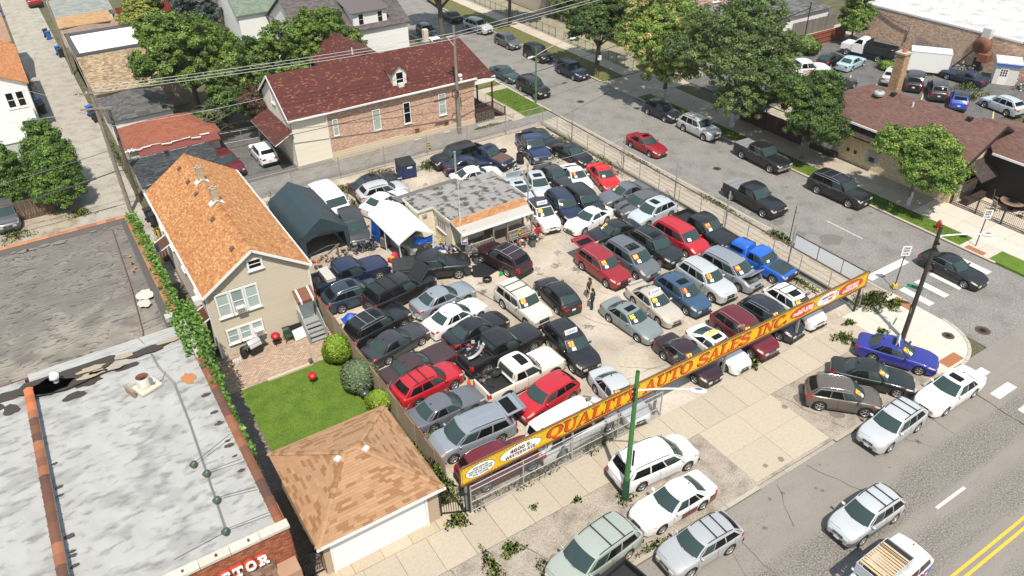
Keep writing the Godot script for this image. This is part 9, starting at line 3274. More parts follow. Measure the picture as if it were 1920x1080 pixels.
func person(label:String,at:Vector3,turn:float,skin:Color,shirt:Color,legs:Color,shorts:bool,shoe:Color,hair:Color,cap:bool,arms:Array,lean:=0.0) -> void:
	var o:=thing("person",label,"person",at,turn)
	var B:=[]
	var up:=func(y:float,x:=0.0,z:=0.0) -> Vector3:return V(x+lean*maxf(0.0,y - 0.9),y,z)
	for s in [-1.0,1.0]:
		var step:float=0.05*s
		var hip:Vector3=up.call(0.92,0.0,s*0.09)
		var knee:Vector3=up.call(0.50,0.03+step,s*0.10)
		var ank:Vector3=up.call(0.09,step,s*0.11)
		B.append([hip,knee.lerp(hip,0.2),0.10,0.078,legs])
		B.append([knee.lerp(hip,0.2),knee,0.07 if shorts else 0.075,0.058 if shorts else 0.066,skin if shorts else legs])
		B.append([knee,ank,0.056 if shorts else 0.066,0.042 if shorts else 0.055,skin if shorts else legs])
		B.append([ank+V(-0.03,-0.03,0),ank+V(0.15,-0.05,s*0.02),0.045,0.035,shoe])
	B.append([up.call(0.95,0.0,-0.05),up.call(0.95,0.0,0.05),0.125,0.125,legs])
	B.append([up.call(1.06),up.call(1.30,0.01),0.135,0.15,shirt])
	B.append([up.call(1.38,0.0,-0.13),up.call(1.38,0.0,0.13),0.085,0.085,shirt])
	B.append([up.call(1.22,0.0,-0.06),up.call(1.22,0.0,0.06),0.135,0.135,shirt])
	B.append([up.call(1.42),up.call(1.54,0.02),0.055,0.052,skin])
	B.append([up.call(1.60,0.03),up.call(1.68,0.015),0.080,0.092,skin])
	B.append([up.call(1.63,0.105),up.call(1.61,0.118),0.016,0.018,skin])
	for s in [-1.0,1.0]:
		B.append([up.call(1.64,0.01,s*0.088),up.call(1.62,0.01,s*0.092),0.02,0.018,skin])
		var sh:Vector3=up.call(1.38,0.0,s*0.19)
		var ar:Array=arms[0 if s < 0 else 1]
		var el:Vector3=sh+ar[0]
		var wr:Vector3=el+ar[1]
		B.append([sh,sh.lerp(el,0.6),0.062,0.052,shirt])
		B.append([sh.lerp(el,0.55),el,0.046,0.042,skin if ar[2] else shirt])
		B.append([el,wr,0.042,0.03,skin if ar[2] else shirt])
		var d:Vector3=(wr - el).normalized()
		B.append([wr,wr+d*0.08,0.03,0.034,skin])
		var sd:=d.cross(V(s,0,0.3)).normalized()
		for k in 4:
			var off:=sd*(k - 1.5)*0.019
			var L:float=[0.066,0.078,0.072,0.056][k]
			var m:=wr+d*(0.09+L*0.5)+off
			B.append([wr+d*0.075+off,m,0.010,0.010,skin])
			B.append([m,m+(d*0.8+V(0.5,0,-s*0.3)).normalized()*L*0.5,0.010,0.008,skin])
		B.append([wr+d*0.03 - sd*0.03,wr+d*0.085 - sd*0.06,0.011,0.009,skin])
	part(o,"body",figure(B,0.016,0.03),vmat(0.85))
	var g:=Geo.new()
	var hc:Vector3=up.call(1.675,0.0)
	g.lathe([[0.105,-0.03],[0.108,0.02],[0.09,0.075],[0.05,0.108],[0.0,0.118]],14,Color.WHITE,Transform3D(Basis(),hc))
	if cap:
		g.box(hc+V(0.13,0.0,0),V(0.12,0.015,0.15))
	part(o,"cap" if cap else "hair",g,mat(hair.r,hair.g,hair.b,0.9))
	if not cap:
		g=Geo.new()
		g.lathe([[0.0,-0.09],[0.085,-0.06],[0.1,0.03]],12,Color.WHITE,Transform3D(Basis(),hc+V(-0.02,0,0)))
		part(o,"hair",g,mat(hair.r,hair.g,hair.b,0.9))
	g=Geo.new()
	for s in [-1.0,1.0]:
		g.lathe([[0.0,-0.012],[0.012,0.0],[0.0,0.012]],6,Color.WHITE,Transform3D(Basis(),up.call(1.652,0.100,s*0.033)))
	part(o,"eyes",g,trim)
	part(o,"mouth",bx(up.call(1.575,0.108),V(0.012,0.012,0.045)),mat(0.25,0.07,0.05,0.7))

func _people() -> void:
	R.seed=306
	var sk:=Color(0.42,0.235,0.15)
	person("person in an olive T-shirt, black shorts and dark cap facing the avenue",V(28.95,0,-35.75),deg_to_rad(-75),sk,Color(0.045,0.05,0.025),Color(0.012,0.012,0.014),true,Color(0.4,0.36,0.3),Color(0.015,0.014,0.013),true,[[V(0.02,-0.29,-0.07),V(0.10,-0.23,0.02),true],[V(0.02,-0.29,0.08),V(0.14,-0.2,-0.02),true]],0.12)
	person("person in a dark green top and navy jeans seen from behind",V(28.35,0,-34.45),deg_to_rad(108),sk,Color(0.018,0.032,0.03),Color(0.016,0.022,0.05),false,Color(0.03,0.03,0.035),Color(0.02,0.015,0.012),false,[[V(-0.02,-0.29,-0.08),V(0.14,-0.2,0.06),false],[V(-0.02,-0.29,0.08),V(0.14,-0.2,-0.05),false]],0.04)

# ---------------------------------------------------------------- loose things
func tyre(at:Vector3,r:float,B:Basis,label:String,group:="loose tyres",rim:=false) -> void:
	var o:=thing("tyre",label,"tyre",at,0.0,group)
	part(o,"rubber",tyre_mesh,rubber,Transform3D(B*Basis.from_scale(V(r,r,1.1)),Vector3.ZERO))
	if rim:
		part(o,"rim",rim_mesh,alloy,Transform3D(B*Basis.from_scale(V(r,r,1.1)),Vector3.ZERO))
		part(o,"hub",hub_mesh,trim,Transform3D(B*Basis.from_scale(V(r,r,1.1)),Vector3.ZERO))

func bin(at:Vector3,turn:float,body:Color,lid:Color,label:String,s:=1.0) -> void:
	var o:=thing("wheelie_bin",label,"bin",at,turn,"wheeled bins in the alley")
	var P:=[]
	for q in [[0.0,0.25],[1.0,0.31]]:
		var row:=PackedVector3Array()
		for k in 9:
			var a:=TAU*k/8+PI/8
			row.append(V(cos(a)*q[1]*1.1,q[0]*s+0.06,sin(a)*q[1]*1.1))
		P.append(row)
	var g:=Geo.new()
	g.grid(P)
	part(o,"body",g,mat(body.r,body.g,body.b,0.6))
	part(o,"lid",bx(V(0,s+0.1,0),V(0.68,0.07,0.72),Color.WHITE,Basis(Vector3.BACK,0.08)),mat(lid.r,lid.g,lid.b,0.5))
	for z in [-0.25,0.25]:
		g=Geo.new()
		g.lathe([[0.0,-0.03],[0.11,-0.03],[0.11,0.03],[0.0,0.03]],10,Color.WHITE,Transform3D(Basis(Vector3.RIGHT,PI/2),V(-0.26,0.11,z)))
		part(o,"wheel",g,rubber)

func junk(called:String,label:String,cat:String,at:Vector3,ext:Vector3,n:int,cols:Array,sd:int,round_bits:=0.3) -> void:
	R.seed=sd
	var o:=thing(called,label,cat,at)
	for i in n:
		var g:=Geo.new()
		var p:=V(rf(-ext.x,ext.x),0.04+ext.y*pow(R.randf(),1.5),rf(-ext.z,ext.z))
		var c:Color=jit(pick(cols),0.2)
		var B:=Basis(rdir(),rf(0,3))
		var kind:=R.randf()
		if kind < round_bits:
			g.lathe([[0.0,-0.09],[rf(0.06,0.15),-0.08],[rf(0.08,0.18),0.02],[rf(0.05,0.1),0.1],[0.0,0.11]],9,c,Transform3D(B,p))
		elif kind < round_bits+0.3:
			g.tube([p,p+rdir()*0.22+Vector3.UP*0.06,p+rdir()*0.35+Vector3.UP*0.05],rf(0.012,0.035),5,c)
		else:
			g.box(p,V(rf(0.06,0.3),rf(0.03,0.2),rf(0.05,0.26)),c,B)
		part(o,"piece",g,vmat(0.6))

func _props() -> void:
	R.seed=307
	var flat:=Basis(Vector3.RIGHT,PI/2)
	tyre(V(24.0,0.16,-41.7),0.36,flat,"lone tyre lying flat on the concrete in the middle of the lot")
	tyre(V(13.4,0.14,-41.9),0.34,flat,"tyre lying behind the tan fence near the blue tarp")
	tyre(V(2.4,0.2,-56.4),0.5,flat,"big white lettered tyre on the gravel behind the tarred roof","",true)
	for k in 5:
		tyre(V(37.1,0.14+k*0.2,-57.2)+V(rf(-0.1,0.1),0,rf(-0.1,0.1)),0.36,flat,"tyre of the stack between the two dark pickups","stacked tyres between the two dark pickups")
	for k in 4:
		tyre(V(36.6+rf(-0.4,0.6),0.36,-54.4+k*0.5),0.36,Basis(Vector3.UP,rf(-0.9,0.9))*Basis(Vector3.RIGHT,rf(-0.3,0.3)),"tyre leaning in the heap behind the silver hatchback","heaped tyres behind the silver hatchback")
	tyre(V(37.9,0.95,-58.2),0.38,Basis(Vector3.UP,-0.6),"wheel propped against the dark blue pickup's side","",true)
	tyre(V(36.5,0.75,-59.2),0.34,flat,"wheel lying on top of the tyres beside the rusty bonnet","",true)
	for k in 4:
		tyre(V(12.9+k*0.32,1.12,-47.2+rf(-0.2,0.2)),0.36,Basis(Vector3.UP,PI/2+rf(-0.2,0.2)),"black tyre in the bed of the dark blue pickup","tyres in the dark blue pickup's bed")
	tyre(V(18.3,1.25,-31.2),0.38,Basis(Vector3.UP,0.5)*Basis(Vector3.RIGHT,1.0),"upright wheel lying on the load in the cream pickup's bed","",true)
	tyre(V(18.9,1.0,-30.5),0.36,flat,"wheel with a silver rim in the cream pickup's bed","",true)
	tyre(V(17.4,0.98,-30.3),0.34,flat,"silver rimmed wheel nearest the cream pickup's tailgate","",true)
	tyre(V(17.9,0.34,-29.6),0.32,Basis(),"wheel without tyre standing under the cream pickup's bumper","",true)
	junk("engine","old engine lying in the bed of the cream pickup","engine",V(17.6,0.85,-31.3),V(0.4,0.45,0.4),26,[Color(0.05,0.05,0.05),Color(0.16,0.16,0.16),Color(0.12,0.06,0.04)],311)
	junk("bumper_parts","heap of grey bumpers and trim in the black pickup's bed","car parts",V(18.2,0.95,-33.8),V(0.85,0.5,0.6),34,[Color(0.3,0.3,0.31),Color(0.1,0.1,0.11),Color(0.4,0.41,0.42),Color(0.3,0.02,0.03),Color(0.03,0.03,0.03)],312,0.1)
	var g:=Geo.new()
	var path:=[]
	for k in 11:
		var a:=PI*k/10
		path.append(V(-0.7*cos(a),0.25+0.12*sin(a),0.35*sin(a)))
	g.tube(path,0.1,6)
	one("bumper","silver curved bumper lying across the black pickup's bed","car part",g,mat(0.42,0.43,0.44,0.4,0.3),V(18.1,1.15,-33.5),0.5)
	junk("engine_heap","heap of greasy black engine parts before the tarp shelter","car parts",V(18.3,0,-51.2),V(1.0,0.7,0.7),70,[Color(0.02,0.02,0.02),Color(0.05,0.05,0.05),Color(0.1,0.09,0.08),Color(0.02,0.05,0.2)],313)
	junk("gearbox","pair of grey gearboxes on the dirt right of the dark shelter","car parts",V(16.9,0,-51.2),V(0.5,0.35,0.5),18,[Color(0.24,0.23,0.22),Color(0.18,0.17,0.16)],314,0.7)
	junk("scrap_pile","mixed scrap and white plastic between canopy and office","scrap",V(23.2,0,-47.2),V(0.9,0.8,0.9),60,[Color(0.5,0.5,0.5),Color(0.05,0.05,0.05),Color(0.3,0.28,0.25),Color(0.65,0.65,0.62),Color(0.6,0.4,0.03),Color(0.02,0.07,0.4)],315)
	junk("floor_scrap","oily timbers and parts on the shelter's dirt floor","scrap",V(15.3,0,-50.9),V(1.6,0.25,1.0),40,[Color(0.1,0.07,0.05),Color(0.04,0.035,0.03),Color(0.2,0.15,0.1),Color(0.4,0.1,0.05)],316)
	junk("porch_clutter","clutter of red and dark tools beside the office steps","tools",V(29.9,0,-44.6),V(1.2,0.6,0.5),60,[Color(0.4,0.02,0.02),Color(0.05,0.05,0.05),Color(0.15,0.15,0.15),Color(0.5,0.5,0.5),Color(0.45,0.25,0.02)],317)
	junk("porch_tools","tools and boxes crowded on the office porch","tools",V(25.4,0.55,-45.6),V(1.1,0.7,0.4),40,[Color(0.05,0.05,0.05),Color(0.2,0.2,0.2),Color(0.02,0.1,0.4),Color(0.4,0.04,0.03),Color(0.5,0.5,0.48)],318)
	junk("tyre_side_scrap","blue and dark scrap bits beside the tyre heap","scrap",V(35.6,0,-55.6),V(0.8,0.8,0.7),36,[Color(0.02,0.06,0.3),Color(0.03,0.03,0.03),Color(0.3,0.3,0.3)],319)
	junk("yard_scrap","red and black motorbike parts at the right edge of the parking lot","scrap",V(95.6,0,-40.6),V(1.4,1.0,0.9),50,[Color(0.35,0.02,0.03),Color(0.03,0.03,0.03),Color(0.5,0.5,0.5)],320)
	junk("wall_scrap","dark scrap along the warehouse wall behind the navy sedan","scrap",V(95.4,0,-48.8),V(0.8,0.9,2.2),50,[Color(0.03,0.03,0.03),Color(0.12,0.1,0.08),Color(0.3,0.28,0.25)],321)
	for k in 3:
		g=Geo.new()
		g.beam(V(14.0+k*0.5,0.12+0.1*k,-49.6+k*0.3),V(16.4+k*0.2,0.14,-50.6+k*0.35),0.14,0.1)
		one("timber",["longest grey timber on the dirt before the shelter","middle timber on the dirt before the shelter","timber nearest the shelter opening"][k],"timber",g,mat(0.2,0.16,0.12,0.9))
	var o:=thing("engine_hoist","grey engine hoist standing at the dark shelter's mouth","hoist",V(15.8,0,-50.6))
	g=Geo.new()
	g.box(V(0,0.75,0),V(0.12,1.5,0.12))
	g.beam(V(-0.9,1.0,0.1),V(0.2,1.55,0),0.1,0.1)
	g.beam(V(-0.9,0.1,0.3),V(0.3,0.1,0.3),0.1,0.1)
	g.beam(V(-0.9,0.1,-0.3),V(0.3,0.1,-0.3),0.1,0.1)
	part(o,"frame",g,mat(0.16,0.14,0.12,0.7))
	o=thing("tool_cabinet","rusty grey wheeled machine with a red can on top","machine",V(19.7,0,-50.4),0.3)
	part(o,"cabinet",bx(V(0,0.55,0),V(0.6,0.8,0.5)),mat(0.14,0.12,0.11,0.7))
	part(o,"red_can",bx(V(0,1.02,0),V(0.25,0.14,0.2)),mat(0.45,0.01,0.02,0.5))
	for x in [-0.2,0.2]:
		g=Geo.new()
		g.lathe([[0.0,-0.3],[0.13,-0.3],[0.13,0.3],[0.0,0.3]],9,Color.WHITE,Transform3D(Basis(Vector3.RIGHT,PI/2),V(x,0.13,0)))
		part(o,"wheel",g,rubber)
	o=thing("step_ladder","yellow topped step ladder behind the hanging blue tarpaulin","ladder",V(19.9,0,-52.2))
	g=Geo.new()
	for s in [-0.2,0.2]:
		g.beam(V(s,0,0.4),V(s,1.6,0),0.05,0.03)
		g.beam(V(s,0,-0.4),V(s,1.6,0),0.05,0.03)
	for k in 5:
		g.box(V(0,0.25+k*0.28,0.33 - k*0.07),V(0.4,0.03,0.09))
	part(o,"frame",g,mat(0.5,0.4,0.1,0.6))
	o=thing("toy_car","pink red toy ride-on car with a yellow seat by the canopy pole","toy car",V(19.4,0,-48.2),0.4)
	g=Geo.new()
	g.box(V(0,0.3,0),V(0.95,0.24,0.5))
	g.box(V(0.1,0.5,0),V(0.4,0.2,0.44),Color.WHITE,Basis(Vector3.BACK,0.3))
	part(o,"shell",g,mat(0.55,0.03,0.07,0.4))
	part(o,"seat",bx(V(-0.25,0.46,0),V(0.3,0.12,0.36)),mat(0.6,0.35,0.04,0.5))
	for x in [-0.3,0.3]:
		for z in [-0.26,0.26]:
			g=Geo.new()
			g.lathe([[0.0,-0.05],[0.14,-0.05],[0.14,0.05],[0.0,0.05]],10,Color.WHITE,Transform3D(Basis(Vector3.RIGHT,PI/2),V(x,0.14,z)))
			part(o,"wheel",g,rubber)
	for q in [["grey rubbish bin in front of the office railing",24.6,-44.3],["grey rubbish bin among the red tools at the porch",29.6,-43.9]]:
		o=thing("rubbish_bin",q[0],"bin",V(q[1],0,q[2]))
		g=Geo.new()
		g.lathe([[0.0,0.02],[0.24,0.02],[0.3,0.85],[0.33,0.86],[0.33,0.9],[0.28,0.9],[0.26,0.6],[0.0,0.55]],14)
		part(o,"tub",g,mat(0.12,0.13,0.14,0.6))
		g=Geo.new()
		g.lathe([[0.35,0.75],[0.36,0.92],[0.3,0.95],[0.25,0.7]],12)
		part(o,"bag",g,mat(0.01,0.01,0.011,0.4))
	o=thing("lawn_mower","red lawn mower parked at the porch end","lawn mower",V(31.2,0,-45.4),0.6)
	g=Geo.new()
	g.box(V(0,0.3,0),V(0.7,0.2,0.5))
	g.lathe([[0.0,0.4],[0.18,0.4],[0.18,0.55],[0.0,0.6]],10)
	part(o,"deck",g,mat(0.5,0.015,0.03,0.4))
	g=Geo.new()
	g.tube([V(-0.3,0.4,-0.2),V(-1.0,1.1,-0.2),V(-1.0,1.1,0.2),V(-0.3,0.4,0.2)],0.02,5)
	part(o,"handle",g,trim)
	for x in [-0.3,0.3]:
		for z in [-0.27,0.27]:
			g=Geo.new()
			g.lathe([[0.0,-0.04],[0.12,-0.04],[0.12,0.04],[0.0,0.04]],9,Color.WHITE,Transform3D(Basis(Vector3.RIGHT,PI/2),V(x,0.12,z)))
			part(o,"wheel",g,rubber)
	g=Geo.new()
	path=[]
	for k in 40:
		var a:=TAU*k/12
		path.append(V(cos(a)*0.16,1.1+sin(a)*0.2,-0.02+k*0.002))
	g.tube(path,0.02,5)
	one("hose_coil","yellow coiled hose hanging on the porch railing","hose",g,mat(0.65,0.36,0.02,0.5),V(29.0,0,-44.85))
	g=Geo.new()
	path=[]
	for k in 46:
		var a:=TAU*k/11
		path.append(V(cos(a)*(0.3+0.1*sin(k*1.7)),0.03+0.01*(k % 3),sin(a)*(0.25+0.1*cos(k*2.3))))
	g.tube(path,0.02,4)
	one("cable_tangle","tangled black cable on the ground beside the silver sedan marked 10","cable",g,trim,V(22.4,0,-27.2))
	g=Geo.new()
	g.tube([V(22.3,0.02,-44.0),V(22.6,0.02,-41.0),V(23.1,0.02,-39.2),V(23.4,0.02,-37.0)],0.02,4)
	one("ground_hose","thin dark hose running over the concrete from the black crew cab","hose",g,trim)
	o=thing("trolley_jack","green trolley jack under the raised dark sport utility","jack",V(25.4,0,-41.9),0.8)
	g=Geo.new()
	g.box(V(0,0.12,0),V(0.6,0.12,0.26))
	g.beam(V(-0.2,0.15,0),V(-0.8,0.6,0),0.04,0.04)
	part(o,"frame",g,mat(0.02,0.35,0.06,0.5))
	g=Geo.new()
	blot(g,0,0,1.0,0.01,Color(0.018,0.018,0.02),1.3)
	one("rubber_mat","black rubber sheet on the concrete by the office steps","mat",g,vmat(0.5),V(24.6,0,-43.3))
	o=thing("traffic_cone","orange traffic cone with white bands beside the cream pickup","traffic cone",V(16.9,0,-32.2))
	part(o,"base",bx(V(0,0.03,0),V(0.4,0.05,0.4)),trim)
	g=Geo.new()
	g.lathe([[0.17,0.05],[0.05,0.72],[0.0,0.73]],14)
	part(o,"cone",g,mat(0.7,0.1,0.015,0.5))
	for y in [0.32,0.5]:
		g=Geo.new()
		g.lathe([[0.175 - (y - 0.02)*0.18,y],[0.175 - (y+0.08)*0.18,y+0.1]],14)
		part(o,"band",g,mat(0.75,0.75,0.75,0.4))
	o=thing("waste_container","dark blue steel waste container with a black lid at the rear fence","waste container",V(26.9,0,-61.2),-0.12)
	g=Geo.new()
	g.box(V(0,0.75,0),V(1.5,1.2,1.7))
	for x in [-0.5,0.0,0.5]:
		g.box(V(x,0.75,0.87),V(0.08,1.2,0.06))
	part(o,"tub",g,mat(0.012,0.025,0.095,0.5))
	part(o,"lid",bx(V(0,1.42,0),V(1.56,0.06,1.78),Color.WHITE,Basis(Vector3.RIGHT,0.06)),mat(0.02,0.021,0.022,0.6))
	part(o,"label_plate",bx(V(0.1,1.15,0.9),V(0.5,0.16,0.02)),mat(0.6,0.62,0.65,0.5))
	o=thing("speed_hump","black and yellow speed hump on the rear alley","speed hump",V(31.8,-0.03,-66.0),1.2)
	for k in 6:
		g=Geo.new()
		g.lathe([[0.13,-0.14],[0.13,0.14]],12,Color.WHITE,Transform3D(Basis(Vector3.BACK,PI/2) ,V(-0.8+k*0.3,-0.05,0)))
		part(o,"segment",g,mat(0.55,0.36,0.02,0.7) if k % 2 else trim)
	o=thing("gas_grill","large stainless gas grill by the lower windows of the tan house","grill",V(6.75,0,-43.05),0.25)
	part(o,"cabinet",bx(V(0,0.45,0),V(0.8,0.7,0.5)),trim)
	g=Geo.new()
	g.lathe([[0.0,-0.42],[0.27,-0.4],[0.27,0.4],[0.0,0.42]],12,Color.WHITE,Transform3D(Basis(Vector3.BACK,PI/2),V(0,0.9,0)))
	part(o,"hood",g,mat(0.62,0.62,0.62,0.3,0.4))
	for s in [-1.0,1.0]:
		part(o,"side_shelf",bx(V(s*0.62,0.85,0),V(0.36,0.04,0.45)),mat(0.05,0.05,0.05,0.5))
	part(o,"control_panel",bx(V(0,0.78,0.28),V(0.84,0.14,0.05)),mat(0.65,0.65,0.65,0.3,0.3))
	o=thing("plastic_bag","black covered bundle and white bottles left of the gas grill","bundle",V(6.0,0,-43.0))
	g=Geo.new()
	g.lathe([[0.2,0.0],[0.26,0.4],[0.2,0.8],[0.0,0.95]],9)
	part(o,"cover",g,trim)
	for k in 4:
		g=Geo.new()
		g.lathe([[0.08,0.0],[0.09,0.2],[0.03,0.3],[0.0,0.3]],8,Color.WHITE,Transform3D(Basis(),V(-0.35 - k*0.16,0,0.15+0.05*(k % 2))))
		part(o,"bottle",g,mat(0.6,0.6,0.58,0.4))
	o=thing("kettle_grill","red lidded grill beside the gas grill","grill",V(8.25,0,-43.2))
	g=Geo.new()
	g.lathe([[0.0,0.45],[0.26,0.55],[0.32,0.7],[0.28,0.82],[0.1,0.92],[0.0,0.93]],14)
	part(o,"lid",g,mat(0.42,0.012,0.02,0.35))
	g=Geo.new()
	for k in 3:
		g.tube([V(0,0.5,0),V(cos(k*2.1)*0.3,0,sin(k*2.1)*0.3)],0.02,5)
	g.box(V(0,0.25,0),V(0.5,0.03,0.4))
	part(o,"stand",g,trim)
	o=thing("garden_chair","dark green plastic armchair against the tan house wall","chair",V(9.05,0,-43.1))
	var gr:=mat(0.022,0.06,0.035,0.5)
	part(o,"seat",bx(V(0,0.42,0),V(0.48,0.04,0.46)),gr)
	g=Geo.new()
	for k in 6:
		g.box(V(-0.2+k*0.08,0.7,-0.24),V(0.055,0.55,0.03),Color.WHITE,Basis(Vector3.RIGHT,-0.15))
	g.box(V(0,0.98,-0.28),V(0.5,0.07,0.04))
	part(o,"backrest",g,gr)
	for x in [-0.25,0.25]:
		g=Geo.new()
		g.beam(V(x,0.64,-0.25),V(x,0.64,0.22),0.06,0.03)
		part(o,"armrest",g,gr)
		for z in [-0.22,0.22]:
			g=Geo.new()
			g.beam(V(x,0.63 if z > 0 else 0.45,z),V(x*1.1,0,z*1.1),0.04,0.04)
			part(o,"leg",g,gr)
	one("white_board","white board leaning against the tan house beside the chair","board",bx(V(0,0.4,0),V(0.95,0.75,0.05),Color.WHITE,Basis(Vector3.RIGHT,-0.5)),mat(0.72,0.72,0.7,0.6),V(9.85,0,-42.95),0.15)
	one("black_board","black board leaning behind the white board","board",bx(V(0,0.5,0),V(0.9,0.85,0.05),Color.WHITE,Basis(Vector3.RIGHT,-0.25)),trim,V(9.75,0,-43.35))
	o=thing("kettle_grill","small red round grill standing on the lawn","grill",V(8.9,0,-38.1))
	g=Geo.new()
	g.lathe([[0.0,0.32],[0.24,0.42],[0.29,0.55],[0.24,0.68],[0.08,0.76],[0.0,0.77]],14)
	g.box(V(0,0.8,0),V(0.14,0.04,0.05))
	part(o,"lid",g,mat(0.5,0.012,0.02,0.35))
	g=Geo.new()
	for k in 3:
		g.tube([V(0,0.4,0),V(cos(k*2.1)*0.25,0,sin(k*2.1)*0.25)],0.018,5)
	part(o,"stand",g,trim)
	o=thing("kettle_grill","black kettle grill between juniper and fence","grill",V(11.0,0,-34.7))
	g=Geo.new()
	g.lathe([[0.0,0.4],[0.26,0.5],[0.31,0.62],[0.26,0.76],[0.08,0.84],[0.0,0.85]],14)
	part(o,"lid",g,mat(0.05,0.05,0.052,0.35))
	g=Geo.new()
	for k in 3:
		g.tube([V(0,0.45,0),V(cos(k*2.1)*0.28,0,sin(k*2.1)*0.28)],0.018,5)
	part(o,"stand",g,trim)
	g=Geo.new()
	g.lathe([[0.0,0.0],[0.1,0.0],[0.14,0.3],[0.11,0.3],[0.09,0.06],[0.0,0.06]],12)
	g.tube([V(0.05,0.2,0),V(0.12,0.7,0)],0.02,5)
	one("metal_bucket","grey metal bucket with a stick on the stone edging","bucket",g,mat(0.2,0.2,0.2,0.5,0.3),V(9.4,0.13,-39.85))
	o=thing("patio_table","round brown patio table behind the iron fence","table",V(66.7,0,-26.0))
	g=Geo.new()
	g.lathe([[0.95,0.70],[1.0,0.73],[0.95,0.76],[0.0,0.77]],20)
	part(o,"tabletop",g,mat(0.26,0.17,0.13,0.5))
	g=Geo.new()
	g.lathe([[0.3,0.0],[0.06,0.1],[0.06,0.7]],10)
	part(o,"pedestal",g,trim)
	for k in 4:
		var a:=0.5+k*1.5
		var c:=thing("patio_chair",["taupe sling patio chair nearest the dark stairs","taupe sling patio chair at the table's street side","taupe sling patio chair at the table's right","taupe sling patio chair behind the round table"][k],"chair",V(66.7+cos(a)*1.5,0,-26.0+sin(a)*1.5),-a,"patio chairs round the table")
		part(c,"seat",bx(V(0,0.43,0),V(0.5,0.04,0.5)),mat(0.4,0.34,0.28,0.8))
		part(c,"backrest",bx(V(0.28,0.75,0),V(0.04,0.62,0.5),Color.WHITE,Basis(Vector3.BACK,-0.2)),mat(0.4,0.34,0.28,0.8))
		for x in [-0.22,0.22]:
			for z in [-0.24,0.24]:
				g=Geo.new()
				g.beam(V(x,0.42,z),V(x*1.15,0,z),0.035,0.035)
				part(c,"leg",g,mat(0.18,0.15,0.12,0.5))
	var blu:=Color(0.012,0.10,0.42)
	var bk:=Color(0.02,0.02,0.022)
	var bins:=[[-0.2,-100.6,blu,"blue recycling bin by the white house, upper one"],[-0.1,-99.6,bk,"black bin below the blue one by the white house"],[0.0,-98.7,bk,"black bin lowest of the group by the white house"],[-0.4,-93.6,bk,"dark bin at the white house's corner"],[-0.2,-92.6,blu,"blue bin half hidden at the white house's corner"],[4.3,-94.8,blu,"blue bin behind the tall pole's top"],[4.5,-93.6,bk,"black bin behind the tall pole"],[4.6,-92.5,bk,"black bin at the dark grey garage"],[4.2,-121.0,blu,"blue bin beside the membrane building"],[4.4,-119.6,bk,"black bin beside the membrane building"],[4.0,-129.5,blu,"blue bin before the tan gabled garage"],[3.8,-131.0,bk,"black bin before the tan gabled garage"],[-0.9,-147.0,blu,"blue bin at the top left corner"],[12.3,-72.6,blu,"blue bin behind the dark red car"],[12.2,-71.4,bk,"black bin beside the dark red car"],[4.7,-66.0,bk,"black bin at the black garage's corner"],[4.9,-64.9,bk,"second black bin below the black garage's corner"],[98.4,-72.0,blu,"blue bin by the far warehouse corner"],[99.2,-71.4,blu,"second blue bin by the far warehouse corner"],[101.5,-69.8,bk,"black bin by the far warehouse wall"]]
	for q in bins:
		bin(V(q[0],0,q[1]),rf(-0.3,0.3),q[2],q[2],q[3])
	one("yellow_post","yellow painted post at the tan house's rear corner","post",bx(V(0,0.9,0),V(0.14,1.8,0.14)),mat(0.62,0.34,0.02,0.6),V(4.55,0,-60.3))
	for k in 3:
		o=thing("pallet",["grey pallet leaning against the warehouse, left one","grey pallet leaning against the warehouse, middle one","grey pallet leaning against the warehouse, right one"][k],"pallet",V(96.2+(0.9 if k==0 else 0.0),0,-55.4+k*1.5),1.4,"pallets leaning on the warehouse wall")
		for j in 6:
			part(o,"slat",bx(V(0,1.5+j*0.22 - 0.8,0.05+j*0.05),V(1.2,0.12,0.03)),mat(0.26,0.235,0.21,0.9))
		for x in [-0.5,0.0,0.5]:
			g=Geo.new()
			g.beam(V(x,0.6,0.0),V(x,1.9,0.28),0.05,0.1)
			part(o,"stringer",g,mat(0.22,0.2,0.18,0.9))
	o=thing("shipping_crate","wooden slatted crate wrapped in clear film on the minivan's roof","crate",V(25.5,1.74,-9.3),deg_to_rad(2))
	for k in 11:
		part(o,"slat",bx(V(-0.9+k*0.17,0.66,0),V(0.1,0.035,1.3)),mat(0.58,0.40,0.24,0.8))
	part(o,"black_end",bx(V(0.85,0.62,0),V(0.5,0.1,1.3)),trim)
	g=Geo.new()
	for s in [-1.0,1.0]:
		g.box(V(0,0.36,s*0.68),V(2.3,0.64,0.03))
	g.box(V(-1.15,0.36,0),V(0.03,0.64,1.36))
	g.box(V(1.15,0.36,0),V(0.03,0.72,1.36))
	part(o,"film_wrap",g,mat(0.46,0.48,0.50,0.25))
	g=Geo.new()
	for x in [-0.5,0.6]:
		g.tube([V(x,-0.1,0.95),V(x,0.7,0.72),V(x,0.72,-0.72),V(x,-0.1,-0.95)],0.02,4)
	part(o,"strap",g,mat(0.2,0.2,0.2,0.7))

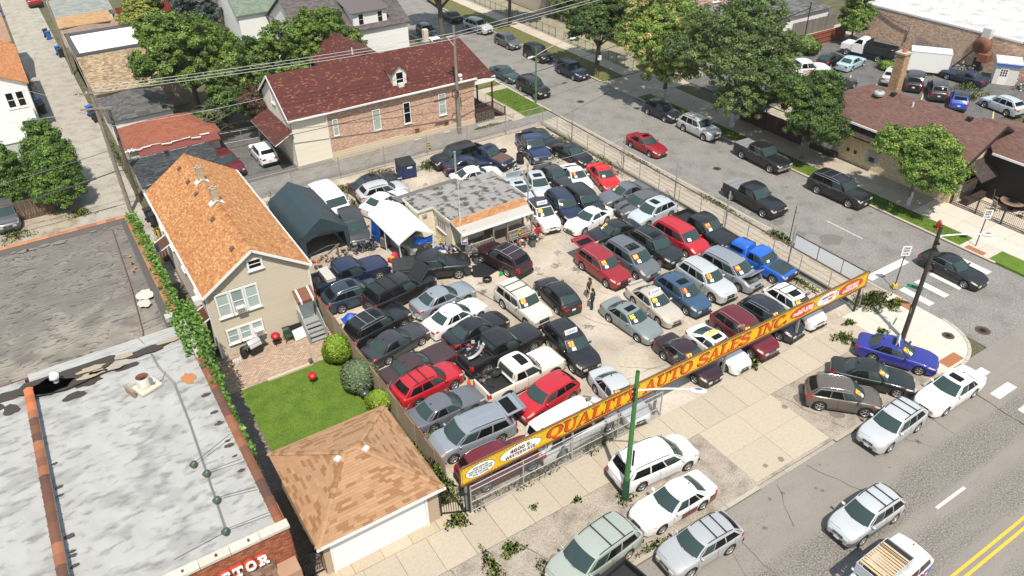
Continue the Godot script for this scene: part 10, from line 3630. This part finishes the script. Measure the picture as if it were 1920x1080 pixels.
func _dump_truck() -> void:
	var o:=thing("dump_truck","white cab truck with a black dump bed in the far parking lot","truck",V(90.55,0,-57.9),deg_to_rad(101.5))
	var wp:=paint("white")
	var g:=Geo.new()
	g.box(V(2.55,1.05,0),V(1.5,0.7,1.8))
	g.box(V(2.5,1.43,0),V(1.3,0.12,1.7))
	g.box(V(1.1,1.15,0),V(1.5,1.1,2.0))
	part(o,"cab_body",g,wp)
	g=Geo.new()
	var P:=[]
	for q in [[0.4,1.68],[0.5,2.3],[1.25,2.32],[1.85,1.66]]:
		var row:=PackedVector3Array()
		for k in 5:
			var t:=(k - 2)/2.0
			row.append(V(q[0],q[1],t*(0.98 if q[1] < 2 else 0.82)))
		P.append(row)
	g.grid(P,Color.WHITE,true)
	for s in [-1.0,1.0]:
		g.quad(V(0.4,1.68,s*0.98),V(1.85,1.66,s*0.98),V(1.25,2.32,s*0.82),V(0.5,2.3,s*0.82))
	part(o,"cab_roof",g,wp)
	for s in [-1.0,1.0]:
		g=Geo.new()
		g.quad(V(0.62,1.72,s*0.985),V(1.65,1.72,s*0.985),V(1.2,2.22,s*0.86),V(0.66,2.22,s*0.86))
		part(o,"side_window",g,glass_dark)
	g=Geo.new()
	g.quad(V(1.87,1.72,0.88),V(1.87,1.72,-0.88),V(1.33,2.26,-0.75),V(1.33,2.26,0.75))
	part(o,"windscreen",g,glass_m)
	var bm:=mat(0.018,0.018,0.02,0.6)
	g=Geo.new()
	g.box(V(-1.5,0.9,0),V(3.4,0.12,2.1))
	for s in [-1.0,1.0]:
		g.box(V(-1.5,1.35,s*1.05),V(3.4,0.9,0.08))
		for k in 5:
			g.box(V(-3.0+k*0.75,1.35,s*1.1),V(0.08,0.9,0.06))
	g.box(V(0.15,1.55,0),V(0.08,1.4,2.15))
	g.box(V(-3.2,1.3,0),V(0.08,0.8,2.1))
	g.box(V(-0.5,0.6,0),V(5.6,0.2,0.9))
	part(o,"dump_bed",g,bm)
	g=Geo.new()
	for k in 8:
		g.box(V(-2.6+rf(-0.4,0.4),1.1+rf(0,0.3),rf(-0.6,0.6)),V(0.4,0.2,0.3),Color.WHITE,Basis(rdir(),rf(0,2)))
	part(o,"rubble",g,mat(0.4,0.3,0.25,0.9))
	for x in [2.4,-1.7]:
		for s in [-1.0,1.0]:
			var w:=part(o,"wheel",tyre_mesh,rubber,Transform3D(Basis.from_scale(V(0.42,0.42,1.2)).rotated(Vector3.UP,0.0 if s > 0 else PI),V(x,0.42,s*0.92)))
			part(w,"rim",rim_mesh,alloy)
	part(o,"grille",bx(V(3.32,0.95,0),V(0.05,0.35,1.3)),trim)
	for s in [-1.0,1.0]:
		part(o,"headlight",bx(V(3.32,1.0,s*0.78),V(0.06,0.22,0.24)),lamp_m)

func _ready() -> void:
	R.seed=1
	_environment()
	_car_kit()
	_ground()
	_buildings()
	_plants()
	_fences()
	_sign()
	_poles()
	R.seed=500
	_cars()
	_dump_truck()
	_people()
	_props()
